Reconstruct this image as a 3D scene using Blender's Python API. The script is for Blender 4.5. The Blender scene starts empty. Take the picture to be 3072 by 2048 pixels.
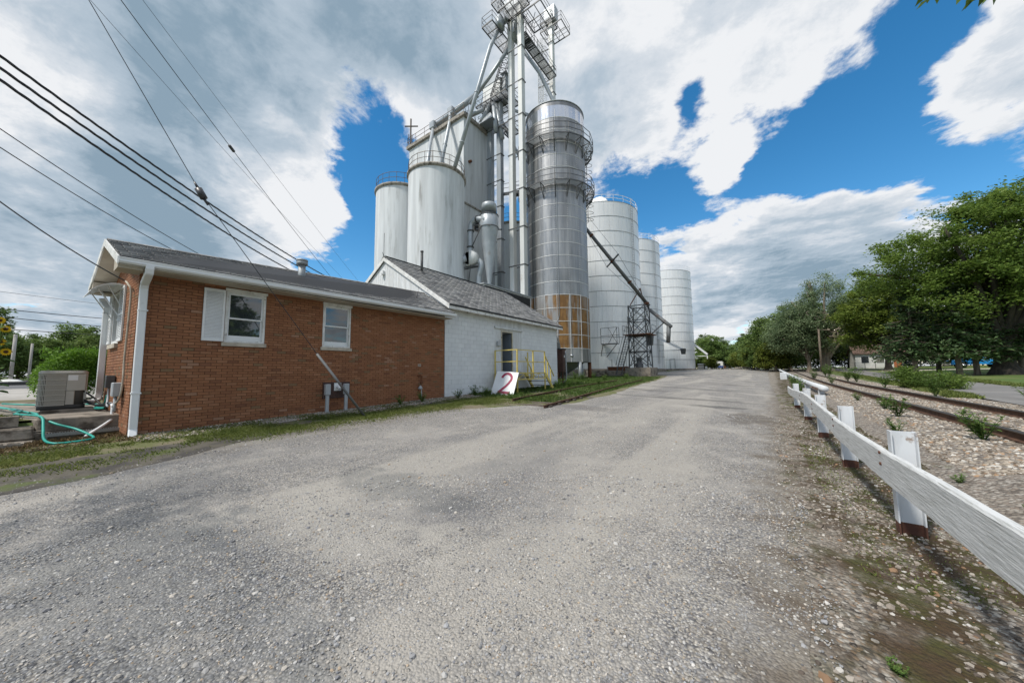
import bpy, math, random
import numpy as np
from mathutils import Vector, Matrix

random.seed(7)
RNG = np.random.default_rng(11)
SC = bpy.context.scene
COL = SC.collection
R = math.radians

# ------------------------------------------------------------------ camera
cam_d = bpy.data.cameras.new("camera")
cam_d.sensor_width = 36.0
cam_d.lens = 12.0
cam_d.clip_start = 0.05
cam_d.clip_end = 3000.0
cam = bpy.data.objects.new("camera", cam_d)
COL.objects.link(cam)
cam.location = (0, 0, 1.5)
cam.rotation_mode = 'QUATERNION'
cam.rotation_quaternion = (Matrix.Rotation(R(36.084), 3, 'Z') @ Matrix.Rotation(R(95.003), 3, 'X')
                           @ Matrix.Rotation(R(-0.5844), 3, 'Z')).to_quaternion()
SC.camera = cam

# ------------------------------------------------------------------ sun, exposure
SUN_DIR = Vector((-0.20, -0.55, 0.81)).normalized()      # towards the sun
sun_d = bpy.data.lights.new("sun", 'SUN')
sun_d.energy = 3.5
sun_d.angle = R(7.0)
sun_d.color = (1.0, 0.95, 0.87)
sun = bpy.data.objects.new("sun", sun_d)
COL.objects.link(sun)
sun.rotation_mode = 'QUATERNION'
sun.rotation_quaternion = SUN_DIR.to_track_quat('Z', 'Y')
sun.location = (0, 0, 60)

vs = SC.view_settings
vs.view_transform = 'Standard'
vs.look = 'None'
vs.exposure = 0.12
vs.gamma = 1.0
vs.use_curve_mapping = False
SC.cycles.max_bounces = 6
SC.cycles.diffuse_bounces = 3
SC.cycles.glossy_bounces = 3
SC.cycles.transparent_max_bounces = 6

# ------------------------------------------------------------------ world: blue sky with broken cumulus
world = bpy.data.worlds.new("World")
SC.world = world
world.use_nodes = True
wt = world.node_tree
wt.nodes.clear()


class NT:
    """short hand for building a node tree"""
    def __init__(s, tree):
        s.t = tree

    def new(s, typ, **kw):
        n = s.t.nodes.new(typ)
        for k, v in kw.items():
            setattr(n, k, v)
        return n

    def put(s, sock, v):
        if v is None:
            return
        if isinstance(v, bpy.types.NodeSocket):
            s.t.links.new(v, sock)
        else:
            sock.default_value = v

    def math(s, op, a, b=None, c=None, clamp=False):
        n = s.new('ShaderNodeMath', operation=op, use_clamp=clamp)
        s.put(n.inputs[0], a)
        s.put(n.inputs[1], b)
        s.put(n.inputs[2], c)
        return n.outputs[0]

    def vec(s, op, a, b=None, scale=None):
        n = s.new('ShaderNodeVectorMath', operation=op)
        s.put(n.inputs[0], a)
        s.put(n.inputs[1], b)
        if scale is not None:
            s.put(n.inputs['Scale'], scale)
        return n.outputs['Value'] if op in ('DOT_PRODUCT', 'LENGTH', 'DISTANCE') else n.outputs[0]

    def noise(s, v, scale, detail=4, rough=.55, dist=0.0, out=0):
        n = s.new('ShaderNodeTexNoise')
        s.put(n.inputs['Vector'], v)
        n.inputs['Scale'].default_value = scale
        n.inputs['Detail'].default_value = detail
        n.inputs['Roughness'].default_value = rough
        n.inputs['Distortion'].default_value = dist
        return n.outputs[out]

    def voro(s, v, scale, feature='F1', out='Distance', rnd=1.0):
        n = s.new('ShaderNodeTexVoronoi', feature=feature)
        s.put(n.inputs['Vector'], v)
        n.inputs['Scale'].default_value = scale
        n.inputs['Randomness'].default_value = rnd
        return n.outputs[out]

    def ramp(s, f, lo, hi, a=0.0, b=1.0, smooth=True):
        n = s.new('ShaderNodeMapRange', interpolation_type='SMOOTHSTEP' if smooth else 'LINEAR')
        s.put(n.inputs[0], f)
        n.inputs[1].default_value = lo
        n.inputs[2].default_value = hi
        n.inputs[3].default_value = a
        n.inputs[4].default_value = b
        return n.outputs[0]

    def mix(s, f, a, b, blend='MIX'):
        n = s.new('ShaderNodeMix', data_type='RGBA', blend_type=blend)
        s.put(n.inputs[0], f)
        s.put(n.inputs[6], tuple(a) + (1,) if isinstance(a, (tuple, list)) and len(a) == 3 else a)
        s.put(n.inputs[7], tuple(b) + (1,) if isinstance(b, (tuple, list)) and len(b) == 3 else b)
        return n.outputs[2]


w = NT(wt)
geo = w.new('ShaderNodeTexCoord')
d0 = w.vec('NORMALIZE', geo.outputs['Generated'])
sep = w.new('ShaderNodeSeparateXYZ')
w.put(sep.inputs[0], d0)
zc = w.math('ADD', w.math('MAXIMUM', sep.outputs[2], 0.0), 0.16)
comb = w.new('ShaderNodeCombineXYZ')
w.put(comb.inputs[0], w.math('DIVIDE', sep.outputs[0], zc))
w.put(comb.inputs[1], w.math('DIVIDE', sep.outputs[1], zc))
flat = comb.outputs[0]                      # the plane of the cloud layer
wob = w.vec('SUBTRACT', w.noise(flat, 1.6, 6, .62, 0, 1), (.5, .5, .5))
dw = w.vec('NORMALIZE', w.vec('ADD', d0, w.vec('SCALE', wob, None, .22)))

# where the cloud banks and the blue gaps stand (unit directions, spread, weight)
COVER = [
    (-0.7228, 0.4252, 0.5447, 0.100, -0.95),
    (-0.7760, 0.4332, 0.4584, 0.090, -0.80),
    (-0.7772, 0.4906, 0.3942, 0.100, -0.90),
    (-0.6434, 0.4410, 0.6257, 0.060, -0.50),
    (-0.8631, 0.4262, 0.2710, 0.090, -0.80),
    (-0.8050, 0.5213, 0.2832, 0.120, -0.90),
    (-0.7937, 0.2878, 0.5359, 0.035, -0.60),
    (-0.7138, 0.5037, 0.4866, 0.100, -0.80),
    (-0.6873, 0.3773, 0.6207, 0.050, -0.50),
    (-0.6126, 0.7518, 0.2438, 0.200, -0.40),
    (-0.2546, 0.8567, 0.4486, 0.080, -1.00),
    (-0.1838, 0.8932, 0.4105, 0.070, -0.90),
    (-0.1382, 0.8710, 0.4715, 0.075, -0.70),
    (-0.1491, 0.9091, 0.3890, 0.060, -0.60),
    (-0.0304, 0.9200, 0.3908, 0.080, -0.75),
    (0.0123, 0.8866, 0.4623, 0.090, -0.80),
    (0.1006, 0.8820, 0.4603, 0.090, -0.85),
    (0.1672, 0.9006, 0.4013, 0.090, -0.85),
    (0.2003, 0.8629, 0.4641, 0.080, -0.80),
    (0.2209, 0.8276, 0.5159, 0.075, -0.80),
    (0.2391, 0.7985, 0.5525, 0.070, -0.70),
    (0.2746, 0.8974, 0.3455, 0.090, -0.80),
    (0.3233, 0.8912, 0.3183, 0.120, -0.70),
    (0.2346, 0.9142, 0.3304, 0.100, -0.70),
    (0.2837, 0.7926, 0.5398, 0.050, -0.50),
    (0.2731, 0.8249, 0.4950, 0.040, -0.50),
    (0.3131, 0.8585, 0.4062, 0.030, -0.40),
    (-0.0763, 0.8011, 0.5936, 0.045, -1.10),
    (-0.0984, 0.8266, 0.5541, 0.035, -0.80),
    (0.0187, 0.8319, 0.5546, 0.030, -0.40),
    (0.1115, 0.8479, 0.5183, 0.030, -0.40),
    (0.0772, 0.9192, 0.3862, 0.080, -0.60),
    (-0.0248, 0.9960, 0.0853, 0.050, -0.30),
    (-0.3565, 0.6061, 0.7110, 0.350, 0.45),
    (-0.1634, 0.7552, 0.6348, 0.180, 0.50),
    (0.0587, 0.8007, 0.5962, 0.160, 0.50),
    (-0.0521, 0.8610, 0.5060, 0.070, 0.50),
    (-0.0286, 0.8729, 0.4870, 0.040, 0.40),
    (-0.8435, 0.0992, 0.5279, 0.500, 0.50),
    (-0.9405, 0.0393, 0.3376, 0.350, 0.40),
    (-0.8844, 0.2752, 0.3770, 0.150, 0.50),
    (-0.8727, 0.3408, 0.3498, 0.100, 0.45),
    (-0.7544, 0.3172, 0.5746, 0.050, 0.50),
    (-0.6173, 0.4867, 0.6181, 0.070, 0.60),
    (-0.7792, 0.3447, 0.5234, 0.050, 0.40),
    (0.3075, 0.8421, 0.4430, 0.150, 0.75),
    (0.2744, 0.8593, 0.4315, 0.090, 0.60),
    (0.3173, 0.8138, 0.4869, 0.100, 0.50),
    (0.2962, 0.8746, 0.3838, 0.060, 0.40),
    (-0.0398, 0.8824, 0.4688, 0.045, 1.00),
    (-0.0843, 0.9450, 0.3159, 0.090, 0.60),
    (0.0556, 0.9567, 0.2858, 0.130, 0.80),
    (0.1840, 0.9429, 0.2778, 0.140, 0.80),
    (0.2649, 0.9210, 0.2857, 0.090, 0.40),
    (0.0794, 0.9790, 0.1879, 0.150, 0.60),
    (-0.0813, 0.9817, 0.1721, 0.120, 0.50),
]
SHADE = [
    (-0.8665, 0.0248, 0.4986, 0.280, 0.42),
    (-0.8132, 0.1982, 0.5473, 0.200, 0.42),
    (-0.6384, 0.3252, 0.6976, 0.220, 0.30),
    (-0.5143, 0.4844, 0.7077, 0.180, 0.25),
    (-0.9105, 0.1262, 0.3938, 0.140, 0.40),
    (-0.9273, 0.0106, 0.3740, 0.140, 0.35),
    (-0.9764, -0.0060, 0.2157, 0.200, 0.25),
    (-0.8951, -0.0488, 0.4433, 0.120, -0.50),
    (-0.9068, 0.0139, 0.4213, 0.100, -0.40),
    (-0.8655, 0.1727, 0.4703, 0.080, -0.30),
    (-0.8678, 0.3382, 0.3640, 0.120, -0.50),
    (-0.8783, 0.2466, 0.4095, 0.100, -0.35),
    (-0.6225, 0.4812, 0.6171, 0.080, -0.60),
    (-0.7931, 0.2551, 0.5531, 0.040, -0.50),
    (-0.7733, 0.3342, 0.5388, 0.060, -0.30),
    (-0.9429, 0.0895, 0.3209, 0.100, -0.20),
    (-0.9511, -0.0379, 0.3066, 0.080, -0.30),
    (-0.1194, 0.7207, 0.6829, 0.120, -0.25),
    (0.0688, 0.7997, 0.5964, 0.200, -0.15),
    (-0.0540, 0.8710, 0.4884, 0.100, -0.30),
    (-0.2397, 0.7560, 0.6092, 0.120, 0.25),
    (0.3085, 0.8485, 0.4300, 0.200, -0.15),
    (-0.2934, 0.6921, 0.6594, 0.120, 0.20),
    (-0.0705, 0.9471, 0.3132, 0.080, -0.40),
    (0.0849, 0.9483, 0.3059, 0.100, -0.30),
    (0.2268, 0.9230, 0.3110, 0.100, -0.25),
    (0.0499, 0.9828, 0.1780, 0.140, 0.60),
    (0.1828, 0.9564, 0.2276, 0.100, 0.20),
    (-0.0581, 0.9777, 0.2016, 0.080, 0.25),
    (-0.0158, 0.9921, 0.1246, 0.070, -0.35),
    (0.1592, 0.9623, 0.2203, 0.100, 0.10),
    (-0.1027, 0.9793, 0.1745, 0.060, 0.30),
]


def bumps(lst, base):
    acc = base
    for (dx, dy, dz, s_, wgt) in lst:
        k = 2.0 / (s_ * s_)
        dt = w.vec('DOT_PRODUCT', dw, (dx, dy, dz))
        e = w.math('POWER', math.e, w.math('MULTIPLY_ADD', dt, k, -k))
        acc = w.math('MULTIPLY_ADD', e, wgt, acc)
    return acc


n_big = w.noise(flat, 1.15, 10, .60, .15)
n_fine = w.noise(flat, 4.4, 9, .66, .25)
so = (SUN_DIR.x * .10, SUN_DIR.y * .10, 0)
n_lit = w.noise(w.vec('ADD', flat, so), 1.15, 8, .60, .15)
n_lit2 = w.noise(w.vec('ADD', flat, (so[0] * .35, so[1] * .35, 0)), 4.4, 7, .66, .25)
cover = bumps(COVER, 0.42)
cover = w.math('MULTIPLY_ADD', w.math('SUBTRACT', n_big, .5), 2.3, cover)
cover = w.math('MULTIPLY_ADD', w.math('SUBTRACT', n_fine, .5), 2.7, cover)
mask = w.ramp(cover, 0.04, 0.58)
dark = bumps(SHADE, 0.0)
dark = w.math('ADD', dark, w.ramp(cover, .35, 1.6, 0, .40, False))
n_sh = w.noise(w.vec('ADD', flat, (3.1, 1.7, 0)), 1.5, 6, .55, .2)
dark = w.math('MULTIPLY_ADD', w.math('SUBTRACT', n_sh, .5), 1.9, dark)
dark = w.math('MULTIPLY_ADD', w.math('SUBTRACT', n_fine, .5), .25, dark)
dark = w.math('MULTIPLY_ADD', w.math('SUBTRACT', n_lit, n_big), 2.2, dark)
dark = w.math('MULTIPLY_ADD', w.math('SUBTRACT', n_lit2, n_fine), 1.4, dark)
dark = w.math('MINIMUM', w.math('MAXIMUM', dark, 0.0), 1.0)
cloud = w.mix(w.ramp(dark, 0.0, .30), (.95, .97, 1.0), (.72, .78, .85))
cloud = w.mix(w.ramp(dark, .25, .62), cloud, (.50, .60, .70))
cloud = w.mix(w.ramp(dark, .55, 1.1), cloud, (.27, .385, .49))
sky = w.new('ShaderNodeTexSky', sky_type='NISHITA')
sky.sun_disc = False
sky.sun_elevation = math.asin(SUN_DIR.z)
sky.sun_rotation = math.atan2(SUN_DIR.x, SUN_DIR.y)
sky.altitude = 200
sky.air_density = 1.0
sky.dust_density = 0.12
sky.ozone_density = 2.0
hs = w.new('ShaderNodeHueSaturation')
hs.inputs['Saturation'].default_value = 1.35
hs.inputs['Hue'].default_value = 0.492
hs.inputs['Value'].default_value = 1.55
w.put(hs.inputs['Color'], sky.outputs[0])
b_sky = w.new('ShaderNodeBackground')
w.put(b_sky.inputs[0], hs.outputs[0])
b_sky.inputs[1].default_value = 0.10
b_cl = w.new('ShaderNodeBackground')
w.put(b_cl.inputs[0], cloud)
b_cl.inputs[1].default_value = 0.84
mx = w.new('ShaderNodeMixShader')
w.put(mx.inputs[0], mask)
wt.links.new(b_sky.outputs[0], mx.inputs[1])
wt.links.new(b_cl.outputs[0], mx.inputs[2])
wo = w.new('ShaderNodeOutputWorld')
wt.links.new(mx.outputs[0], wo.inputs[0])
world.cycles.sampling_method = 'MANUAL'
world.cycles.sample_map_resolution = 512

# ------------------------------------------------------------------ materials
MATS = {}


def mat(name, col, rough=.75, metal=0.0, col2=None, scale=3.0, lo=.38, hi=.62, stretch=(1, 1, 1), dirt=None, dscale=1.0,
        dlo=.5, dhi=.75, dstretch=(1, 1, 1), damt=1.0, bump=0.0, bscale=60.0, bstretch=(1, 1, 1), var=0.0, tint=None, spec=.4, obj=False):
    """plain procedural surface: two-tone noise, a dirt layer, per piece variation, fine relief"""
    m = bpy.data.materials.new(name)
    m.use_nodes = True
    t = m.node_tree
    t.nodes.clear()
    n = NT(t)
    if obj:
        pos = n.new('ShaderNodeTexCoord').outputs['Object']
    else:
        pos = n.new('ShaderNodeNewGeometry').outputs['Position']
    c = tuple(col) + (1,)
    if col2 is not None:
        f = n.ramp(n.noise(n.vec('MULTIPLY', pos, stretch), scale, 6, .6), lo, hi)
        c = n.mix(f, col, col2)
    if var or tint:
        oi = n.new('ShaderNodeObjectInfo').outputs['Random']
        isl = n.new('ShaderNodeNewGeometry').outputs['Random Per Island']
        rr = n.math('FRACT', n.math('ADD', oi, isl))
        if tint:
            # list of colours picked per piece
            cr = n.new('ShaderNodeValToRGB')
            cr.color_ramp.interpolation = 'CONSTANT'
            els = cr.color_ramp.elements
            while len(els) < len(tint):
                els.new(1.0)
            acc = 0.0
            tot = sum(q[1] for q in tint)
            for e, (tc, tw) in zip(els, tint):
                e.position = acc / tot
                e.color = tuple(tc) + (1,)
                acc += tw
            n.put(cr.inputs[0], rr)
            c = n.mix(.5, cr.outputs[0], c) if col2 is not None else cr.outputs[0]
        if var:
            r2 = n.math('FRACT', n.math('MULTIPLY', rr, 37.7))
            hv = n.new('ShaderNodeHueSaturation')
            n.put(hv.inputs['Color'], c)
            n.put(hv.inputs['Value'], n.ramp(r2, 0, 1, 1 - var, 1 + var, False))
            c = hv.outputs[0]
    if dirt is not None:
        f = n.ramp(n.noise(n.vec('MULTIPLY', pos, dstretch), dscale, 7, .65), dlo, dhi, 0, damt)
        c = n.mix(f, c, dirt)
    bs = n.new('ShaderNodeBsdfPrincipled')
    n.put(bs.inputs['Base Color'], c)
    bs.inputs['Roughness'].default_value = rough
    bs.inputs['Metallic'].default_value = metal
    bs.inputs['Specular IOR Level'].default_value = spec
    if bump:
        bp = n.new('ShaderNodeBump')
        bp.inputs['Strength'].default_value = 1.0
        bp.inputs['Distance'].default_value = bump
        n.put(bp.inputs['Height'], n.noise(n.vec('MULTIPLY', pos, bstretch), bscale, 4, .6))
        n.put(bs.inputs['Normal'], bp.outputs[0])
    o = n.new('ShaderNodeOutputMaterial')
    t.links.new(bs.outputs[0], o.inputs[0])
    MATS[name] = m
    return m


def leaf_mat(name, cols, trans=.35, nscale=.6, rough=.55):
    m = bpy.data.materials.new(name)
    m.use_nodes = True
    t = m.node_tree
    t.nodes.clear()
    n = NT(t)
    g = n.new('ShaderNodeNewGeometry')
    oi = n.new('ShaderNodeObjectInfo').outputs['Random']
    cr = n.new('ShaderNodeValToRGB')
    els = cr.color_ramp.elements
    while len(els) < len(cols):
        els.new(1.0)
    for i, e in enumerate(els):
        e.position = i / (len(cols) - 1)
        e.color = tuple(cols[i]) + (1,)
    f = n.math('MULTIPLY_ADD', g.outputs['Random Per Island'], .55,
               n.math('MULTIPLY', n.ramp(n.noise(g.outputs['Position'], nscale, 3), .3, .7, 0, 1, False), .45))
    n.put(cr.inputs[0], f)
    hv = n.new('ShaderNodeHueSaturation')
    n.put(hv.inputs['Color'], cr.outputs[0])
    n.put(hv.inputs['Value'], n.ramp(oi, 0, 1, .85, 1.15, False))
    bs = n.new('ShaderNodeBsdfPrincipled')
    n.put(bs.inputs['Base Color'], hv.outputs[0])
    bs.inputs['Roughness'].default_value = rough
    bs.inputs['Specular IOR Level'].default_value = .3
    tr = n.new('ShaderNodeBsdfTranslucent')
    n.put(tr.inputs['Color'], hv.outputs[0])
    ms = n.new('ShaderNodeMixShader')
    ms.inputs[0].default_value = trans
    t.links.new(bs.outputs[0], ms.inputs[1])
    t.links.new(tr.outputs[0], ms.inputs[2])
    o = n.new('ShaderNodeOutputMaterial')
    t.links.new(ms.outputs[0], o.inputs[0])
    MATS[name] = m
    return m


# ------------------------------------------------------------------ mesh building
def V(*a):
    return np.array(a, float)


def nrm(v):
    v = np.asarray(v, float)
    l = np.linalg.norm(v)
    return v / l if l > 1e-9 else v


def frame(dirv, up=(0, 0, 1)):
    z = nrm(dirv)
    u = np.asarray(up, float)
    if abs(z @ u) > .98:
        u = V(0, 1, 0) if abs(z[1]) < .9 else V(1, 0, 0)
    x = nrm(np.cross(u, z))
    y = np.cross(z, x)
    return x, y, z


class MB:
    """collects simple solids; build() links them as one mesh object"""
    def __init__(s):
        s.v = []
        s.f = []
        s.n = 0

    def add(s, v, f):
        v = np.asarray(v, float).reshape(-1, 3)
        s.v.append(v)
        o = s.n
        s.f.extend([tuple(i + o for i in q) for q in f])
        s.n += len(v)
        return s

    BOXF = [(0, 3, 2, 1), (4, 5, 6, 7), (0, 1, 5, 4), (1, 2, 6, 5), (2, 3, 7, 6), (3, 0, 4, 7)]

    def box(s, x0, x1, y0, y1, z0, z1):
        return s.add([(x0, y0, z0), (x1, y0, z0), (x1, y1, z0), (x0, y1, z0), (x0, y0, z1), (x1, y0, z1), (x1, y1, z1), (x0, y1, z1)], MB.BOXF)

    def hexa(s, p):
        return s.add(p, MB.BOXF)

    def beam(s, p0, p1, wx, wy=None, up=(0, 0, 1)):
        wy = wx if wy is None else wy
        p0 = V(*p0)
        p1 = V(*p1)
        x, y, z = frame(p1 - p0, up)
        a, b = x * wx / 2, y * wy / 2
        return s.add([p0 - a - b, p0 + a - b, p0 + a + b, p0 - a + b, p1 - a - b, p1 + a - b, p1 + a + b, p1 - a + b], MB.BOXF)

    def cyl(s, p0, p1, r0, r1=None, n=10, cap=True):
        r1 = r0 if r1 is None else r1
        p0 = V(*p0)
        p1 = V(*p1)
        x, y, z = frame(p1 - p0)
        a = np.arange(n) * 2 * math.pi / n
        ring = np.outer(np.cos(a), x) + np.outer(np.sin(a), y)
        v = np.vstack([p0 + ring * r0, p1 + ring * r1])
        f = [(i, (i + 1) % n, n + (i + 1) % n, n + i) for i in range(n)]
        if cap:
            f += [tuple(range(n))[::-1], tuple(range(n, 2 * n))]
        return s.add(v, f)

    def tube(s, pts, r, n=8, cap=True):
        pts = [V(*p) for p in pts]
        rs = r if isinstance(r, (list, tuple, np.ndarray)) else [r] * len(pts)
        a = np.arange(n) * 2 * math.pi / n
        vs_ = []
        px = None
        for i, p in enumerate(pts):
            t = pts[min(i + 1, len(pts) - 1)] - pts[max(i - 1, 0)]
            z = nrm(t)
            if px is None:
                x, y, _ = frame(t)
            else:
                x = px - z * (px @ z)
                x = nrm(x) if np.linalg.norm(x) > 1e-6 else frame(t)[0]
                y = np.cross(z, x)
            px = x
            vs_.append(p + (np.outer(np.cos(a), x) + np.outer(np.sin(a), y)) * rs[i])
        f = []
        for k in range(len(pts) - 1):
            for i in range(n):
                f.append((k * n + i, k * n + (i + 1) % n, (k + 1) * n + (i + 1) % n, (k + 1) * n + i))
        if cap:
            f += [tuple(range(n))[::-1], tuple(range((len(pts) - 1) * n, len(pts) * n))]
        return s.add(np.vstack(vs_), f)

    def lathe(s, c, prof, n=24, a0=0.0, a1=2 * math.pi, cap=False):
        """profile [(radius, z)] turned about the vertical through c"""
        full = abs(a1 - a0 - 2 * math.pi) < 1e-6
        m = n if full else n + 1
        a = a0 + np.arange(m) * (a1 - a0) / n
        v = []
        for (r, z) in prof:
            v.append(np.c_[c[0] + r * np.cos(a), c[1] + r * np.sin(a), np.full(m, c[2] + z)])
        f = []
        for k in range(len(prof) - 1):
            for i in range(n):
                j = (i + 1) % m
                f.append((k * m + i, k * m + j, (k + 1) * m + j, (k + 1) * m + i))
        if cap and full:
            f += [tuple(range(m))[::-1], tuple(range((len(prof) - 1) * m, len(prof) * m))]
        return s.add(np.vstack(v), f)

    def ext(s, poly, o, ax, ay, p1):
        """polygon (2d, in axes ax, ay about o) extruded to the same polygon about p1"""
        o = V(*o)
        p1 = V(*p1)
        ax = V(*ax)
        ay = V(*ay)
        q = np.array([ax * a + ay * b for a, b in poly])
        n = len(poly)
        f = [(i, (i + 1) % n, n + (i + 1) % n, n + i) for i in range(n)]
        f += [tuple(range(n))[::-1], tuple(range(n, 2 * n))]
        return s.add(np.vstack([o + q, p1 + q]), f)

    def build(s, name, m, parent=None, smooth=False, bevel=0.0, **props):
        me = bpy.data.meshes.new(name)
        v = np.vstack(s.v) if s.v else np.zeros((0, 3))
        me.from_pydata(v.tolist(), [], s.f)
        return finish(me, name, m, parent, smooth, bevel, **props)


def finish(me, name, m, parent=None, smooth=False, bevel=0.0, **props):
    me.materials.append(MATS[m] if isinstance(m, str) else m)
    if smooth:
        me.shade_smooth() if smooth is True else me.shade_auto_smooth(angle=R(smooth)) if hasattr(me, 'shade_auto_smooth') else me.shade_smooth()
    me.update()
    o = bpy.data.objects.new(name, me)
    COL.objects.link(o)
    if parent is not None:
        o.parent = parent
        o.matrix_parent_inverse = Matrix.Translation(-Vector(parent.location))
    if bevel:
        b = o.modifiers.new("edge", 'BEVEL')
        b.width = bevel
        b.segments = 1
        b.limit_method = 'ANGLE'
    for k, val in props.items():
        o[k] = val
    return o


def quick_mesh(name, verts, faces_n, loops):
    """fast mesh from numpy arrays: all faces have faces_n corners"""
    me = bpy.data.meshes.new(name)
    nv = len(verts)
    nf = len(loops) // faces_n
    me.vertices.add(nv)
    me.vertices.foreach_set('co', np.asarray(verts, np.float32).ravel())
    me.loops.add(nf * faces_n)
    me.loops.foreach_set('vertex_index', np.asarray(loops, np.int32))
    me.polygons.add(nf)
    me.polygons.foreach_set('loop_start', np.arange(0, nf * faces_n, faces_n, dtype=np.int32))
    me.update(calc_edges=True)
    return me


def thing(name, label, cat, loc=(0, 0, 0), group=None):
    o = bpy.data.objects.new(name, None)
    COL.objects.link(o)
    o.location = loc
    o.empty_display_size = .2
    o['label'] = label
    o['category'] = cat
    if group:
        o['group'] = group
    return o


def tag(o, label, cat, group=None):
    o['label'] = label
    o['category'] = cat
    if group:
        o['group'] = group
    return o


def struct(o, label=None):
    o['kind'] = 'structure'
    if label:
        o['label'] = label
    return o


def piece(me, name, parent, mw):
    """one object sharing mesh data, placed by a world matrix"""
    o = bpy.data.objects.new(name, me)
    COL.objects.link(o)
    o.parent = parent
    o.matrix_parent_inverse = Matrix.Translation(-Vector(parent.location))
    o.matrix_basis = mw
    return o


def copy_tree(src, loc, rz=0.0, sc=1.0, label=None):
    c = src.copy()
    COL.objects.link(c)
    c.location = loc
    c.rotation_euler = (0, 0, rz)
    c.scale = (sc, sc, sc) if not isinstance(sc, (tuple, list)) else sc
    if label:
        c['label'] = label
    for ch in src.children:
        d = ch.copy()
        COL.objects.link(d)
        d.parent = c
        d.matrix_parent_inverse = ch.matrix_parent_inverse
        for g in ch.children:
            e = g.copy()
            COL.objects.link(e)
            e.parent = d
            e.matrix_parent_inverse = g.matrix_parent_inverse
    return c


def bez(p, n=24):
    """Catmull-Rom through points"""
    p = [V(*q) for q in p]
    p = [2 * p[0] - p[1]] + p + [2 * p[-1] - p[-2]]
    out = []
    for i in range(1, len(p) - 2):
        for k in range(n):
            t = k / n
            a, b, c, d = p[i - 1], p[i], p[i + 1], p[i + 2]
            out.append(.5 * ((2 * b) + (-a + c) * t + (2 * a - 5 * b + 4 * c - d) * t * t + (-a + 3 * b - 3 * c + d) * t ** 3))
    out.append(p[-2])
    return out


def hash2(x, y, s=0.0):
    v = np.sin(x * 127.1 + y * 311.7 + s * 74.7) * 43758.5453
    return v - np.floor(v)


def vnoise(x, y, s=0.0):
    x = np.asarray(x, float)
    y = np.asarray(y, float)
    xi, yi = np.floor(x), np.floor(y)
    fx, fy = x - xi, y - yi
    fx = fx * fx * (3 - 2 * fx)
    fy = fy * fy * (3 - 2 * fy)
    a, b = hash2(xi, yi, s), hash2(xi + 1, yi, s)
    c, d = hash2(xi, yi + 1, s), hash2(xi + 1, yi + 1, s)
    return (a * (1 - fx) + b * fx) * (1 - fy) + (c * (1 - fx) + d * fx) * fy


def fbm(x, y, s=0.0, o=4):
    a, t, k = 0, 0, 1.0
    for i in range(o):
        a = a + vnoise(np.asarray(x) * 2 ** i, np.asarray(y) * 2 ** i, s + i) * k
        t += k
        k *= .55
    return a / t

# ================================================================== ground levels
HX = np.array([-400, -60, -30, -12.25, -11.95, -11, -8.5, -4, 1, 2.2, 6.5, 14, 30, 400], float)
HY = np.array([-60, -2, 1.2, 10, 20, 35, 55, 80, 105, 150, 420], float)
HT = np.array([
    # -60   -2   1.2   10   20   35   55   80  105  150  420
    [1.0, 1.0, 1.0, 1.0, 1.0, 1.0, 1.2, 1.4, 1.6, 1.8, 2.2],      # -400
    [.95, .95, .95, .95, .95, .95, 1.1, 1.3, 1.5, 1.7, 2.2],      # -60
    [.70, .70, .70, .70, .70, .75, 1.0, 1.3, 1.5, 1.7, 2.2],      # -30
    [.55, .60, .58, .58, .60, .70, .98, 1.25, 1.48, 1.6, 2.2],    # -12.25
    [.10, .12, .19, .45, .58, .70, .97, 1.24, 1.47, 1.6, 2.2],    # -11.95
    [.08, .10, .19, .42, .55, .66, .95, 1.22, 1.46, 1.55, 2.2],   # -11
    [.03, .04, .08, .30, .50, .62, .92, 1.2, 1.45, 1.55, 2.2],    # -8.5
    [.0, .0, .02, .12, .25, .45, .80, 1.12, 1.42, 1.52, 2.1],     # -4
    [.0, .0, .0, .0, .02, .10, .40, .80, 1.15, 1.42, 2.0],        # 1
    [.02, .02, .02, .03, .05, .12, .42, .82, 1.16, 1.42, 2.0],    # 2.2
    [.18, .18, .18, .20, .22, .28, .50, .90, 1.25, 1.5, 2.0],     # 6.5
    [.22, .22, .22, .24, .28, .36, .62, 1.2, 1.5, 1.65, 2.1],     # 14
    [.3, .3, .3, .3, .35, .5, .85, 1.45, 1.75, 1.9, 2.3],         # 30
    [.6, .6, .6, .6, .7, .8, 1.1, 1.6, 1.9, 2.0, 2.6]], float)    # 400


def H(x, y):
    x = np.clip(np.asarray(x, float), HX[0], HX[-1] - 1e-6)
    y = np.clip(np.asarray(y, float), HY[0], HY[-1] - 1e-6)
    i = np.clip(np.searchsorted(HX, x, 'right') - 1, 0, len(HX) - 2)
    j = np.clip(np.searchsorted(HY, y, 'right') - 1, 0, len(HY) - 2)
    fx = (x - HX[i]) / (HX[i + 1] - HX[i])
    fy = (y - HY[j]) / (HY[j + 1] - HY[j])
    return (HT[i, j] * (1 - fx) * (1 - fy) + HT[i + 1, j] * fx * (1 - fy) + HT[i, j + 1] * (1 - fx) * fy + HT[i + 1, j + 1] * fx * fy)


def hz(x, y):
    return float(H(x, y))


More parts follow.
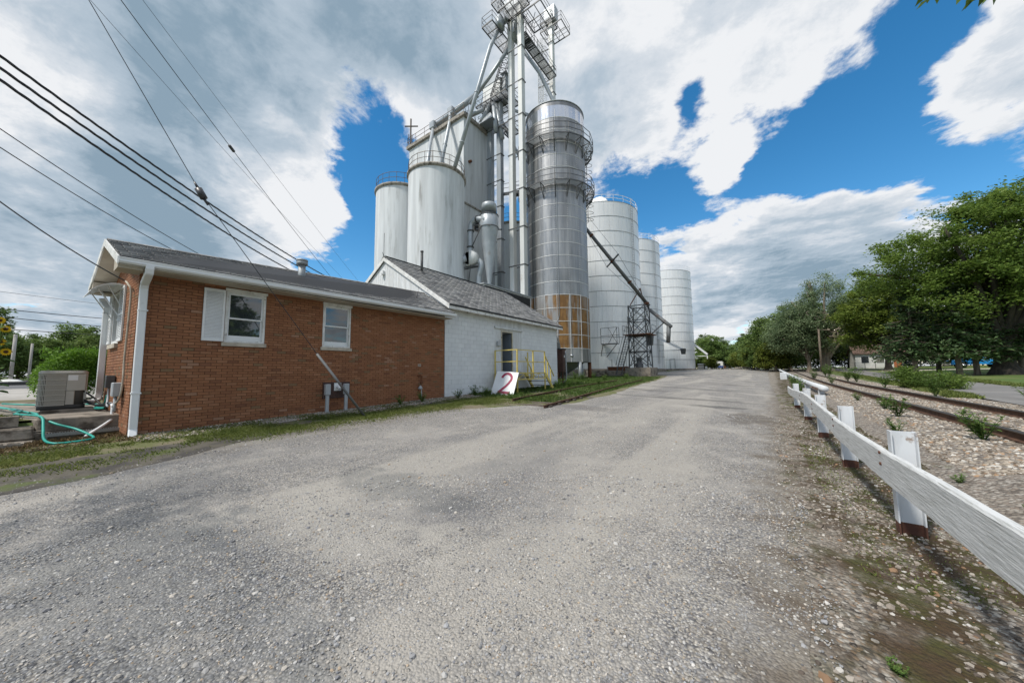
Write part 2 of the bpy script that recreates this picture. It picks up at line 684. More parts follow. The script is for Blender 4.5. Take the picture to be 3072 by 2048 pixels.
# ------------------------------------------------------------------ ground materials
def gravel_mat(name, pal, sizes=(55, 24), bump=.012, dust=(.40, .37, .33), dust_amt=.5, dark=None, dark_sc=.35, dlo=.55, dhi=.7, moss=None, mlo=.5, mhi=.6,
               msc=1.2, mstretch=(1, 1, 1), stain=None, bands=None, tone_patches=None, edge=None, inner=None):
    m = bpy.data.materials.new(name)
    m.use_nodes = True
    t = m.node_tree
    t.nodes.clear()
    n = NT(t)
    pos = n.new('ShaderNodeNewGeometry').outputs['Position']
    wob = n.vec('SCALE', n.vec('SUBTRACT', n.noise(pos, 30, 2, .5, 0, 1), (.5, .5, .5)), None, .012)
    p2 = n.vec('ADD', pos, wob)
    cr = n.new('ShaderNodeValToRGB')
    els = cr.color_ramp.elements
    while len(els) < len(pal):
        els.new(1.0)
    for i, e in enumerate(els):
        e.position = i / (len(pal) - 1)
        e.color = tuple(pal[i]) + (1,)
    sp = n.new('ShaderNodeSeparateColor')
    n.put(sp.inputs[0], n.voro(p2, sizes[0], 'F1', 'Color'))
    n.put(cr.inputs[0], sp.outputs[0])
    c = cr.outputs[0]
    hgt = n.voro(p2, sizes[0], 'F1', 'Distance')
    # larger stones lying among the fine ones
    big = n.new('ShaderNodeSeparateColor')
    n.put(big.inputs[0], n.voro(p2, sizes[1], 'F1', 'Color'))
    dbig = n.voro(p2, sizes[1], 'F1', 'Distance')
    isbig = n.math('MULTIPLY', n.math('GREATER_THAN', big.outputs[1], .80), n.ramp(dbig, .28, .36, 1, 0))
    cr2 = n.new('ShaderNodeValToRGB')
    e2 = cr2.color_ramp.elements
    while len(e2) < len(pal):
        e2.new(1.0)
    for i, e in enumerate(e2):
        e.position = i / (len(pal) - 1)
        e.color = tuple(min(1, q * 1.12) for q in pal[i]) + (1,)
    n.put(cr2.inputs[0], big.outputs[0])
    c = n.mix(isbig, c, cr2.outputs[0])
    # gaps between the stones
    c = n.mix(n.ramp(hgt, .42, .75, 0, .55), c, (.06, .055, .05))
    # fine dust packed over
    nd = n.noise(pos, .7, 6, .6)
    c = n.mix(n.ramp(nd, .45, .68, 0, dust_amt), c, dust)
    if bands:
        # packed wheel lanes along the road, and loose coarser strips between them
        q = n.noise(n.vec('MULTIPLY', pos, (1, .10, 1)), .55, 4, .55, .4)
        c = n.mix(n.ramp(q, .50, .64, 0, .62), c, bands[0])
        c = n.mix(n.ramp(q, .30, .44, .5, 0), c, bands[1])
    if dark:
        f = n.ramp(n.noise(n.vec('MULTIPLY', pos, (1, .45, 1)), dark_sc, 5, .6), dlo, dhi, 0, .62)
        c = n.mix(f, c, dark)
    if tone_patches:
        # oval patches that darken and lighten the gravel, outlines broken by noise
        for (cx, cy, rx, ry, col, am) in tone_patches:
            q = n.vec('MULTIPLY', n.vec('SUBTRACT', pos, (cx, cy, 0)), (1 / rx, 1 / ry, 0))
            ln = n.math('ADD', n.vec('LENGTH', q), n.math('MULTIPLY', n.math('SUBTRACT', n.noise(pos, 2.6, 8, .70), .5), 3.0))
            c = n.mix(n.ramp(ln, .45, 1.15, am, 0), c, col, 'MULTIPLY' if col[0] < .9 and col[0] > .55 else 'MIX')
    if stain:
        f = n.ramp(n.noise(n.vec('MULTIPLY', pos, (.30, .9, 1)), .45, 4, .55, .3), .60, .68, 0, .55)
        sy = n.new('ShaderNodeSeparateXYZ')
        n.put(sy.inputs[0], pos)
        f = n.math('MULTIPLY', f, n.ramp(sy.outputs[1], 9, 16, 0, 1))
        c = n.mix(f, c, stain)
    if moss:
        f = n.ramp(n.noise(n.vec('MULTIPLY', pos, mstretch), msc, 7, .68), mlo, mhi)
        mc = n.mix(n.ramp(n.noise(pos, 3.5, 4), .4, .62), moss[0], moss[1])
        f2 = n.math('MULTIPLY', f, n.math('SUBTRACT', 1.0, n.math('MULTIPLY', isbig, .8)))
        c = n.mix(f2, c, mc)
    if inner:
        # road gravel strewn over the near border
        sx2 = n.new('ShaderNodeSeparateXYZ')
        n.put(sx2.inputs[0], pos)
        wv2 = n.math('MULTIPLY', n.math('SUBTRACT', n.noise(pos, 2.2, 7, .68), .5), 1.9)
        rt2 = n.math('ADD', n.math('MULTIPLY_ADD', sx2.outputs[1], -.022, sx2.outputs[0]), wv2)
        c = n.mix(n.ramp(rt2, -.15, .5, .7, 0), c, n.mix(.5, cr.outputs[0], inner))
    if edge:
        # stones thin out into the soil towards both borders
        sx_ = n.new('ShaderNodeSeparateXYZ')
        n.put(sx_.inputs[0], pos)
        wv = n.math('MULTIPLY', n.math('SUBTRACT', n.noise(pos, 2.2, 7, .68), .5), 1.9)
        rt = n.math('ADD', n.math('MULTIPLY_ADD', sx_.outputs[1], -.022, sx_.outputs[0]), wv)
        sc_m = n.mix(n.ramp(n.noise(pos, 2.0, 5), .4, .6), edge[0], edge[1])
        fe_ = n.math('MULTIPLY', n.ramp(rt, -.55, .30), n.math('SUBTRACT', 1.0, n.math('MULTIPLY', isbig, .9)))
        c = n.mix(n.math('MULTIPLY', fe_, .85), c, sc_m)
        lt = n.math('ADD', n.math('MULTIPLY_ADD', sx_.outputs[1], .04, sx_.outputs[0]), wv)
        fl_e = n.math('MULTIPLY', n.ramp(lt, -8.6, -7.2, 1, 0), n.ramp(sx_.outputs[1], 7, 10, 1, 0))
        c = n.mix(n.math('MULTIPLY', fl_e, .8), c, n.mix(n.ramp(n.noise(pos, 1.3, 5), .4, .6), (.13, .115, .095), (.21, .195, .165)))
    bs = n.new('ShaderNodeBsdfPrincipled')
    n.put(bs.inputs['Base Color'], c)
    bs.inputs['Roughness'].default_value = .9
    bs.inputs['Specular IOR Level'].default_value = .25
    hh = n.math('MULTIPLY_ADD', hgt, -1.0, n.math('MULTIPLY', isbig, .8))
    hh = n.math('MULTIPLY_ADD', n.noise(pos, 4, 5), 1.4, hh)
    bp = n.new('ShaderNodeBump')
    bp.inputs['Strength'].default_value = 1.0
    bp.inputs['Distance'].default_value = bump
    n.put(bp.inputs['Height'], hh)
    n.put(bs.inputs['Normal'], bp.outputs[0])
    o = n.new('ShaderNodeOutputMaterial')
    t.links.new(bs.outputs[0], o.inputs[0])
    MATS[name] = m
    return m


PAL_ROAD = [(.08, .08, .085), (.185, .185, .19), (.265, .256, .243), (.32, .302, .28), (.355, .32, .265), (.21, .21, .22), (.385, .358, .32), (.51, .49, .455)]
PAL_SHOULDER = [(0.043, 0.036, 0.03), (0.102, 0.085, 0.068), (0.187, 0.162, 0.136), (0.255, 0.225, 0.187), (0.212, 0.145, 0.093), (0.323, 0.297, 0.255), (0.408, 0.383, 0.34)]
PAL_BALLAST = [(0.096, 0.082, 0.071), (0.184, 0.159, 0.134), (0.25, 0.219, 0.185), (0.294, 0.266, 0.232), (0.219, 0.174, 0.14), (0.353, 0.325, 0.286), (0.413, 0.385, 0.346)]
TONE_PATCHES = [(-3.9, .45, 3.0, .95, (.58, .62, .67), .8), (-6.2, 1.0, 2.2, .8, (.60, .63, .67), .6), (-3.7, 2.75, 1.5, .45, (.60, .63, .66), .75),
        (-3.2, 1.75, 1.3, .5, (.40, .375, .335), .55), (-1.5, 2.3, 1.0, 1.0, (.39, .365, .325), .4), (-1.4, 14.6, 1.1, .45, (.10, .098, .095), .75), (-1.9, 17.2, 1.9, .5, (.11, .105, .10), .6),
        (-3.4, 24, 3.4, .8, (.12, .115, .11), .55), (-2.0, 31, 3.0, .9, (.13, .12, .115), .5), (-.3, 12.0, .7, 1.6, (.09, .075, .06), .6), (-5.5, 20.5, 1.5, .6, (.10, .09, .08), .5), (-5.2, 11.2, 1.6, .7, (.16, .15, .14), .6)]  # darker and lighter tone patches of the road gravel
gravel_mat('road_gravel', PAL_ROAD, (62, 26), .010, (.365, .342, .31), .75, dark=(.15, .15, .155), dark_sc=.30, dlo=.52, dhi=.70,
           stain=(.10, .095, .09), tone_patches=TONE_PATCHES, bands=((.385, .36, .32), (.18, .18, .185)),
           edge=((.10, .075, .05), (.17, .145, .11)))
gravel_mat('shoulder_gravel', PAL_SHOULDER, (42, 17), .016, (.22, .19, .15), .35, moss=((.062, .040, .022), (.058, .056, .018)), mlo=.42, mhi=.54, msc=1.7, inner=(.36, .335, .30),
           mstretch=(1.3, .7, 1))
gravel_mat('ballast', PAL_BALLAST, (30, 13), .022, (.36, .30, .23), .25, moss=((.10, .075, .04), (.075, .10, .03)), mlo=.62, mhi=.72, msc=.8, mstretch=(1, .5, 1))
gravel_mat('strip_stone', [(.16, .14, .12), (.34, .31, .27), (.46, .43, .38), (.30, .25, .20), (.46, .44, .4), (.54, .52, .48)], (34, 15), .014, (.36, .33, .28), .3,
           moss=((.16, .12, .07), (.08, .11, .03)), mlo=.56, mhi=.68, msc=1.6)
gravel_mat('far_gravel', PAL_ROAD, (50, 20), .006, (.37, .35, .31), .7, dark=(.16, .15, .14), dark_sc=.12, stain=(.10, .095, .09))
mat('verge_soil', (.115, .125, .045), .95, 0, (.17, .145, .095), 1.6, .42, .58, dirt=(.085, .078, .065), dscale=.9, dlo=.52, dhi=.66, bump=.02, bscale=14)
mat('dark_soil', (.055, .05, .045), .95, 0, (.10, .09, .07), 2.2, .4, .6, dirt=(.08, .10, .03), dscale=1.2, dlo=.55, dhi=.68, bump=.03, bscale=9)
mat('lawn', (.060, .115, .020), .95, 0, (.115, .15, .035), .25, .40, .62, (1, .6, 1), dirt=(.17, .165, .06), dscale=.16, dlo=.50, dhi=.68, damt=.7, bump=.03, bscale=8)
mat('asphalt_lane', (.165, .16, .155), .9, 0, (.23, .22, .21), .5, .35, .65, (.3, 1, 1), dirt=(.12, .115, .11), dscale=.3, dstretch=(1, .2, 1), bump=.006, bscale=60)
mat('concrete', (.40, .38, .35), .9, 0, (.31, .29, .26), .8, .35, .65, dirt=(.16, .14, .115), dscale=1.4, dlo=.55, dhi=.75, bump=.004, bscale=45)
mat('concrete_old', (.22, .195, .165), .95, 0, (.30, .26, .215), 2.0, .4, .6, dirt=(.085, .07, .055), dscale=2.2, dlo=.48, dhi=.66, bump=.01, bscale=25)
mat('street_asphalt', (.11, .11, .115), .9, 0, (.15, .15, .15), .2, .4, .6, bump=.004, bscale=40)


def sheet(name, edge, ys, nu, m, dz=0.0, rel=0.0, relsc=.6, kind='structure', label=None, parent=None, zf=None):
    """a ground sheet; edge(y) gives its left and right border"""
    ys = np.asarray(ys, float)
    L = np.array([edge(y) for y in ys])
    u = np.linspace(0, 1, nu)
    X = L[:, :1] * (1 - u) + L[:, 1:] * u
    Y = np.repeat(ys[:, None], nu, 1)
    Z = (zf(X, Y) if zf else H(X, Y)) + dz
    if rel:
        Z = Z + rel * (fbm(X * relsc, Y * relsc, 3.3) * 1.0) + rel * .35 * fbm(X * 3, Y * 3, 8.8)
    v = np.c_[X.ravel(), Y.ravel(), Z.ravel()]
    a = (np.arange(len(ys) - 1)[:, None] * nu + np.arange(nu - 1)).ravel()
    lo = np.stack([a, a + 1, a + nu + 1, a + nu], 1).ravel()
    me = quick_mesh(name, v, 4, lo)
    o = finish(me, name, m, parent, True)
    if parent is None:
        o['kind'] = kind
    if label:
        o['label'] = label
    return o


def spaced(a, b, d0, g=1.06, dmax=12):
    out = [a]
    d = d0
    while out[-1] < b:
        out.append(out[-1] + d)
        d = min(d * g, dmax)
    out[-1] = b
    return np.array(out)


# the great ground sheet, out to the horizon
gx = np.unique(np.r_[-1500, -900, -400, -250, -150, -100, -60, -45, -30, -22, np.arange(-18, 14, .8), HX[1:-1], 16, 20, 25, 30, 40, 55, 80, 120, 200, 400, 900, 1500])
gy = np.unique(np.r_[-1500, -700, -300, -150, -60, -30, -15, np.arange(-8, 30, .8), np.arange(30, 110, 4), HY[1:-1], 130, 150, 200, 300, 420, 700, 1500])
GX, GY = np.meshgrid(gx, gy)
GZ = H(GX, GY) - .045
nu_ = len(gx)
a_ = (np.arange(len(gy) - 1)[:, None] * nu_ + np.arange(nu_ - 1)).ravel()
me_ = quick_mesh('ground', np.c_[GX.ravel(), GY.ravel(), GZ.ravel()], 4, np.stack([a_, a_ + 1, a_ + nu_ + 1, a_ + nu_], 1).ravel())
mat('field_grass', (.060, .095, .022), .95, 0, (.10, .12, .035), .12, .4, .6, dirt=(.10, .085, .05), dscale=.35, dlo=.55, dhi=.7, bump=.03, bscale=6)
struct(finish(me_, 'ground', 'field_grass', None, True), 'grassy ground reaching to the horizon')


def wig(y, s, a=.22, f=.9):
    return a * (fbm(y * f, s * 7.7, s, 3) - .5) * 2


def road_edges(y):
    lx = np.interp(y, [-8, -1, 1, 3, 6.8, 10, 12, 16, 22, 30, 38, 46, 52, 130], [-8.0, -8.2, -8.0, -8.7, -8.9, -7.0, -5.9, -6.0, -6.6, -7.4, -8.2, -9.5, -13.5, -13])
    rx = np.interp(y, [-8, 2.5, 8, 20, 52, 130], [.05, .10, .16, .55, .55, 1.6])
    return lx + wig(y, 1.0, .3), rx + wig(y, 2.0, .2, 1.7)


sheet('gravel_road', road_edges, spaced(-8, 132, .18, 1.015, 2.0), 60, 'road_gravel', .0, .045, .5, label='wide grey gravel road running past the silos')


def shoulder(y):
    return -.25, np.interp(y, [-8, 6, 20, 60, 130], [2.35, 2.2, 2.3, 2.6, 3.2])


sheet('gravel_shoulder', shoulder, spaced(-8, 132, .15, 1.02, 3.0), 22, 'shoulder_gravel', -.005, .045, .5, label='mossy stony shoulder under the white rail fence')
sheet('grass_verge', lambda y: (-11.0, np.interp(y, [-8, 8, 12, 40], [-7.0, -7.6, -5.4, -6.6])), spaced(-8, 46, .25, 1.02, 1.0), 24, 'verge_soil', -.006, .045, .5,
      label='grassy dirt verge along the buildings')
sheet('dirt_patch', lambda y: (-9.3 + wig(y, 4, .3), np.interp(y, [-5, -1, .6, 2.2, 3.2], [-7.2, -7.3, -7.7, -8.3, -8.9]) + wig(y, 5, .25)), spaced(-5, 3.2, .12, 1.0), 14, 'dark_soil', .004, .045, .5,
      label='dark bare dirt beside the gravel road')
sheet('stone_strip', lambda y: (-10.97, -10.15 + wig(y, 9, .22, 1.1)), spaced(1.3, 12.2, .15, 1.0), 10, 'strip_stone', .004, .045, .5, label='pale stone strip along the foot of the brick wall')


# ------------------------------------------------------------------ railway bed
def track_x(y):
    return 4.13 + np.interp(y, [-20, 9.5, 60, 160, 300], [-.5, 0, 1.04, 2.2, 2.2])


def rail_z(y):
    return np.interp(y, [-20, 35, 55, 80, 105, 150, 300], [.43, .43, .60, .96, 1.24, 1.5, 1.8])


def bed_z(X, Y):
    t = np.abs(X - track_x(Y))
    top = rail_z(Y) - .205
    foot = H(X, Y) - .03
    f = np.clip((t - 1.45) / 1.0, 0, 1)
    return np.maximum(top * (1 - f) + foot * f, foot)


sheet('track_ballast', lambda y: (track_x(y) - 2.35 + wig(y, 6, .12), track_x(y) + 2.5 + wig(y, 7, .15)), spaced(-6, 150, .3, 1.015, 3.0), 36, 'ballast', .005, .035, 2.2,
      zf=bed_z, label='tan crushed stone bed of the railway track')

# ------------------------------------------------------------------ lane, lawns and path beyond the track
def lane(y):
    l = np.interp(y, [0, 18, 24, 37, 60, 100, 140], [5.9, 6.75, 7.2, 8.4, 9.6, 11, 11.5])
    r = np.interp(y, [0, 20, 32, 43, 62, 100, 140], [11, 11.4, 11.8, 12.5, 13.6, 14.2, 14.5])
    return l + wig(y, 11, .25, .5), r + wig(y, 12, .25, .5)


sheet('lawn', lambda y: (np.interp(y, [0, 40, 140], [11.2, 12.2, 13.6]), 75), spaced(0, 150, 1.5, 1.02, 6.0), 40, 'lawn', .006, .02, .2, label='mown lawn under the trees beyond the track')
sheet('lane_road', lane, spaced(0, 140, .8, 1.02, 3.0), 12, 'asphalt_lane', .012, .012, .8, label='grey lane between the railway track and the lawn')
mat('path_concrete', (.50, .46, .38), .9, 0, (.40, .37, .30), .6, .4, .6, bump=.003, bscale=30)
sheet('path', lambda y: (np.interp(y, [20, 40, 67, 90, 110], [14.6, 15.0, 15.6, 15.9, 16.0]), np.interp(y, [20, 40, 67, 90, 110], [15.8, 16.2, 16.9, 17.2, 17.3])),
      spaced(20, 110, 1.5, 1.0), 4, 'path_concrete', .020, label='narrow pale concrete path across the lawn')
sheet('driveway', lambda x: (0, 1), [0, 1], 2, 'path_concrete')
bpy.data.objects.remove(bpy.data.objects['driveway'])
mb = MB()
for i in range(40):
    x0, x1 = 14 + i * 1.5, 15.5 + i * 1.5
    y0 = 70 + .12 * (x0 - 14)
    y1 = 70 + .12 * (x1 - 14)
    mb.add([(x0, y0, hz(x0, y0) + .03), (x1, y1, hz(x1, y1) + .03), (x1, y1 + 3.2, hz(x1, y1 + 3.2) + .03), (x0, y0 + 3.2, hz(x0, y0 + 3.2) + .03)], [(0, 1, 2, 3)])
struct(mb.build('driveway', 'path_concrete'), 'pale driveway crossing the lawn behind the lane')

# ------------------------------------------------------------------ yard and street on the left
sheet('paved_lot', lambda y: (-36, -21.5 + wig(y, 3, .5)), np.arange(-30, 2.1, 1.0), 10, 'concrete', .01, label='pale concrete lot beside the street')
sheet('street', lambda y: (-75, -36.05), np.arange(-60, 40, 4.0), 6, 'street_asphalt', .016, label='dark asphalt street behind the brick office')
sheet('yard_soil', lambda y: (-21.6, -12.3), np.arange(-14, 8.1, .5), 20, 'verge_soil', -.002, .02, 1.0, label='patchy grass yard beside the air conditioner')
sheet('lot_gravel', lambda y: (-14.8, -5.0) if y > 52 else (np.interp(y, [36, 44, 52], [-9, -9.4, -13]), -5.0), np.arange(36, 130, 2.0), 12, 'far_gravel', -.010, .045, .5,
      label='gravel lot in front of the white silos')

# ------------------------------------------------------------------ loose stones (instanced stuff)
mat('stone_grey', (.3, .29, .28), .85, 0, None, tint=[((.17, .17, .18), 2), ((.28, .28, .285), 4), ((.36, .35, .335), 4), ((.42, .385, .34), 3), ((.34, .27, .20), 1), ((.50, .48, .45), 1)], var=.25, spec=.3)
mat('stone_tan', (.4, .35, .28), .85, 0, None, tint=[((.15, .12, .09), 3), ((.25, .205, .16), 4), ((.33, .285, .23), 4), ((.40, .355, .30), 3), ((.31, .20, .12), 1), ((.50, .475, .43), 2)], var=.22, spec=.3)


mat('stone_brown', (.3, .26, .2), .85, 0, None, tint=[((.10, .08, .065), 3), ((.18, .15, .12), 4), ((.25, .215, .18), 4), ((.32, .285, .245), 3), ((.24, .15, .09), 1), ((.44, .42, .385), 2)], var=.22, spec=.3)


def stone_mesh(k, m):
    rg = np.random.default_rng(100 + k)
    import bmesh
    bm = bmesh.new()
    bmesh.ops.create_icosphere(bm, subdivisions=1, radius=1.0)
    sq = np.array([1.0, rg.uniform(.65, .95), rg.uniform(.45, .75)])
    for v in bm.verts:
        c = np.array(v.co) * sq * rg.uniform(.78, 1.18)
        v.co = c
    me = bpy.data.meshes.new('stone')
    bm.to_mesh(me)
    bm.free()
    me.materials.append(MATS[m])
    return me


def stones(name, pts, scl, m, label):
    """one stuff object: every point carries a small stone"""
    n = len(pts)
    me = bpy.data.meshes.new(name)
    me.vertices.add(n)
    me.vertices.foreach_set('co', np.asarray(pts, np.float32).ravel())
    rg = np.random.default_rng(n)
    a = me.attributes.new('rot', 'FLOAT_VECTOR', 'POINT')
    rot = np.c_[rg.uniform(-.5, .5, n), rg.uniform(-.5, .5, n), rg.uniform(0, 6.28, n)].astype(np.float32)
    a.data.foreach_set('vector', rot.ravel())
    a = me.attributes.new('scl', 'FLOAT', 'POINT')
    a.data.foreach_set('value', np.asarray(scl, np.float32))
    a = me.attributes.new('pick', 'INT', 'POINT')
    a.data.foreach_set('value', rg.integers(0, 4, n).astype(np.int32))
    me.materials.append(MATS[m])
    ob = bpy.data.objects.new(name, me)
    COL.objects.link(ob)
    g = bpy.data.node_groups.new(name + '_scatter', 'GeometryNodeTree')
    g.interface.new_socket('Geometry', in_out='INPUT', socket_type='NodeSocketGeometry')
    g.interface.new_socket('Geometry', in_out='OUTPUT', socket_type='NodeSocketGeometry')
    N = g.nodes
    gi = N.new('NodeGroupInput')
    go = N.new('NodeGroupOutput')
    iop = N.new('GeometryNodeInstanceOnPoints')
    jn = N.new('GeometryNodeJoinGeometry')
    for k in range(4):
        so = bpy.data.objects.new('stone_shape', stone_mesh(k, m))
        oi = N.new('GeometryNodeObjectInfo')
        oi.inputs['Object'].default_value = so
        oi.inputs['As Instance'].default_value = True
        g.links.new(oi.outputs['Geometry'], jn.inputs[0])

    def attr(nm, typ):
        q = N.new('GeometryNodeInputNamedAttribute')
        q.data_type = typ
        q.inputs['Name'].default_value = nm
        return q.outputs[0]
    e2r = N.new('FunctionNodeEulerToRotation')
    g.links.new(attr('rot', 'FLOAT_VECTOR'), e2r.inputs[0])
    g.links.new(gi.outputs[0], iop.inputs['Points'])
    g.links.new(jn.outputs[0], iop.inputs['Instance'])
    iop.inputs['Pick Instance'].default_value = True
    g.links.new(attr('pick', 'INT'), iop.inputs['Instance Index'])
    g.links.new(e2r.outputs[0], iop.inputs['Rotation'])
    g.links.new(attr('scl', 'FLOAT'), iop.inputs['Scale'])
    g.links.new(iop.outputs[0], go.inputs[0])
    md = ob.modifiers.new('scatter', 'NODES')
    md.node_group = g
    ob['kind'] = 'stuff'
    ob['label'] = label
    return ob


def road_z(X, Y):
    return H(X, Y) + .045 * fbm(X * .5, Y * .5, 3.3) + .045 * .35 * fbm(X * 3, Y * 3, 8.8)


def polar_pts(n, r0, r1, a0, a1, pw=1.0):
    r = r0 + (r1 - r0) * RNG.random(n) ** pw
    a = np.radians(a0 + (a1 - a0) * RNG.random(n))
    return r * np.sin(a), r * np.cos(a)


X, Y = polar_pts(46000, 1.0, 5.0, -98, 22, .85)
X2, Y2 = polar_pts(26000, 4.5, 13.0, -98, 8, .8)
X, Y = np.r_[X, X2], np.r_[Y, Y2]
E_ = np.array([road_edges(y) for y in Y])
patch = fbm(X * .9, Y * .9, 21.)
ok = (X > E_[:, 0] - .1) & (X < E_[:, 1] + .12) & (patch + .25 * RNG.random(len(X)) > .50)
X, Y = X[ok], Y[ok]
s_ = .0045 + .0075 * RNG.random(len(X)) ** 2.2 + .013 * (RNG.random(len(X)) > .988)
dd = np.hypot(X, Y)
s_ = s_ * np.clip(.75 + dd * .05, .8, 1.5)
stones('road_gravel_stones', np.c_[X, Y, road_z(X, Y) + s_ * .15], s_, 'stone_grey', 'loose grey gravel strewn over the road')

n_ = 30000
Y = 1.0 + 17 * RNG.random(n_) ** 2.0
X = .05 + 2.5 * RNG.random(n_)
pt = fbm(X * 1.9, Y * 1.1, 31.)
ok = pt + .3 * RNG.random(n_) > .57
X, Y = X[ok], Y[ok]
s_ = .006 + .014 * RNG.random(len(X)) ** 2.0 + .014 * (RNG.random(len(X)) > .975)
stones('shoulder_stones', np.c_[X, Y, road_z(X, Y) - .006 + s_ * .1], s_, 'stone_brown', 'pale and tan stones scattered over the mossy shoulder')

n_ = 34000
Y = 7 + 48 * RNG.random(n_) ** 1.7
X = track_x(Y) - 2.0 + 4.4 * RNG.random(n_)
s_ = .016 + .026 * RNG.random(n_) ** 1.5
stones('ballast_stones', np.c_[X, Y, bed_z(X, Y) + .005 + .03 * fbm(X * 2.2, Y * 2.2, 3.3) + s_ * .1], s_, 'stone_tan', 'loose tan ballast stones around the rails')

n_ = 5000
Y = 1.2 + 11 * RNG.random(n_)
X = -10.95 + 1.0 * RNG.random(n_) ** 1.3
ok = fbm(X * 1.3, Y * .8, 41.) + .25 * RNG.random(n_) > .56
X, Y = X[ok], Y[ok]
s_ = .010 + .024 * RNG.random(len(X)) ** 2
stones('wall_strip_stones', np.c_[X, Y, road_z(X, Y) + .004 + s_ * .1], s_, 'stone_tan', 'pale stones along the foot of the brick wall')

# ================================================================== brick office
mat('brick', (.27, .105, .045), .85, 0, None, tint=[((.268, .115, .055), 12), ((.285, .125, .060), 10), ((.250, .105, .050), 8), ((.30, .14, .072), 4), ((.205, .086, .044), 2), ((.205, .125, .066), 2), ((.33, .182, .112), 1)],
    var=.07, dirt=(.15, .07, .04), dscale=1.3, dlo=.52, dhi=.75, damt=.45, bump=.003, bscale=120)
mat('mortar', (.105, .050, .030), .95, 0, (.15, .075, .045), 3, bump=.002, bscale=150)
mat('white_paint', (.74, .75, .75), .55, 0, (.64, .65, .65), 2.0, .4, .7, dirt=(.40, .38, .34), dscale=3.0, dlo=.58, dhi=.78, damt=.6, bump=.0015, bscale=60)
mat('white_peel', (.74, .74, .72), .7, 0, (.60, .60, .58), 3.0, .4, .6, dirt=(.20, .17, .14), dscale=9.0, dlo=.58, dhi=.66, damt=.85, bump=.003, bscale=50)
mat('white_metal', (.78, .79, .80), .4, 0, (.70, .72, .73), 1.0, .3, .7, dirt=(.45, .43, .40), dscale=5, dlo=.6, dhi=.8, damt=.5)
mat('soffit', (.50, .45, .37), .8, 0, (.42, .37, .30), 1.4, .4, .6, dirt=(.22, .18, .14), dscale=4, dlo=.6, dhi=.75, damt=.6)
mat('stone_sill', (.50, .45, .37), .85, 0, (.38, .33, .27), 6, .4, .65, bump=.002, bscale=80)
mat('shingle', (.12, .12, .122), .9, 0, None, tint=[((.20, .199, .198), 5), ((.26, .255, .25), 5), ((.32, .315, .305), 4), ((.14, .14, .142), 3)], var=.18, bump=.004, bscale=200,
    dirt=(.24, .23, .21), dscale=.9, dlo=.48, dhi=.72, damt=.45)
mat('black_trim', (.02, .02, .022), .6)
mat('dark_metal', (.055, .058, .06), .55, .3, (.085, .085, .085), 6)
mat('galv', (.42, .44, .46), .42, .85, (.33, .35, .37), 2.5, .35, .65, dirt=(.24, .22, .2), dscale=4, dlo=.55, dhi=.75, damt=.5)
mat('galv_dull', (.36, .38, .39), .6, .5, (.28, .30, .31), 1.5, .35, .65, dirt=(.2, .16, .12), dscale=3, dlo=.6, dhi=.78, damt=.5)
mat('grey_plastic', (.40, .42, .44), .5, 0, (.34, .36, .38), 3)
mat('rust', (.16, .06, .028), .9, 0, (.10, .042, .022), 8, .4, .6, bump=.002, bscale=60)
mat('inside_dark', (.03, .032, .035), .9)
mat('room_wall', (.16, .19, .22), .9)


def glass_mat(name, tint, rough=.03):
    m = bpy.data.materials.new(name)
    m.use_nodes = True
    b = m.node_tree.nodes['Principled BSDF']
    b.inputs['Base Color'].default_value = tint + (1,)
    b.inputs['Roughness'].default_value = rough
    b.inputs['Specular IOR Level'].default_value = 1.0
    b.inputs['Coat Weight'].default_value = .8
    b.inputs['Coat Roughness'].default_value = .02
    MATS[name] = m


glass_mat('glass', (.03, .036, .042))

OX, OY0, OY1 = -11.0, 1.13, 10.14           # long wall plane, its two ends
office = thing('brick_office', 'low red brick office with grey shingle roof and white shuttered window', 'building', (-12.5, 5.6, .3))
CH, BL = .0707, .2185                        # course height, brick length with joint
WIN = [(2.66, 3.54, 2.32, 3.70), (5.07, 5.97, 2.32, 3.72)]     # openings (y0, y1, z0, z1)
z_base, z_top = .02, 3.84

mb = MB()
mb.box(-14.4, OX - .012, OY0 + .02, OY1, -.1, 2.30)
mb.box(-14.4, OX - .012, OY0 + .02, 2.66, 2.30, 3.86)
mb.box(-14.4, OX - .012, 3.54, 5.07, 2.30, 3.86)
mb.box(-14.4, OX - .012, 5.97, OY1, 2.30, 3.86)
mb.box(-14.4, -11.25, 2.66, 3.54, 2.30, 3.86)
mb.box(-14.4, -11.25, 5.07, 5.97, 2.30, 3.86)
mb.box(-11.25, OX - .012, 2.66, 3.54, 3.70, 3.86)
mb.box(-11.25, OX - .012, 5.07, 5.97, 3.72, 3.86)
mb.add([(-14.4, OY0 + .02, 3.86), (-11, OY0 + .02, 3.86), (-12.45, OY0 + .02, 4.62), (-14.4, OY0 + .3, 3.86), (-11, OY0 + .3, 3.86), (-12.45, OY0 + .3, 4.62)],
       [(0, 1, 2), (5, 4, 3), (0, 3, 4, 1), (1, 4, 5, 2), (2, 5, 3, 0)])
wall = mb.build('wall', 'mortar', office)


def brick_mesh(L, h=CH - .011, dpt=.05, seed=0):
    rg = np.random.default_rng(seed)
    j = lambda: rg.uniform(-.0012, .0012)
    m_ = MB()
    m_.box(-dpt, 0, .0055, L - .0055, 0, h)
    v = m_.v[0]
    v += rg.uniform(-.0014, .0014, v.shape)
    me = bpy.data.meshes.new('brick')
    me.from_pydata(v.tolist(), [], m_.f)
    me.materials.append(MATS['brick'])
    return me


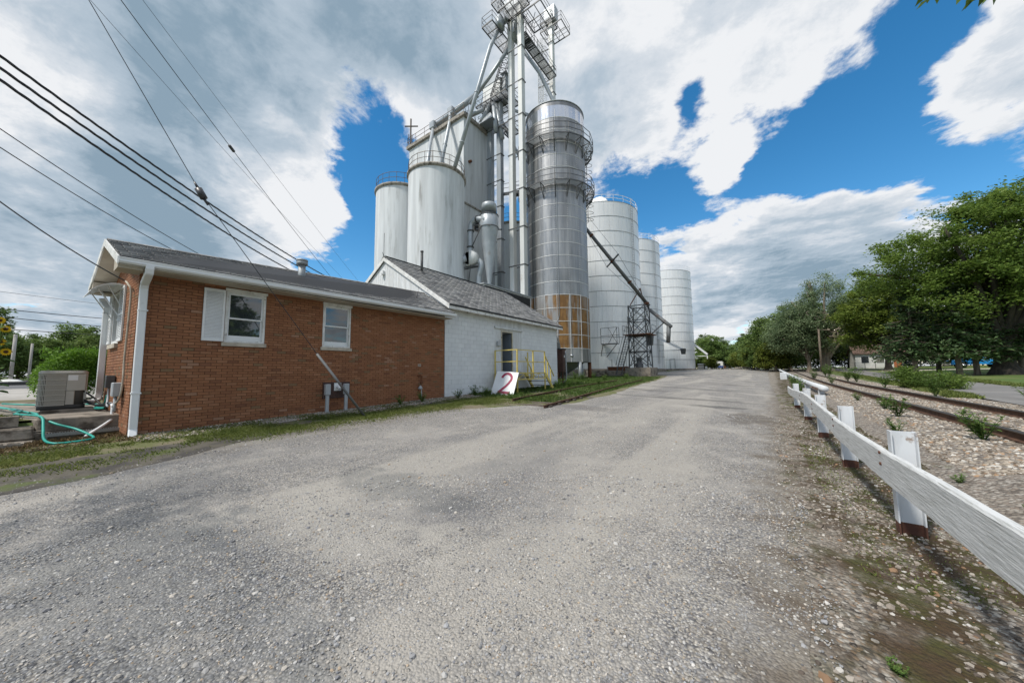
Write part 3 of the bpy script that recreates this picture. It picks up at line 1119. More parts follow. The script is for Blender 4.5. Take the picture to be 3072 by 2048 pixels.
BR = {}
cells = []                                   # (matrix, length, distance)
nc = int((z_top - z_base) / CH)
for c in range(nc + 1):
    z = z_base + c * CH
    y = OY0 - (BL / 2 if c % 2 else 0)
    while y < OY1 - .02:
        a, b = max(y, OY0), min(y + BL, OY1)
        y += BL
        segs = [(a, b)]
        for (w0, w1, v0, v1) in WIN:
            if z + CH * .6 > v0 and z + CH * .4 < v1:
                ns = []
                for (p, q) in segs:
                    if q <= w0 or p >= w1:
                        ns.append((p, q))
                    else:
                        if p < w0:
                            ns.append((p, w0))
                        if q > w1:
                            ns.append((w1, q))
                segs = ns
        for (p, q) in segs:
            if q - p > .03:
                if z + CH < hz(OX, (p + q) / 2) - .03:
                    continue
                cells.append((Matrix.Translation((OX + random.uniform(0, .003), p, z)), q - p, math.hypot(OX, (p + q) / 2 - 2.0) + abs(z - 1.2) * .4))
# the end wall turns the corner with a slight skew
ex, ey = nrm(V(-3.0, -.11, 0))[:2]
ang = math.atan2(ey, ex) - math.pi / 2       # local +y runs along the end wall
for c in range(nc + 12):
    z = z_base + c * CH
    s = .004 - (0 if c % 2 else BL / 2)
    lim0, lim1 = 0.0, 3.42
    if z > 3.80:
        k = (z - 3.80) / .78
        lim0, lim1 = 1.5 * k, 3.42 - 1.9 * k
        if k > 1:
            break
    while s < lim1 - .03:
        a, b = max(s, lim0), min(s + BL, lim1)
        s += BL
        if b - a < .03:
            continue
        if z + CH < .55 and a > 1.25:
            continue
        segs = [(a, b)]
        if 2.30 < z + .03 < 3.68:
            segs = [(p, q) for (p, q) in ((a, min(b, 1.98)), (max(a, 2.98), b)) if q - p > .03]
        for (p, q) in segs:
            px, py = OX + ex * p, OY0 + ey * p
            m4 = Matrix.Translation((px, py, z)) @ Matrix.Rotation(ang, 4, 'Z') @ Matrix.Scale(-1, 4, (1, 0, 0))
            cells.append((m4, q - p, 20 + p))
main = [q for q in cells if abs(q[1] - BL) < .004 and q[2] < 20]
main.sort(key=lambda q: q[2])
part_ids = set(id(q) for q in main[:296])
bm_ = MB()
proto = [brick_mesh(BL, seed=i) for i in range(4)]
pv = [np.array([tuple(v.co) for v in p.vertices]) for p in proto]
k = 0
for q in cells:
    if id(q) in part_ids:
        piece(proto[k % 4], 'brick', office, q[0])
    else:
        vv = pv[k % 4] * V(1, q[1] / BL, 1)
        M_ = np.array(q[0])
        w_ = vv @ M_[:3, :3].T + M_[:3, 3]
        fl = MB.BOXF if np.linalg.det(M_[:3, :3]) > 0 else [f[::-1] for f in MB.BOXF]
        bm_.add(w_, fl)
    k += 1
bm_.build('brick_courses', 'brick', office, kind='stuff')

# ---- roof: two slopes, ridge rising slightly to the far end
RY0, RY1 = .74, 10.2
EV = lambda t: V(-10.42, .78 + t * (10.18 - .78), 3.93 + .06 * t)       # near eave
RG = lambda t: V(-12.45, .70 + t * (10.15 - .70), 4.74 + .42 * t)       # ridge
FE = lambda t: V(-14.62, .62 + t * (10.15 - .62), 3.90 + .06 * t)       # far eave


def slab(mb_, A, B, n, th):
    """thin roof deck between two edge lines"""
    for i in range(n):
        t0, t1 = i / n, (i + 1) / n
        p = [A(t0), A(t1), B(t1), B(t0)]
        mb_.hexa([q - V(0, 0, th) for q in p] + p)


mb = MB()
slab(mb, EV, RG, 1, .06)
slab(mb, lambda t: RG(t), FE, 1, .06)
roof = mb.build('roof', 'black_trim', office)


def shingles(A, B, L, rows, tab, flip=False):
    """tabs of overlapping shingles on the slope from eave line A to ridge line B"""
    v, f = [], []
    k = 0
    for r in range(rows):
        u0, u1 = r / rows, min((r + 1.15) / rows, 1.0)
        off = (r % 2) * .5 + random.uniform(-.1, .1)
        n = int(L / tab) + 2
        for i in range(-1, n):
            t0 = max(0, (i + off) * tab / L + .002)
            t1 = min(1, (i + 1 + off) * tab / L - .002)
            if t1 - t0 < .004:
                continue
            j = random.uniform(-.004, .004)
            P = []
            for (t, u) in ((t0, u0), (t1, u0), (t1, u1), (t0, u1)):
                P.append(A(t) * (1 - u) + B(t) * u)
            nz = V(0, 0, 1)
            lo_ = .022 + abs(j)
            b0 = [P[0] + nz * lo_ * .3, P[1] + nz * lo_ * .3, P[2], P[3]]
            tp = [P[0] + nz * (lo_ + .006), P[1] + nz * (lo_ + .006), P[2] + nz * .006, P[3] + nz * .006]
            o = len(v)
            v += b0 + tp
            f += [tuple(q + o for q in (g if not flip else g[::-1])) for g in ((4, 5, 6, 7), (0, 1, 5, 4), (0, 4, 7, 3), (1, 2, 6, 5))]
    return v, f


mb = MB()
mb.add(*shingles(EV, RG, 9.4, 17, .30))
mb.add(*shingles(FE, RG, 9.4, 17, .30, True))
mb.build('shingles', 'shingle', roof, kind='stuff')
mb = MB()
for i in range(32):
    t0, t1 = i / 32, (i + 1.1) / 32
    a, b = RG(t0), RG(min(t1, 1))
    for sgn in (1, -1):
        mb.add([a + V(0, 0, .03), b + V(0, 0, .024), b + V(sgn * .14, 0, -.035), a + V(sgn * .14, 0, -.03)], [(0, 1, 2, 3) if sgn < 0 else (3, 2, 1, 0)])
mb.build('ridge_cap', 'shingle', roof)
# fascia, rake boards, soffits
mb = MB()
a, b = EV(0), EV(1)
mb.hexa([a + V(-.03, 0, -.17), b + V(-.03, 0, -.17), b + V(-.06, 0, -.17), a + V(-.06, 0, -.17), a + V(-.03, 0, -.03), b + V(-.03, 0, -.03), b + V(-.06, 0, -.03), a + V(-.06, 0, -.03)])
a, b = FE(0), FE(1)
mb.hexa([a + V(.06, 0, -.17), b + V(.06, 0, -.17), b + V(.03, 0, -.17), a + V(.03, 0, -.17), a + V(.06, 0, -.03), b + V(.06, 0, -.03), b + V(.03, 0, -.03), a + V(.03, 0, -.03)])
mb.build('fascia', 'white_paint', office)
mb = MB()
for (A, B) in ((EV, RG), (FE, RG)):
    a, b = A(0), B(0)
    for (y0, y1, zt, zb) in ((-.035, -.008, -.005, -.17),):
        mb.hexa([a + V(0, y0, zb), b + V(0, y0, zb), b + V(0, y1, zb), a + V(0, y1, zb), a + V(0, y0, zt), b + V(0, y0, zt), b + V(0, y1, zt), a + V(0, y1, zt)])
mb.build('rake_board', 'white_peel', office)
mb = MB()
mb.box(-11.02, -10.49, .80, 10.12, 3.745, 3.765)
mb.box(-14.38, -13.98, .72, 10.12, 3.70, 3.72)
for (A, B) in ((EV, RG), (FE, RG)):
    a, b = A(0), B(0)
    mb.add([a + V(0, -.006, -.16), b + V(0, -.006, -.16), b + V(0, .48, -.16), a + V(0, .48, -.16)], [(0, 1, 2, 3)])
mb.build('soffit', 'soffit', office)
mb = MB()                                     # boxed return at the near gable corner
mb.hexa([(-10.46, .76, 3.70), (-11.0, .75, 3.70), (-11.0, 1.12, 3.70), (-10.46, 1.12, 3.70), (-10.46, .76, 3.80), (-11.0, .75, 3.98), (-11.0, 1.12, 3.98), (-10.46, 1.12, 3.80)])
mb.hexa([(-14.40, .62, 3.66), (-13.98, .63, 3.66), (-13.98, 1.05, 3.66), (-14.40, 1.05, 3.66), (-14.40, .62, 3.76), (-13.98, .63, 3.94), (-13.98, 1.05, 3.94), (-14.40, 1.05, 3.76)])
mb.build('eave_return', 'soffit', office)
# gutters: an ogee trough along each eave
pro = [(0, 0), (.10, 0), (.125, .035), (.12, .07), (.135, .115), (.125, .12), (.112, .075), (.116, .04), (.095, .012), (.01, .012), (.01, .12), (0, .12)]
mb = MB()
a, b = EV(0) + V(-.03, -.02, -.155), EV(1) + V(-.03, .05, -.155)
mb.ext(pro, a, (1, 0, 0), (0, 0, 1), b)
g1 = mb.build('gutter', 'white_metal', office)
mb = MB()
a, b = FE(0) + V(.03, -.02, -.155), FE(1) + V(.03, .02, -.155)
mb.ext(pro, a, (-1, 0, 0), (0, 0, 1), b)
mb.build('gutter', 'white_metal', office)


def downspout(pts, wd, dp, side):
    """rectangular pipe through points"""
    m_ = MB()
    for i in range(len(pts) - 1):
        a, b = V(*pts[i]), V(*pts[i + 1])
        d = nrm(b - a)
        m_.beam(a - d * (.02 if i else 0), b + d * .02, wd, dp, side)
    return m_


m_ = downspout([(-10.37, 1.20, 3.83), (-10.37, 1.20, 3.74), (-10.40, 1.20, 3.66), (-10.86, 1.20, 3.50), (-10.91, 1.20, 3.40), (-10.91, 1.21, .34), (-10.80, 1.20, .20)], .13, .10, (1, 0, 0))
dsp = m_.build('downspout', 'white_metal', office, bevel=.012)
MB().box(-10.86, -10.75, 1.145, 1.255, .165, .18).build('outlet_mouth', 'black_trim', dsp)
mb = MB()
for z in (1.1, 2.9):
    mb.box(-11.0, -10.845, 1.135, 1.285, z, z + .03)
mb.build('strap', 'white_metal', dsp)
m_ = downspout([(-14.6, .84, 3.62), (-14.6, .86, 3.52), (-14.47, .93, 3.34), (-14.47, .93, 3.2), (-14.47, .93, 1.05), (-14.4, .91, .86), (-14.28, .80, .80)], .10, .13, (0, 1, 0))
m_.build('downspout', 'white_metal', office, bevel=.012)


# ---- windows on the long wall
def window(y0, y1, z0, z1, rail):
    fr = MB()
    X1, X0 = OX + .012, OX - .14
    fw = .055
    fr.box(X0, X1 - .02, y0 + .002, y0 + fw, z0, z1)
    fr.box(X0, X1 - .02, y1 - fw, y1 - .002, z0, z1)
    fr.box(X0, X1 - .02, y0 + fw, y1 - fw, z1 - .10, z1)
    fr.box(X0, X1 - .02, y0 + fw, y1 - fw, z0, z0 + .05)
    fr.box(X0, X1 + .02, y0 - .02, y1 + .02, z1 - .06, z1 + .01)
    wnd = fr.build('window', 'white_peel', office)
    sl = MB()
    sl.box(OX - .15, OX + .045, y0 - .05, y1 + .04, z0 - .105, z0 - .004)
    sl.build('sill', 'stone_sill', wnd, bevel=.006)
    a0, a1 = y0 + fw, y1 - fw
    zm = z0 + .05 + (z1 - z0 - .15) * rail
    for (nm, b0, b1, xo) in (('sash', z0 + .05, zm + .02, -.075), ('sash', zm - .02, z1 - .10, -.045)):
        s_ = MB()
        t = .045
        bt = .13 if nm == 'sash' and b0 < zm - .1 else .035
        s_.box(OX + xo - .03, OX + xo, a0, a0 + t, b0, b1)
        s_.box(OX + xo - .03, OX + xo, a1 - t, a1, b0, b1)
        s_.box(OX + xo - .03, OX + xo, a0 + t, a1 - t, b0, b0 + bt)
        s_.box(OX + xo - .03, OX + xo, a0 + t, a1 - t, b1 - t, b1)
        s_.build('sash', 'white_metal', wnd)
        MB().box(OX + xo - .022, OX + xo - .012, a0 + t, a1 - t, b0 + bt, b1 - t).build('pane', 'glass', wnd)
    return wnd


window(2.66, 3.54, 2.32, 3.70, .47)
window(5.07, 5.97, 2.32, 3.72, .50)


def shutter(org, ax, out, wd, ht, nsl, m='white_paint', mid=False):
    """louvred shutter: frame as the part, its slats as sub-parts sharing one mesh"""
    o, ax, out = V(*org), V(*ax), V(*out)
    f = MB()
    t = .045

    def bar(a0, a1, b0, b1, d=.032):
        p = lambda a, b, c: o + ax * a + V(0, 0, b) + out * c
        f.hexa([p(a0, b0, 0), p(a1, b0, 0), p(a1, b0, d), p(a0, b0, d), p(a0, b1, 0), p(a1, b1, 0), p(a1, b1, d), p(a0, b1, d)])
    bar(0, t, 0, ht)
    bar(wd - t, wd, 0, ht)
    bar(t, wd - t, 0, .06)
    bar(t, wd - t, ht - .055, ht)
    if mid:
        bar(t, wd - t, ht * .48, ht * .48 + .05)
    sh_ = f.build('shutter', m, office)
    sm = MB()
    dz = (ht - .115) / nsl
    p = lambda a, b, c: ax * a + V(0, 0, b) + out * c
    sm.hexa([p(t, 0, .020), p(wd - t, 0, .020), p(wd - t, 0, .027), p(t, 0, .027), p(t, dz * .95, .004), p(wd - t, dz * .95, .004), p(wd - t, dz * .95, .011), p(t, dz * .95, .011)])
    me = bpy.data.meshes.new('slat')
    me.from_pydata(sm.v[0].tolist(), [], sm.f)
    me.materials.append(MATS[m])
    for i in range(nsl):
        q = piece(me, 'slat', sh_, Matrix.Translation(tuple(o + V(0, 0, .06 + i * dz))))
    return sh_


shutter((OX + .012, 2.22, 2.33), (0, 1, 0), (1, 0, 0), .42, 1.31, 34)
# end wall window with shutters and curved awning
W0 = V(OX, OY0, 0)
EV_ = V(ex, ey, 0)
on = V(-ey, ex, 0)
on = on if on[1] < 0 else -on
mb = MB()


def ebar(mb_, a0, a1, z0, z1, c0, c1):
    p = lambda a, z, c: W0 + EV_ * a + V(0, 0, z) + on * c
    mb_.hexa([p(a0, z0, c0), p(a1, z0, c0), p(a1, z0, c1), p(a0, z0, c1), p(a0, z1, c0), p(a1, z1, c0), p(a1, z1, c1), p(a0, z1, c1)])


ebar(mb, 1.98, 2.04, 2.30, 3.68, -.12, .0)
ebar(mb, 2.92, 2.98, 2.30, 3.68, -.12, .0)
ebar(mb, 2.04, 2.92, 3.60, 3.68, -.12, .0)
ebar(mb, 2.04, 2.92, 2.30, 2.38, -.12, .0)
ebar(mb, 2.04, 2.92, 2.96, 3.0, -.10, -.05)
ew = mb.build('window', 'white_paint', office)
mb = MB()
ebar(mb, 2.04, 2.92, 2.38, 3.60, -.085, -.075)
mb.build('pane', 'glass', ew)
mb = MB()
ebar(mb, 1.93, 3.03, 2.19, 2.297, -.1, .06)
mb.build('sill', 'stone_sill', ew)
for a in (1.36, 2.99):
    shutter(W0 + EV_ * a + V(0, 0, 2.33) + on * .006, EV_, on, .60 if a < 2 else .43, 1.36, 30, mid=True)
mb = MB()
prof = [(0, 0), (.10, .03), (.22, .02), (.34, -.03), (.45, -.11), (.53, -.20)]
for i in range(len(prof) - 1):
    (c0, z0), (c1, z1) = prof[i], prof[i + 1]
    p = lambda a, z, c: W0 + EV_ * a + V(0, 0, 3.72 + z) + on * c
    mb.hexa([p(1.62, z0 - .02, c0), p(3.1, z0 - .02, c0), p(3.1, z1 - .02, c1), p(1.62, z1 - .02, c1), p(1.62, z0, c0), p(3.1, z0, c0), p(3.1, z1, c1), p(1.62, z1, c1)])
aw = mb.build('awning', 'white_metal', office)
mb = MB()
for a in (1.9, 2.9):
    p = lambda z, c: tuple(W0 + EV_ * a + V(0, 0, z) + on * c)
    mb.beam(p(3.60, .40), p(2.95, .02), .02)
    mb.beam(p(3.72, .25), p(3.25, .02), .018)
mb.build('awning_strut', 'white_metal', aw)

# ---- roof vents on the office
mb = MB()
px, py = -11.75, 4.70
mb.cyl((px, py, 4.3), (px, py, 4.95), .105, n=16)
mb.lathe((px, py, 4.95), [(.105, 0), (.16, .02), (.165, .10), (.14, .13), (.165, .14), (.16, .19), (.0, .21)], 16)
mb.lathe((px, py, 4.30), [(.24, .02), (.13, .10), (.11, .22)], 16)
mb.build('roof_vent', 'galv_dull', office, True)
mb = MB()
mb.cyl((-11.46, 9.0, 4.3), (-11.46, 9.0, 4.86), .035, n=10)
mb.lathe((-11.46, 9.0, 4.33), [(.12, 0), (.05, .1)], 12)
mb.build('roof_pipe', 'dark_metal', office, True)

# ---- fittings on the walls (each a thing of its own)
p = thing('wall_vent', 'dark board on the brick wall holding a pale square vent hood', 'vent', (-10.98, 5.5, .9))
MB().box(-10.995, -10.955, 5.13, 5.97, .72, 1.22).build('board', 'rust', p)
mb = MB()
mb.box(-10.955, -10.94, 5.46, 5.68, .95, 1.19)
mb.build('plate', 'white_metal', p)
mb = MB()
mb.tube([(-10.95, 5.57, 1.08), (-10.87, 5.57, 1.08), (-10.83, 5.57, 1.05), (-10.82, 5.57, 1.0)], .05, 12)
mb.build('hood', 'white_metal', p, True)
mat('board_dark', (.045, .028, .024), .8, 0, (.09, .05, .04), 9, .4, .6, stretch=(1, 8, 1))
bpy.data.objects['board'].data.materials[0] = MATS['board_dark']
for i, y in enumerate((5.14, 5.72)):
    p = thing('meter_post', ('grey conduit post with meter box clear of the guy wire guard', 'grey conduit post with meter box crossed by the guy wire guard')[i], 'post', (-10.7, y, hz(-10.7, y)))
    MB().box(-10.735, -10.665, y - .045, y + .045, hz(-10.7, y) - .1, 1.0).build('conduit', 'grey_plastic', p, bevel=.008)
    MB().box(-10.76, -10.64, y - .075, y + .075, .84, 1.17).build('meter_box', 'grey_plastic', p, bevel=.015)
p = thing('gas_meter', 'small grey gas regulator on a rusty bent pipe at the brick wall', 'gas meter', (-10.9, 8.82, hz(-10.9, 8.8)))
mb = MB()
mb.tube(bez([(-10.9, 8.86, .3), (-10.9, 8.86, .8), (-10.9, 8.83, .95)], 6), .022, 8)
mb.build('riser', 'grey_plastic', p, True)
mb = MB()
mb.tube(bez([(-10.9, 8.83, .95), (-10.9, 8.85, 1.2), (-10.9, 8.86, 1.34), (-10.9, 8.80, 1.38), (-11.0, 8.72, 1.36)], 6), .024, 8)
mb.cyl((-10.9, 8.8, 1.10), (-10.9, 8.92, 1.10), .035, n=8)
mb.build('pipe', 'rust', p, True)
mb = MB()
mb.lathe((-10.9, 8.80, .82), [(.0, 0), (.05, .01), (.085, .05), (.085, .08), (.05, .12), (.03, .16), (0, .165)], 14)
mb.build('regulator', 'grey_plastic', p, True)
p = thing('address_plate', 'tiny pale plate fixed high on the brick wall above the gas meter', 'plate', (-10.99, 8.8, 1.75))
MB().box(-10.992, -10.975, 8.74, 8.88, 1.73, 1.83).build('plate', 'stone_sill', p)
mb = MB()
for y in (8.775, 8.815, 8.85):
    mb.box(-10.976, -10.972, y - .012, y + .012, 1.75, 1.80)
mb.build('mark', 'dark_metal', p)

# ================================================================== white block building
mat('white_block', (.70, .72, .73), .75, 0, (.64, .655, .67), 1.5, .35, .65, dirt=(.40, .39, .37), dscale=1.6, dstretch=(1, 1, 1.8), dlo=.66, dhi=.76, damt=.5, var=.035, bump=.003, bscale=40)
mat('white_boards', (.66, .68, .69), .75, 0, (.57, .58, .58), 4, .4, .6, stretch=(1, 1, .2), dirt=(.27, .25, .23), dscale=3.5, dstretch=(1.4, 1.4, .18), dlo=.60, dhi=.70, damt=.8, bump=.003, bscale=30, bstretch=(1, 1, .1))
mat('yellow_paint', (.62, .50, .13), .55, 0, (.54, .42, .11), 3, .4, .6, dirt=(.16, .075, .03), dscale=3.2, dlo=.60, dhi=.70, damt=.85)
mat('brown_enamel', (.075, .038, .030), .5, 0, (.095, .05, .04), 3, dirt=(.14, .07, .04), dscale=3, dlo=.62, dhi=.75)
mat('grate', (.20, .21, .22), .5, .6, (.26, .27, .28), 3)
WY0, WY1 = 10.17, 20.2
hall = thing('block_building', 'white painted block building with grey shingle roof and open side door', 'building', (-15.5, 15.2, .5))
DY0, DY1 = 13.57, 16.0                       # boarded bay with the door
mb = MB()
mb.box(-20.0, -11.012, WY0 + .012, DY0, .1, 4.42)
mb.box(-20.0, -11.012, DY1, WY1, .1, 4.42)
mb.box(-20.0, -13.4, DY0, DY1, .1, 4.42)
mb.box(-13.4, -11.012, DY0, DY1, .1, 1.5)
mb.box(-13.4, -11.03, DY0, 14.2, 1.5, 4.42)
mb.box(-13.4, -11.03, 15.08, DY1, 1.5, 4.42)
mb.box(-13.4, -11.03, 14.2, 15.08, 3.58, 4.42)
mb.add([(-20, WY0 + .012, 4.42), (-11.01, WY0 + .012, 4.42), (-15.5, WY0 + .012, 7.33), (-20, WY1, 4.42), (-11.01, WY1, 4.42), (-15.5, WY1, 7.33)],
       [(0, 1, 2), (5, 4, 3), (0, 3, 4, 1), (1, 4, 5, 2), (2, 5, 3, 0)])
mat('block_joint', (.53, .54, .55), .9)
mb.build('wall', 'block_joint', hall)
# blocks: each its own piece, thin recessed joints
blk = []
bh, bl = .2035, .4065
rows = int((4.42 - .3) / bh) + 1
for r in range(rows):
    z = 4.42 - (r + 1) * bh
    y = WY0 - (bl / 2 if r % 2 else 0)
    while y < WY1 - .02:
        a, b = max(y, WY0), min(y + bl, WY1)
        y += bl
        segs = [(a, b)]
        if z + bh > 1.52:
            segs = [(p_, q_) for p_, q_ in ((a, min(b, DY0)), (max(a, DY1), b)) if q_ - p_ > .04]
        for p_, q_ in segs:
            if z + bh > hz(-11, (p_ + q_) / 2) - .1:
                blk.append((p_, q_, z))


def block_mesh(L):
    m_ = MB()
    m_.box(-.03, 0, .004, L - .004, .0055, bh - .0055)
    me = bpy.data.meshes.new('block')
    me.from_pydata(m_.v[0].tolist(), [], m_.f)
    me.materials.append(MATS['white_block'])
    return me


bp_ = block_mesh(bl)
full = [q for q in blk if abs(q[1] - q[0] - bl) < .004]
full.sort(key=lambda q: q[0] + abs(q[2] - 1.5) * .3)
ids = set(id(q) for q in full[:296])
rest = MB()
for q in blk:
    x = -11.0 + random.uniform(-.005, .0)
    if id(q) in ids:
        piece(bp_, 'block', hall, Matrix.Translation((x, q[0], q[2])))
    else:
        rest.box(x - .03, x, q[0] + .004, q[1] - .004, q[2] + .0055, q[2] + bh - .0055)
rest.build('block_courses', 'white_block', hall, kind='stuff')
# gable of vertical boards above the office roof
nb = 46
for i in range(nb):
    x0 = -11.02 - i * (8.96 / nb)
    x1 = x0 - 8.96 / nb + .008
    zt = lambda x: 7.33 - abs(x + 15.5) * (7.33 - 4.42) / 4.49
    if zt((x0 + x1) / 2) < 4.6 and i > 3:
        continue
    yy = WY0 - .022 - random.uniform(0, .006)
    m_ = MB()
    m_.hexa([(x1, yy, 3.6), (x0, yy, 3.6), (x0, WY0, 3.6), (x1, WY0, 3.6), (x1, yy, zt(x1)), (x0, yy, zt(x0)), (x0, WY0, zt(x0)), (x1, WY0, zt(x1))])
    m_.build('board', 'white_boards', hall)
# boarded bay on the long wall
m_ = MB()
m_.box(-.02, 0, .003, .122, 0, .6)
nb = 20
for i in range(nb):
    y0 = DY0 + i * (DY1 - DY0) / nb
    y1 = y0 + (DY1 - DY0) / nb - .006
    xo = -11.008 + random.uniform(0, .006)
    z0 = 1.5 if not (y1 > 14.22 and y0 < 15.06) else 3.62
    m_ = MB()
    m_.box(-11.03, xo, y0, y1, z0, 4.40)
    m_.build('board', 'white_boards', hall)
mb = MB()
mb.box(-11.0, -10.93, DY0 - .02, DY1 + .02, 3.73, 3.83)
mb.box(-10.93, -10.915, DY0 - .02, DY1 + .02, 3.745, 3.765)
mb.build('door_track', 'white_boards', hall)
# the doorway: frame, open leaf, dark room
mb = MB()
mb.box(-11.10, -10.985, 14.13, 14.20, 1.5, 3.66)
mb.box(-11.10, -10.985, 15.08, 15.16, 1.5, 3.66)
mb.box(-11.10, -10.985, 14.20, 15.08, 3.58, 3.66)
mb.build('door_frame', 'yellow_paint', hall)
MATS['door_frame_paint'] = mat('door_frame_paint', (.50, .47, .38), .7, 0, (.42, .38, .28), 4, dirt=(.2, .14, .08), dscale=5, dlo=.58, dhi=.7)
bpy.data.objects['door_frame'].data.materials[0] = MATS['door_frame_paint']
mb = MB()
mb.box(-11.95, -11.06, 15.03, 15.075, 1.52, 3.56)
dl = mb.build('door', 'room_wall', hall)
mb = MB()
mb.box(-11.90, -11.83, 14.98, 15.03, 2.45, 2.55)
mb.build('handle', 'galv', dl)
mb = MB()
mb.box(-13.38, -13.36, 13.6, 15.9, 1.5, 4.3)
mb.box(-13.36, -11.12, 14.19, 15.09, 1.5, 1.506)
mb.build('room', 'room_wall', hall)
p = thing('switch_box', 'small grey electric box beside the open side door', 'electric box', (-10.97, 13.85, 2.9))
MB().box(-11.0, -10.88, 13.72, 14.0, 2.82, 3.06).build('box', 'grey_plastic', p, bevel=.01)
MB().tube([(-10.95, 13.97, 3.06), (-10.95, 13.97, 3.12), (-10.99, 13.97, 3.14)], .015, 6).build('conduit', 'grey_plastic', p)
# roof
EV2 = lambda t: V(-10.62, WY0 - .10 + t * (WY1 - WY0 + .3), 4.42)
RG2 = lambda t: V(-15.5, WY0 - .10 + t * (WY1 - WY0 + .3), 7.48)
FE2 = lambda t: V(-20.4, WY0 - .10 + t * (WY1 - WY0 + .3), 4.42)
mb = MB()
slab(mb, EV2, RG2, 1, .07)
slab(mb, RG2, FE2, 1, .07)
roof2 = mb.build('roof', 'black_trim', hall)
mb = MB()
mb.add(*shingles(EV2, RG2, 10.33, 40, .30))
mb.add(*shingles(FE2, RG2, 10.33, 40, .30, True))
mb.build('shingles', 'shingle', roof2, kind='stuff')
mb = MB()
mb.beam(RG2(0) + V(.06, 0, .03), RG2(1) + V(.06, 0, .03), .14, .02)
mb.build('ridge_cap', 'black_trim', roof2)
mb = MB()
for (A, B) in ((EV2, RG2), (FE2, RG2)):
    a, b = A(0), B(0)
    mb.hexa([a + V(0, -.03, -.22), b + V(0, -.03, -.22), b + V(0, .0, -.22), a + V(0, .0, -.22), a + V(0, -.03, -.01), b + V(0, -.03, -.01), b + V(0, .0, -.01), a + V(0, .0, -.01)])
mb.build('rake_board', 'white_peel', hall)
mb = MB()
mb.box(-10.66, -10.64, WY0 - .1, WY1 + .2, 4.22, 4.37)
mb.box(-11.0, -10.66, WY0 - .05, WY1 + .15, 4.34, 4.36)
mb.box(-11.0, -10.94, WY0, WY1, 4.22, 4.34)
mb.build('fascia', 'white_peel', hall)
mb = MB()
mb.box(-15.7, -15.5, WY0 - .16, WY0 - .03, 6.55, 6.75)
mb.box(-15.66, -15.54, WY0 - .20, WY0 - .16, 6.50, 6.62)
mb.build('gable_lamp', 'white_paint', hall)
mb = MB()
mb.cyl((-14.4, 11.62, 6.6), (-14.4, 11.62, 7.95), .07, n=12)
mb.cyl((-14.4, 11.62, 7.93), (-14.4, 11.62, 8.0), .085, n=12)
mb.lathe((-14.4, 11.62, 6.72), [(.2, 0), (.1, .15)], 12)
mb.build('chimney_pipe', 'dark_metal', hall, True)
mb = MB()
mb.cyl((-15.5, WY0 - .12, 7.4), (-15.5, WY0 - .12, 8.75), .012, n=6)
mb.beam((-15.5, WY0 - .12, 7.55), (-15.75, WY0 - .12, 7.28), .02)
mb.beam((-15.5, WY0 - .12, 7.55), (-15.25, WY0 - .12, 7.28), .02)
mb.beam((-15.62, WY0 - .12, 7.75), (-15.5, WY0 - .12, 7.5), .02)
mb.build('mast', 'dark_metal', hall)

# ---- yellow steel stair platform
st = thing('stair_platform', 'yellow steel stair platform with railings at the open side door', 'platform', (-10.2, 14.7, .45))
PX0, PX1, PY0, PY1, PZ = -10.9, -9.5, 13.44, 16.03, 1.44
mb = MB()
mb.box(PX0, PX1, PY0, PY1, PZ - .03, PZ)
mb.build('floor', 'grate', st)
mb = MB()
for z in (PZ - .03, PZ - .33):
    mb.beam((PX1, PY0, z), (PX1, PY1, z), .045)
    mb.beam((PX0, PY0, z), (PX1, PY0, z), .045)
n = 4
for i in range(n):
    y0 = PY0 + (PY1 - PY0) * i / n
    y1 = PY0 + (PY1 - PY0) * (i + 1) / n
    a, b = (PZ - .32, PZ - .04) if i % 2 == 0 else (PZ - .04, PZ - .32)
    mb.beam((PX1, y0, a), (PX1, y1, b), .022)
    mb.beam((PX1, y1, PZ - .32), (PX1, y1, PZ - .04), .022)
mb.build('truss', 'yellow_paint', st)
for (x, y) in ((PX1, PY0), (PX1, 14.86), (PX1, PY1), (PX0, PY0 + .05)):
    zb = hz(x, y) - .08 if y != 14.86 else PZ - .33
    MB().beam((x, y, zb), (x, y, 2.55), .055).build('post', 'yellow_paint', st)
mb = MB()
for z in (2.55, 1.98):
    mb.beam((PX0, PY0 + .03, z), (PX1, PY0, z), .042)
    mb.beam((PX1, PY0, z), (PX1, PY1, z), .042)
mb.build('railing', 'yellow_paint', st)
for i, (x, y0) in enumerate(((PX1, PY1), (PX0 + .1, PY1 + .3))):
    mb = MB()
    mb.beam((x, PY1, PZ - .05), (x, PY1 + .85, .55), .05, .16)
    mb.build('stringer', 'yellow_paint', st)
    mb = MB()
    mb.beam((x, PY1 + .06, 2.3), (x, PY1 + .98, 1.22), .045)
    mb.beam((x, PY1 + .28, 2.08), (x, PY1 + .28, 1.15), .045)
    mb.beam((x, PY1 + .62, 1.66), (x, PY1 + .62, .6), .045)
    mb.build('handrail', 'yellow_paint', st)
MB().beam((PX0 + .1, PY1 + .3, 1.2), (PX0 + .1, PY1 + .3, 2.58), .05).build('post', 'yellow_paint', st)
for i in range(4):
    y = PY1 + .12 + i * .19
    z = PZ - .24 - i * .235
    MB().box(PX0 + .1, PX1, y, y + .22, z - .03, z).build('step', 'dark_metal', st)

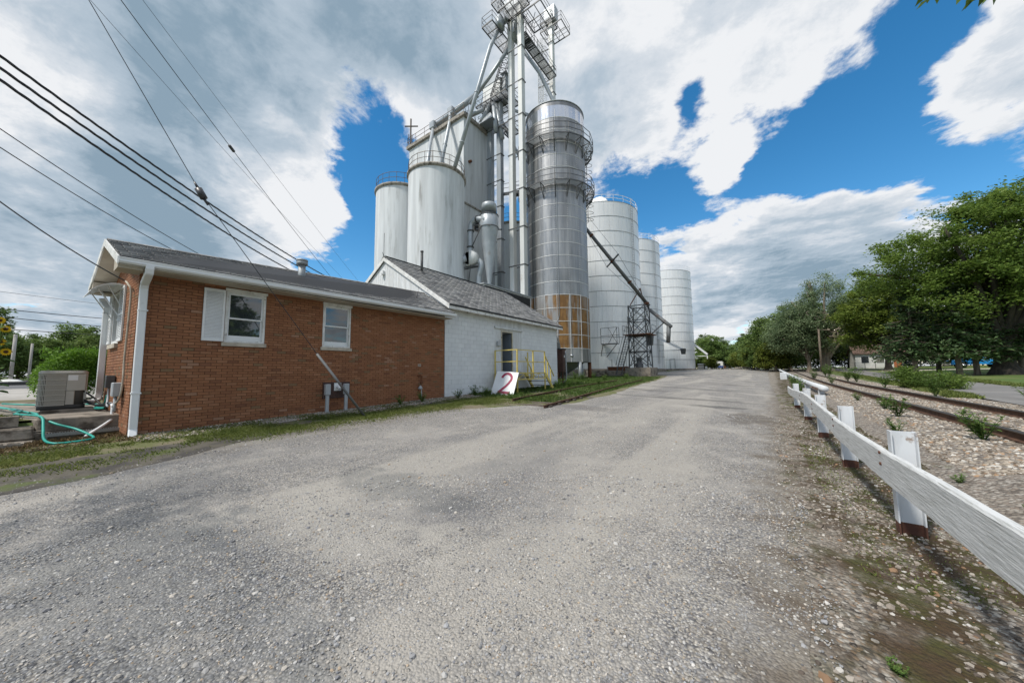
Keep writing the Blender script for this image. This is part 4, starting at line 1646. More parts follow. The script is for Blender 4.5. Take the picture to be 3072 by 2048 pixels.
# ---- the leaning sign with a 2
sg = thing('number_sign', 'white board with a red figure 2 leaning against the yellow platform', 'sign', (-9.9, 12.6, .4))
bl_, br_ = V(-10.40, 12.5, .42), V(-9.26, 12.72, .33)
tl_ = V(-10.54, 13.2, 1.53)
tr_ = tl_ + (br_ - bl_)
nn = nrm(np.cross(br_ - bl_, tl_ - bl_))
mb = MB()
mb.hexa([bl_, br_, br_ - nn * .02, bl_ - nn * .02, tl_, tr_, tr_ - nn * .02, tl_ - nn * .02])
mat('sign_white', (.78, .79, .80), .5, 0, (.72, .73, .74), 2, dirt=(.5, .48, .45), dscale=4, dlo=.6, dhi=.8, damt=.5)
mat('sign_red', (.30, .028, .075), .6, 0, (.36, .05, .10), 6)
mb.build('board', 'sign_white', sg)
# the figure as a bent stroke with square ends
cl = []
for k in range(0, 19):
    a = R(178 - k * 12.2)
    cl.append((.54 + .215 * math.cos(a), .715 + .20 * math.sin(a)))
cl += [(.70, .56), (.60, .42), (.46, .27), (.335, .145)]
cl = [(c_[0], c_[1]) for c_ in cl]


def on_sign(u, v_, h=.0035):
    a = bl_ * (1 - u) + br_ * u
    b = tl_ * (1 - u) + tr_ * u
    return a * (1 - v_) + b * v_ + nn * h


mb = MB()
hw = .052
L_, R_ = [], []
for i, (u, v_) in enumerate(cl):
    p0 = cl[max(i - 1, 0)]
    p1 = cl[min(i + 1, len(cl) - 1)]
    t = nrm(V(p1[0] - p0[0], p1[1] - p0[1], 0))
    q = V(-t[1], t[0], 0) * hw
    L_.append((u + q[0], v_ + q[1]))
    R_.append((u - q[0], v_ - q[1]))
pts = [on_sign(*q) for q in L_] + [on_sign(*q) for q in R_]
n = len(cl)
mb.add(pts, [(i, i + 1, n + i + 1, n + i) for i in range(n - 1)])
mb.add([on_sign(.27, .09, .004), on_sign(.82, .09, .004), on_sign(.82, .19, .004), on_sign(.29, .19, .004)], [(0, 1, 2, 3)])
mb.build('figure', 'sign_red', sg)

# ---- brown cabinet with conduits at the far end
p = thing('electric_cabinet', 'rusty brown electric cabinet beside the white building end', 'cabinet', (-11.7, 22.0, .5))
MB().box(-11.95, -11.40, 21.75, 22.25, 1.40, 3.05).build('case', 'brown_enamel', p, bevel=.02)
MB().box(-11.98, -11.37, 21.72, 22.28, 3.05, 3.11).build('top', 'dark_metal', p)
mb = MB()
mb.box(-11.40, -11.385, 21.92, 22.04, 2.45, 2.62)
mb.build('warning_label', 'sign_white', p)
mb = MB()
for x, y in ((-11.9, 21.8), (-11.45, 21.8), (-11.9, 22.2), (-11.45, 22.2)):
    mb.beam((x, y, .35), (x, y, 1.42), .05)
mb.build('frame', 'rust', p)
for i in range(3):
    x = -11.85 + i * .14
    m_ = MB()
    m_.tube(bez([(x, 21.9 - i * .1, 3.05), (x, 21.5, 3.6), (x - .05, 20.75, 4.4), (x - .3, 20.5 - i * .05, 4.75 + .06 * i), (x - .9, 20.45, 5.1)], 8), .045, 8)
    m_.build('conduit', 'galv_dull', p, True)
mb = MB()
mb.tube(bez([(-11.25, 21.9, 2.9), (-11.22, 21.9, 1.6), (-11.25, 21.9, .95), (-11.45, 21.9, .7), (-11.8, 21.9, .62)], 8), .055, 8)
mb.build('conduit', 'galv_dull', p, True)

# ---- low louvred shed behind the block building
sh_ = thing('louvred_shed', 'low shed with white front and dark louvred side behind the block building', 'shed', (-18.8, 23.5, .5))
mb = MB()
mb.box(-20.6, -17.70, 20.55, 27.5, .3, 8.55)
mb.build('wall', 'white_boards', sh_)
MB().box(-20.7, -17.6, 20.45, 27.6, 8.55, 8.66).build('roof', 'galv_dull', sh_)
mb = MB()
mb.box(-17.70, -17.66, 20.75, 27.3, 7.45, 8.45)
lv = mb.build('louvre', 'black_trim', sh_)
m_ = MB()
m_.hexa([(0, 0, 0), (.05, 0, -.04), (.05, 6.5, -.04), (0, 6.5, 0), (0, 0, .02), (.05, 0, -.02), (.05, 6.5, -.02), (0, 6.5, .02)])
me = bpy.data.meshes.new('slat')
me.from_pydata(m_.v[0].tolist(), [], m_.f)
me.materials.append(MATS['dark_metal'])
for i in range(9):
    piece(me, 'slat', lv, Matrix.Translation((-17.66, 20.78, 7.52 + i * .105)))

# ================================================================== concrete grain elevator
mat('painted_concrete', (.66, .685, .70), .85, 0, (.53, .55, .565), 1.1, .35, .65, (1.6, 1.6, .10), dirt=(.22, .215, .205), dscale=.6, dstretch=(1.5, 1.5, .20), dlo=.52, dhi=.76, damt=.85, bump=.006, bscale=8)
mat('concrete_lip', (.25, .23, .20), .9, 0, (.36, .33, .29), 3, .4, .6, dirt=(.10, .085, .07), dscale=2.5, dlo=.5, dhi=.65)
mat('rail_steel', (.12, .11, .10), .6, .4, (.16, .12, .09), 3)
mat('duct_grey', (.40, .43, .455), .45, .35, (.33, .36, .385), 1.2, .35, .65, dirt=(.22, .19, .16), dscale=1.5, dlo=.58, dhi=.75, damt=.6)
mat('leg_white', (.66, .67, .66), .5, .1, (.58, .59, .575), 1.0, .35, .65, (1, 1, .2), dirt=(.32, .20, .10), dscale=.9, dstretch=(2, 2, .35), dlo=.60, dhi=.72, damt=.7)
mat('leg_grey', (.33, .36, .385), .5, .3, (.27, .295, .315), 1.0, .35, .65, (1, 1, .2), dirt=(.16, .13, .11), dscale=.8, dstretch=(2, 2, .3), dlo=.6, dhi=.75, damt=.6)
mat('steel_dark', (.085, .09, .095), .55, .5, (.12, .12, .12), 4)


def ring_rail(mb_, c, r, z, h, n=20, a0=0, a1=2 * math.pi, w_=.035, mids=1):
    full = abs(a1 - a0 - 2 * math.pi) < 1e-6
    P = []
    for i in range(n + (0 if full else 1)):
        a = a0 + (a1 - a0) * i / n
        P.append(V(c[0] + r * math.cos(a), c[1] + r * math.sin(a), z))
    m = len(P)
    for i in range(m):
        mb_.beam(P[i], P[i] + V(0, 0, h), w_ * .8)
        if i < m - 1 or full:
            q = P[(i + 1) % m]
            for k in range(mids + 1):
                zz = V(0, 0, h * (k + 1) / (mids + 1))
                mb_.beam(P[i] + zz, q + zz, w_)


def poly_rail(mb_, pts, h, w_=.035, mids=1, step=1.5, close=False):
    pts = [V(*p) for p in pts]
    if close:
        pts = pts + [pts[0]]
    for a, b in zip(pts[:-1], pts[1:]):
        for k in range(mids + 1):
            zz = V(0, 0, h * (k + 1) / (mids + 1))
            mb_.beam(a + zz, b + zz, w_)
        n = max(1, int(np.linalg.norm(b - a) / step))
        for i in range(n + 1):
            q = a + (b - a) * i / n
            mb_.beam(q, q + V(0, 0, h), w_ * .9)


def conc_silo(name, label, c, r, zt, rail=True):
    t = thing(name, label, 'silo', (c[0], c[1], .6), 'concrete silos of the elevator')
    mb_ = MB()
    mb_.lathe((c[0], c[1], 0), [(r, .2), (r, zt - .35)], 72)
    mb_.build('barrel', 'painted_concrete', t, True)
    mb_ = MB()
    mb_.lathe((c[0], c[1], zt - .35), [(r + .001, 0), (r + .16, .12), (r + .16, .30), (r - .3, .36), (0, .40)], 72)
    mb_.build('roof_slab', 'concrete_lip', t, 30)
    if rail:
        mb_ = MB()
        ring_rail(mb_, c, r + .02, zt - .02, 1.1, 22)
        mb_.build('railing', 'rail_steel', t)
    return t


conc_silo('concrete_silo', 'front white concrete silo, the one with spouts landing on its roof', (-25.8, 22.6), 2.8, 21.3)
conc_silo('concrete_silo', 'white concrete silo standing behind on the outer side, seen against blue sky', (-31.45, 22.6), 2.8, 21.3)
conc_silo('concrete_silo', 'white concrete silo half hidden behind the white elevator legs', (-27.0, 37.6), 2.8, 21.3)

hh_ = thing('headhouse', 'tall white concrete headhouse with flat roof and rooftop railing', 'tower', (-31, 29, .6))
mb = MB()
mb.box(-36.3, -26.3, 27.0, 31.4, .2, 31.1)
mb.build('tower_wall', 'painted_concrete', hh_)
mb = MB()
mb.box(-36.6, -26.0, 26.7, 31.7, 31.1, 31.5)
mb.build('roof_slab', 'concrete_lip', hh_)
mb = MB()
mb.box(-30.6, -26.0, 23.0, 30.2, .2, 20.4)
mb.build('annex_wall', 'painted_concrete', hh_)
mb = MB()
mb.hexa([(-30.6, 22.9, 20.4), (-25.9, 22.9, 20.4), (-25.9, 30.3, 20.4), (-30.6, 30.3, 20.4), (-30.6, 22.9, 20.6), (-25.9, 22.9, 20.6), (-25.9, 30.3, 20.6), (-30.6, 30.3, 20.6)])
mb.build('annex_roof', 'concrete_lip', hh_)
mb = MB()
mb.box(-26.0, -25.97, 28.45, 29.15, 17.9, 19.3)
mb.build('window', 'inside_dark', hh_)
mb = MB()
for (y0, y1, z0, z1) in ((28.35, 28.45, 17.8, 19.4), (29.15, 29.25, 17.8, 19.4), (28.45, 29.15, 19.3, 19.4), (28.45, 29.15, 17.8, 17.9)):
    mb.box(-26.0, -25.94, y0, y1, z0, z1)
mb.build('frame', 'concrete_lip', bpy.data.objects['window.003'] if 'window.003' in bpy.data.objects else hh_)
mb = MB()
poly_rail(mb, [(-26.1, 26.8, 31.5), (-36.5, 26.8, 31.5), (-36.5, 31.6, 31.5)], 1.15, .04, 1, 1.6)
mb.build('railing', 'rail_steel', hh_)
mb = MB()
mb.beam((-36.1, 27.0, 31.5), (-36.1, 27.0, 35.4), .14)
mb.beam((-36.6, 26.4, 34.2), (-35.5, 27.7, 34.5), .12)
mb.beam((-36.5, 27.0, 31.5), (-36.5, 27.0, 33.4), .07)
mb.beam((-35.8, 27.0, 31.5), (-35.8, 27.0, 33.0), .07)
mb.build('cross_mast', 'rail_steel', hh_)
mb = MB()
for (x, y, z, dx, dy) in ((-29.7, 27.0, 26.6, 0, -1), (-26.3, 27.9, 26.0, 1, 0)):
    mb.cyl((x, y, z), (x + dx * .35, y + dy * .35, z - .05), .17, n=10)
mb.build('wall_vent', 'rust', hh_, True)

# rooftop distributing pipe and gallery
dp = thing('distributor_pipe', 'grey pipe running along the headhouse roof edge with gate boxes', 'pipe', (-30, 27, 31.6))
mb = MB()
mb.cyl((-31.9, 27.2, 32.3), (-25.6, 28.6, 34.6), .34, n=16)
mb.build('pipe', 'duct_grey', dp, True)
for (x, y, z) in ((-31.6, 27.1, 32.3), (-28.9, 27.6, 33.2)):
    MB().box(x - .45, x + .45, y - .45, y + .45, z - .45, z + .55).build('gate_box', 'duct_grey', dp, bevel=.1)


def spout(label, pts, r=.18, m='duct_grey', flange=6.0, group='grain spouts'):
    o = thing('grain_spout', label, 'pipe', tuple(pts[-1]), group)
    mb_ = MB()
    mb_.tube(pts, r, 12)
    mb_.build('pipe', m, o, True)
    mb_ = MB()
    for a, b in zip(pts[:-1], pts[1:]):
        a, b = V(*a), V(*b)
        L = np.linalg.norm(b - a)
        d = (b - a) / L
        for k in range(1, int(L / flange) + 1):
            q = a + d * min(k * flange, L)
            mb_.cyl(q - d * .05, q + d * .05, r * 1.25, n=12)
    if mb_.n:
        mb_.build('flange', m, o, True)
    return o


spout('grey spout from the outer gate box down to the front silo roof', [(-31.6, 27.0, 32.0), (-29.6, 24.8, 27.5), (-26.0, 21.4, 21.35)], .2)
spout('grey spout from the middle gate box down to the front silo roof', [(-28.9, 27.3, 32.8), (-28.6, 27.0, 31.6), (-25.0, 22.2, 21.35)], .2)
spout('long grey spout slanting from the elevator top down to the front silo', [(-20.7, 26.9, 38.9), (-21.1, 25.6, 35.6), (-22.9, 22.3, 21.3)], .2)
spout('grey spout slanting from the elevator top down to the headhouse roof', [(-20.3, 28.0, 37.0), (-23.2, 27.9, 34.9), (-26.2, 27.9, 33.2)], .2)
spout('grey spout slanting from the elevator top down into the grey bin', [(-19.8, 28.3, 37.9), (-17.9, 30.3, 34.3), (-16.6, 31.6, 30.4), (-16.6, 31.9, 29.4)], .2)
spout('short grey spout leaving the grey leg head towards the rear silos', [(-24.9, 31.0, 34.4), (-23.3, 33.4, 29.0), (-22.4, 35.0, 26.0)], .18)


# ---- bucket elevators
def leg(name, label, xs, y, z0, z1, wx, wy, m, bz):
    t = thing(name, label, 'elevator', (sum(xs) / 2, y, z0))
    for x in xs:
        MB().box(x - wx / 2, x + wx / 2, y - wy / 2, y + wy / 2, z0, z1).build('trunk', m, t, bevel=.02)
    for z in bz:
        mb_ = MB()
        x0, x1 = xs[0] - wx / 2 - .05, xs[-1] + wx / 2 + .05
        for yy in (y - wy / 2 - .045, y + wy / 2 + .005):
            mb_.box(x0, x1, yy, yy + .04, z, z + .09)
        for x in (x0 - .04, x1):
            mb_.box(x, x + .04, y - wy / 2 - .045, y + wy / 2 + .045, z, z + .09)
        mb_.build('bracket', 'steel_dark', t)
    return t


wl = leg('bucket_elevator', 'tall white twin trunk bucket elevator with platforms at its head', (-20.12, -18.82), 28.0, .5, 41.0, .50, .62, 'leg_white', (8.2, 12.14, 16.1, 20.15, 24.2, 28.25, 32.05, 35.95, 39.6))
mb = MB()
for z in (30.1,):
    mb.beam((-20.6, 28.4, z), (-16.6, 35.3, z + .2), .12, .3)
mb.build('tie_beam', 'galv_dull', wl)
mat('grating', (.16, .17, .18), .5, .6, (.22, .23, .24), 5)


def platform(parent, x0, x1, y0, y1, z, bars=True, rail=1.1, skip=()):
    """open steel platform: joists with a grating of bars, railing round it"""
    mb_ = MB()
    for a, b in (((x0, y0), (x1, y0)), ((x0, y1), (x1, y1)), ((x0, y0), (x0, y1)), ((x1, y0), (x1, y1))):
        mb_.beam((a[0], a[1], z), (b[0], b[1], z), .07, .14)
    n = int((x1 - x0) / .7)
    for i in range(1, n):
        x = x0 + (x1 - x0) * i / n
        mb_.beam((x, y0, z), (x, y1, z), .045, .1)
    n = int((y1 - y0) / .9)
    for i in range(1, n):
        y = y0 + (y1 - y0) * i / n
        mb_.beam((x0, y, z), (x1, y, z), .045, .1)
    mb_.build('platform_frame', 'steel_dark', parent)
    if bars:
        mb_ = MB()
        n = int((y1 - y0) / .07)
        for i in range(n):
            y = y0 + (y1 - y0) * (i + .5) / n
            mb_.beam((x0, y, z + .07), (x1, y, z + .07), .014, .03)
        mb_.build('grating', 'grating', parent)
    if rail:
        mb_ = MB()
        poly_rail(mb_, [(x0, y0, z + .07), (x1, y0, z + .07), (x1, y1, z + .07), (x0, y1, z + .07)], rail, .035, 1, 1.3, True)
        mb_.build('railing', 'steel_dark', parent)


platform(wl, -21.9, -20.5, 25.2, 28.9, 37.9)
platform(wl, -20.5, -17.4, 26.2, 27.6, 39.8, True, 1.1)
platform(wl, -18.45, -16.1, 27.6, 30.2, 39.4, False)
platform(wl, -21.6, -20.5, 26.4, 27.6, 41.6)
platform(wl, -19.3, -18.45, 28.4, 30.2, 38.0)
mb = MB()
mb.box(-20.6, -18.3, 27.5, 28.5, 41.0, 43.0)
mb.cyl((-19.45, 27.45, 43.0), (-19.45, 28.55, 43.0), 1.1, n=20)
mb.build('head', 'duct_grey', wl)
mb = MB()
mb.box(-20.9, -20.3, 26.2, 27.1, 38.2, 39.4)
mb.cyl((-20.7, 26.9, 38.9), (-20.2, 27.9, 40.6), .28, n=12)
mb.cyl((-19.9, 28.1, 37.6), (-19.4, 28.1, 40.6), .35, n=12)
mb.build('discharge', 'duct_grey', wl, 30)
mb = MB()
for i in range(14):
    a = V(random.uniform(-21, -17.3), random.uniform(26, 30), 38.0)
    b = a + V(random.uniform(-1.5, 1.5), random.uniform(-1.5, 1.5), random.uniform(1.5, 3.5))
    mb.beam(a, b, .05)
mb.build('brace', 'steel_dark', wl)

# catwalk bridging to the rear leg
cw = thing('catwalk', 'steel grating catwalk bridging high between the two elevator legs', 'catwalk', (-19.0, 31.5, 38))
mb = MB()
cx0, cx1, cy0, cy1, cz = -19.5, -18.5, 28.6, 35.3, 38.05
for x in (cx0, cx1):
    mb.beam((x, cy0, cz), (x, cy1, cz), .07, .2)
for i in range(8):
    y = cy0 + (cy1 - cy0) * i / 7
    mb.beam((cx0 - (.5 if i % 2 else 0), y, cz - .05), (cx1, y, cz - .05), .06, .1)
mb.build('frame', 'steel_dark', cw)
mb = MB()
for i in range(60):
    y = cy0 + (cy1 - cy0) * i / 60
    mb.box(cx0, cx1, y, y + .075, cz + .04, cz + .06)
mb.build('grating', 'galv_dull', cw)
mb = MB()
poly_rail(mb, [(cx0, cy0, cz + .1), (cx0, cy1, cz + .1)], 1.1, .035, 1, 1.1)
poly_rail(mb, [(cx1, cy0, cz + .1), (cx1, cy1, cz + .1)], 1.1, .035, 1, 1.1)
mb.build('railing', 'steel_dark', cw)

rl = leg('bucket_elevator', 'single white trunk bucket elevator rising behind the grey bin', (-19.45,), 36.0, .7, 47.0, .55, .6, 'leg_white', (26, 29.5, 33, 36.5, 40, 43.5))
platform(rl, -20.4, -17.4, 34.8, 37.2, 44.6, False, 1.1)
platform(rl, -20.6, -19.0, 35.2, 36.9, 46.2, True, 1.1)
mb = MB()
mb.box(-20.2, -18.7, 35.5, 36.5, 46.5, 48.3)
mb.build('head', 'duct_grey', rl)
mb = MB()
for z in (31.4, 38.2, 43.0):
    mb.beam((-21.3, 35.7, z), (-19.7, 36.0, z), .1, .12)
mb.build('brace', 'steel_dark', rl)
# lattice ladder mast beside it
lm = thing('ladder_mast', 'caged ladder mast standing beside the single white elevator trunk', 'ladder', (-21.0, 35.7, 29))
mb = MB()
LX = [(-21.25, 35.5), (-20.75, 35.5), (-20.75, 36.0), (-21.25, 36.0)]
for (x, y) in LX:
    mb.beam((x, y, 1.0), (x, y, 44.6), .06)
k = 0
for z in np.arange(25, 44.4, .6):
    for i in range(4):
        a, b = LX[i], LX[(i + 1) % 4]
        mb.beam((a[0], a[1], z), (b[0], b[1], z + .6), .028)
mb.build('lattice', 'galv_dull', lm)
mb = MB()
for z in np.arange(25, 44.4, .3):
    mb.beam((-20.3, 35.25, z), (-19.95, 35.25, z), .022)
for x in (-20.3, -19.95):
    mb.beam((x, 35.25, 25), (x, 35.25, 44.6), .035)
mb.build('ladder', 'galv_dull', lm)
mb = MB()
for z in np.arange(26, 44, 1.1):
    P = [V(-20.12 + .38 * math.cos(a), 35.25 - .38 * abs(math.sin(a)) * 1.4, z) for a in np.linspace(0, math.pi, 9)]
    for a, b in zip(P[:-1], P[1:]):
        mb.beam(a, b, .028)
for q in np.linspace(0, math.pi, 5):
    x, y = -20.12 + .38 * math.cos(q), 35.25 - .38 * abs(math.sin(q)) * 1.4
    mb.beam((x, y, 26), (x, y, 43.7), .02)
mb.build('cage', 'galv_dull', lm)

# grey leg against the headhouse, with its head, hood and catwalk
gl = leg('bucket_elevator', 'grey twin trunk bucket elevator standing against the concrete headhouse', (-25.55, -24.1), 31.0, .6, 34.6, .62, .62, 'leg_grey', (5, 9, 13, 17, 21, 24.2, 27.5, 31))
mb = MB()
mb.box(-26.2, -23.5, 30.3, 31.9, 34.6, 36.8)
mb.build('head_box', 'leg_white', gl, bevel=.03)
mb = MB()
hood = [(-1.6, 0), (-1.55, .75), (-1.2, 1.25), (-.7, 1.4), (.3, 1.05), (1.5, .15), (1.5, 0)]
mb.ext(hood, (-24.85, 30.25, 36.8), (1, 0, 0), (0, 0, 1), (-24.85, 31.95, 36.8))
mb.build('hood', 'leg_grey', gl)
mb = MB()
mb.box(-23.4, -22.9, 30.6, 31.6, 34.8, 37.4)
mb.box(-23.5, -22.7, 30.4, 31.8, 37.4, 37.5)
mb.build('motor_box', 'leg_grey', gl)
platform(gl, -26.9, -22.2, 29.7, 32.6, 34.3, True, 1.1)
platform(gl, -23.9, -22.2, 30.2, 32.6, 30.6, True, 1.0)
mb = MB()
mb.hexa([(-26.6, 29.4, 31.5), (-24.0, 29.4, 31.5), (-24.0, 31.0, 31.5), (-26.6, 31.0, 31.5), (-25.9, 29.8, 32.6), (-24.6, 29.8, 32.6), (-24.6, 30.8, 32.6), (-25.9, 30.8, 32.6)])
mb.build('hopper', 'leg_grey', gl)
for i, (a, b) in enumerate((((-25.6, 30.6, 34.2), (-27.2, 28.9, 32.8)), ((-25.2, 30.4, 34.2), (-25.9, 29.6, 31.8)), ((-24.6, 30.4, 34.2), (-23.9, 30.0, 29.9)), ((-24.4, 30.6, 34.0), (-23.4, 30.6, 29.2)))):
    m_ = MB()
    m_.cyl(a, b, .26, n=12)
    m_.build('chute', 'duct_grey', gl, True)
mb = MB()
for i in range(26):
    a = V(random.uniform(-28.2, -24.6), random.uniform(28.4, 30.4), random.uniform(31.6, 33.2))
    b = a + V(random.uniform(-.8, .8), random.uniform(-.8, .8), random.uniform(.4, 1.6))
    mb.beam(a, b, .045)
mb.build('brace', 'steel_dark', gl)
mb = MB()
for x in (-24.75, -24.45):
    mb.beam((x, 31.2, 1), (x, 31.2, 34.3), .045)
for z in np.arange(8, 34, .32):
    mb.beam((-24.75, 31.2, z), (-24.45, 31.2, z), .03)
mb.build('ladder', 'steel_dark', gl)

# lattice walkway between the grey head and the white tower
tw = thing('lattice_walkway', 'dark lattice truss slanting between the grey head and the white tower', 'truss', (-22.6, 29.8, 37))
mb = MB()
A0, B0 = V(-24.6, 30.4, 34.8), V(-19.9, 28.6, 39.6)
offs = [V(-.28, -.28, .25), V(.28, .28, .25), V(.28, .28, -.45), V(-.28, -.28, -.45)]
for q in offs:
    mb.beam(A0 + q, B0 + q, .055)
for i in range(14):
    p0 = A0 + (B0 - A0) * i / 14
    p1 = A0 + (B0 - A0) * (i + 1) / 14
    for k in range(4):
        mb.beam(p0 + offs[k], p1 + offs[(k + 1) % 4], .03)
        mb.beam(p0 + offs[k], p0 + offs[(k + 1) % 4], .03)
mb.build('truss', 'steel_dark', tw)

# ---- dust cyclone, blower and ducts
cy = thing('dust_cyclone', 'grey cone shaped dust cyclone with round cap beside the concrete wall', 'cyclone', (-21.2, 25.4, 10))
c = (-21.2, 25.4, 0)
mb = MB()
mb.lathe(c, [(.16, 9.3), (.20, 10.2), (.90, 15.6), (.93, 15.7), (.93, 17.0), (.55, 17.25)], 28)
mb.build('cone', 'duct_grey', cy, 40)
mb = MB()
mb.lathe(c, [(.45, 17.2), (.74, 17.35), (.76, 17.3), (.76, 18.1), (.70, 18.25), (0, 18.38)], 28)
mb.build('cap', 'duct_grey', cy, 40)
mb = MB()
for z in (15.7, 16.95):
    mb.lathe((c[0], c[1], z), [(.94, 0), (.97, .0), (.97, .08), (.94, .08)], 28)
mb.build('band', 'steel_dark', cy)
bd = thing('blower_duct', 'bent grey duct rising from a blower into the dust cyclone', 'duct', (-22.9, 24.6, 9))
mb = MB()
mb.tube(bez([(-22.95, 24.55, 13.3), (-23.0, 24.6, 14.5), (-23.0, 24.65, 15.9), (-22.85, 24.7, 16.5), (-22.3, 24.75, 16.75), (-21.5, 24.8, 16.55), (-21.0, 24.7, 16.4)], 8), .30, 14)
mb.build('inlet_pipe', 'duct_grey', bd, True)
mb = MB()
for (a, b) in (((-22.97, 24.57, 13.9), (-22.97, 24.57, 14.02)), ((-23.0, 24.64, 15.6), (-23.0, 24.64, 15.72)), ((-22.25, 24.76, 16.76), (-22.13, 24.76, 16.74))):
    mb.cyl(a, b, .36, n=14)
mb.build('flange', 'steel_dark', bd, True)
mb = MB()
mb.cyl((-22.7, 24.1, 12.75), (-22.7, 24.75, 12.75), .72, n=22)
mb.box(-23.3, -22.75, 24.1, 24.75, 12.0, 13.35)
mb.build('blower', 'leg_white', bd, 30)
mb = MB()
mb.cyl((-23.9, 23.9, 12.5), (-23.1, 24.2, 12.75), .38, n=14)
mb.build('motor', 'duct_grey', bd, 30)
mb = MB()
mb.tube(bez([(-22.25, 24.9, 12.6), (-21.9, 25.0, 12.1), (-22.05, 25.0, 11.3), (-22.2, 25.0, 10.6), (-22.2, 25.0, 8.0)], 8), .30, 14)
mb.build('drop_pipe', 'duct_grey', bd, True)
mb = MB()
mb.beam((-24.6, 23.9, 11.9), (-22.0, 24.6, 11.9), .10, .10)
mb.beam((-24.4, 24.6, 11.9), (-22.0, 24.9, 11.9), .10, .10)
mb.beam((-22.4, 24.0, 11.9), (-24.0, 25.2, 9.2), .07)
mb.beam((-23.6, 23.9, 11.9), (-24.6, 24.6, 9.6), .07)
mb.beam((-23.2, 24.6, 16.3), (-20.2, 24.6, 15.6), .08)
mb.beam((-22.9, 24.5, 13.6), (-21.4, 24.5, 15.8), .07)
mb.beam((-22.2, 24.6, 15.65), (-20.2, 26.2, 15.65), .10)
mb.build('bracket', 'steel_dark', bd)
mb = MB()
mb.tube(bez([(-24.6, 23.7, 11.8), (-25.0, 23.2, 11.4), (-25.1, 23.0, 10.6), (-25.1, 23.0, 8.5)], 6), .05, 8)
mb.build('conduit', 'galv_dull', bd, True)

# walkway between grey leg and the bins, seen between the trunks
wk = thing('leg_walkway', 'steel walkway linking the grey leg with the rear silo tops', 'catwalk', (-22.5, 33.5, 22.6))
mb = MB()
mb.beam((-24.2, 31.0, 22.6), (-18.6, 34.4, 23.4), .12, .35)
mb.beam((-23.5, 32.0, 22.6), (-18.2, 35.2, 23.4), .12, .35)
poly_rail(mb, [(-24.2, 31.0, 22.8), (-18.6, 34.4, 23.6)], 1.1, .04, 1, 1.2)
poly_rail(mb, [(-23.5, 32.0, 22.8), (-18.2, 35.2, 23.6)], 1.1, .04, 1, 1.2)
mb.build('frame', 'steel_dark', wk)
mb = MB()
for i in range(40):
    a = V(-24.2, 31.0, 22.8) + (V(-18.6, 34.4, 23.6) - V(-24.2, 31.0, 22.8)) * i / 40
    b = V(-23.5, 32.0, 22.8) + (V(-18.2, 35.2, 23.6) - V(-23.5, 32.0, 22.8)) * i / 40
    mb.beam(a, b, .09, .03)
mb.build('grating', 'grating', wk)

# ================================================================== grey bin on legs
def metal_skin(name, lo, hi, rough, streak=.16, metal=.9, rust=False, pv=.10, blot=.5):
    m = bpy.data.materials.new(name)
    m.use_nodes = True
    t = m.node_tree
    t.nodes.clear()
    n = NT(t)
    pos = n.new('ShaderNodeNewGeometry').outputs['Position']
    f = n.noise(n.vec('MULTIPLY', pos, (1.5, 1.5, streak)), 1.3, 6, .62)
    f2 = n.noise(pos, .22, 4, .6)
    c = n.mix(n.ramp(f, .3, .7), lo, hi)
    c = n.mix(n.ramp(f2, .45, .7, 0, blot), c, tuple(q * .72 for q in lo))
    oi = n.new('ShaderNodeObjectInfo').outputs['Random']
    hv = n.new('ShaderNodeHueSaturation')
    n.put(hv.inputs['Color'], c)
    n.put(hv.inputs['Value'], n.ramp(oi, 0, 1, 1 - pv, 1 + pv, False))
    c = hv.outputs[0]
    bs = n.new('ShaderNodeBsdfPrincipled')
    mt = metal
    if rust:
        r1 = n.ramp(n.noise(n.vec('MULTIPLY', pos, (1.2, 1.2, .16)), 1.1, 6, .6), .40, .54)
        rc = n.mix(n.ramp(n.noise(pos, 1.6, 5), .38, .62), (.17, .088, .026), (.25, .135, .042))
        rc = n.mix(n.ramp(n.noise(n.vec('MULTIPLY', pos, (3, 3, .2)), 2.2, 4), .5, .7, 0, .6), rc, (.13, .055, .02))
        c = n.mix(r1, c, rc)
        n.put(bs.inputs['Metallic'], n.ramp(r1, 0, 1, metal, 0.05, False))
        n.put(bs.inputs['Roughness'], n.ramp(r1, 0, 1, rough, .8, False))
    else:
        bs.inputs['Metallic'].default_value = mt
        n.put(bs.inputs['Roughness'], n.ramp(f, .3, .7, rough - .05, rough + .08, False))
    n.put(bs.inputs['Base Color'], c)
    bp = n.new('ShaderNodeBump')
    bp.inputs['Strength'].default_value = .6
    bp.inputs['Distance'].default_value = .02
    n.put(bp.inputs['Height'], n.noise(n.vec('MULTIPLY', pos, (1, 1, .5)), 1.8, 4))
    n.put(bs.inputs['Normal'], bp.outputs[0])
    o = n.new('ShaderNodeOutputMaterial')
    t.links.new(bs.outputs[0], o.inputs[0])
    MATS[name] = m


metal_skin('bin_skin', (.22, .222, .222), (.345, .345, .342), .38, metal=.75)
metal_skin('bin_rust', (.27, .265, .26), (.34, .335, .325), .5, rust=True, metal=.6)
metal_skin('bin_bright', (.60, .61, .63), (.70, .71, .73), .18, metal=1.0)
metal_skin('silo_white', (.755, .77, .78), (.80, .81, .815), .28, metal=.05, pv=.03, blot=.12)
mat('band_light', (.56, .565, .555), .5, .2, (.48, .485, .48), 4)
mat('band_dark', (.20, .21, .215), .55, .3, (.26, .265, .27), 3)


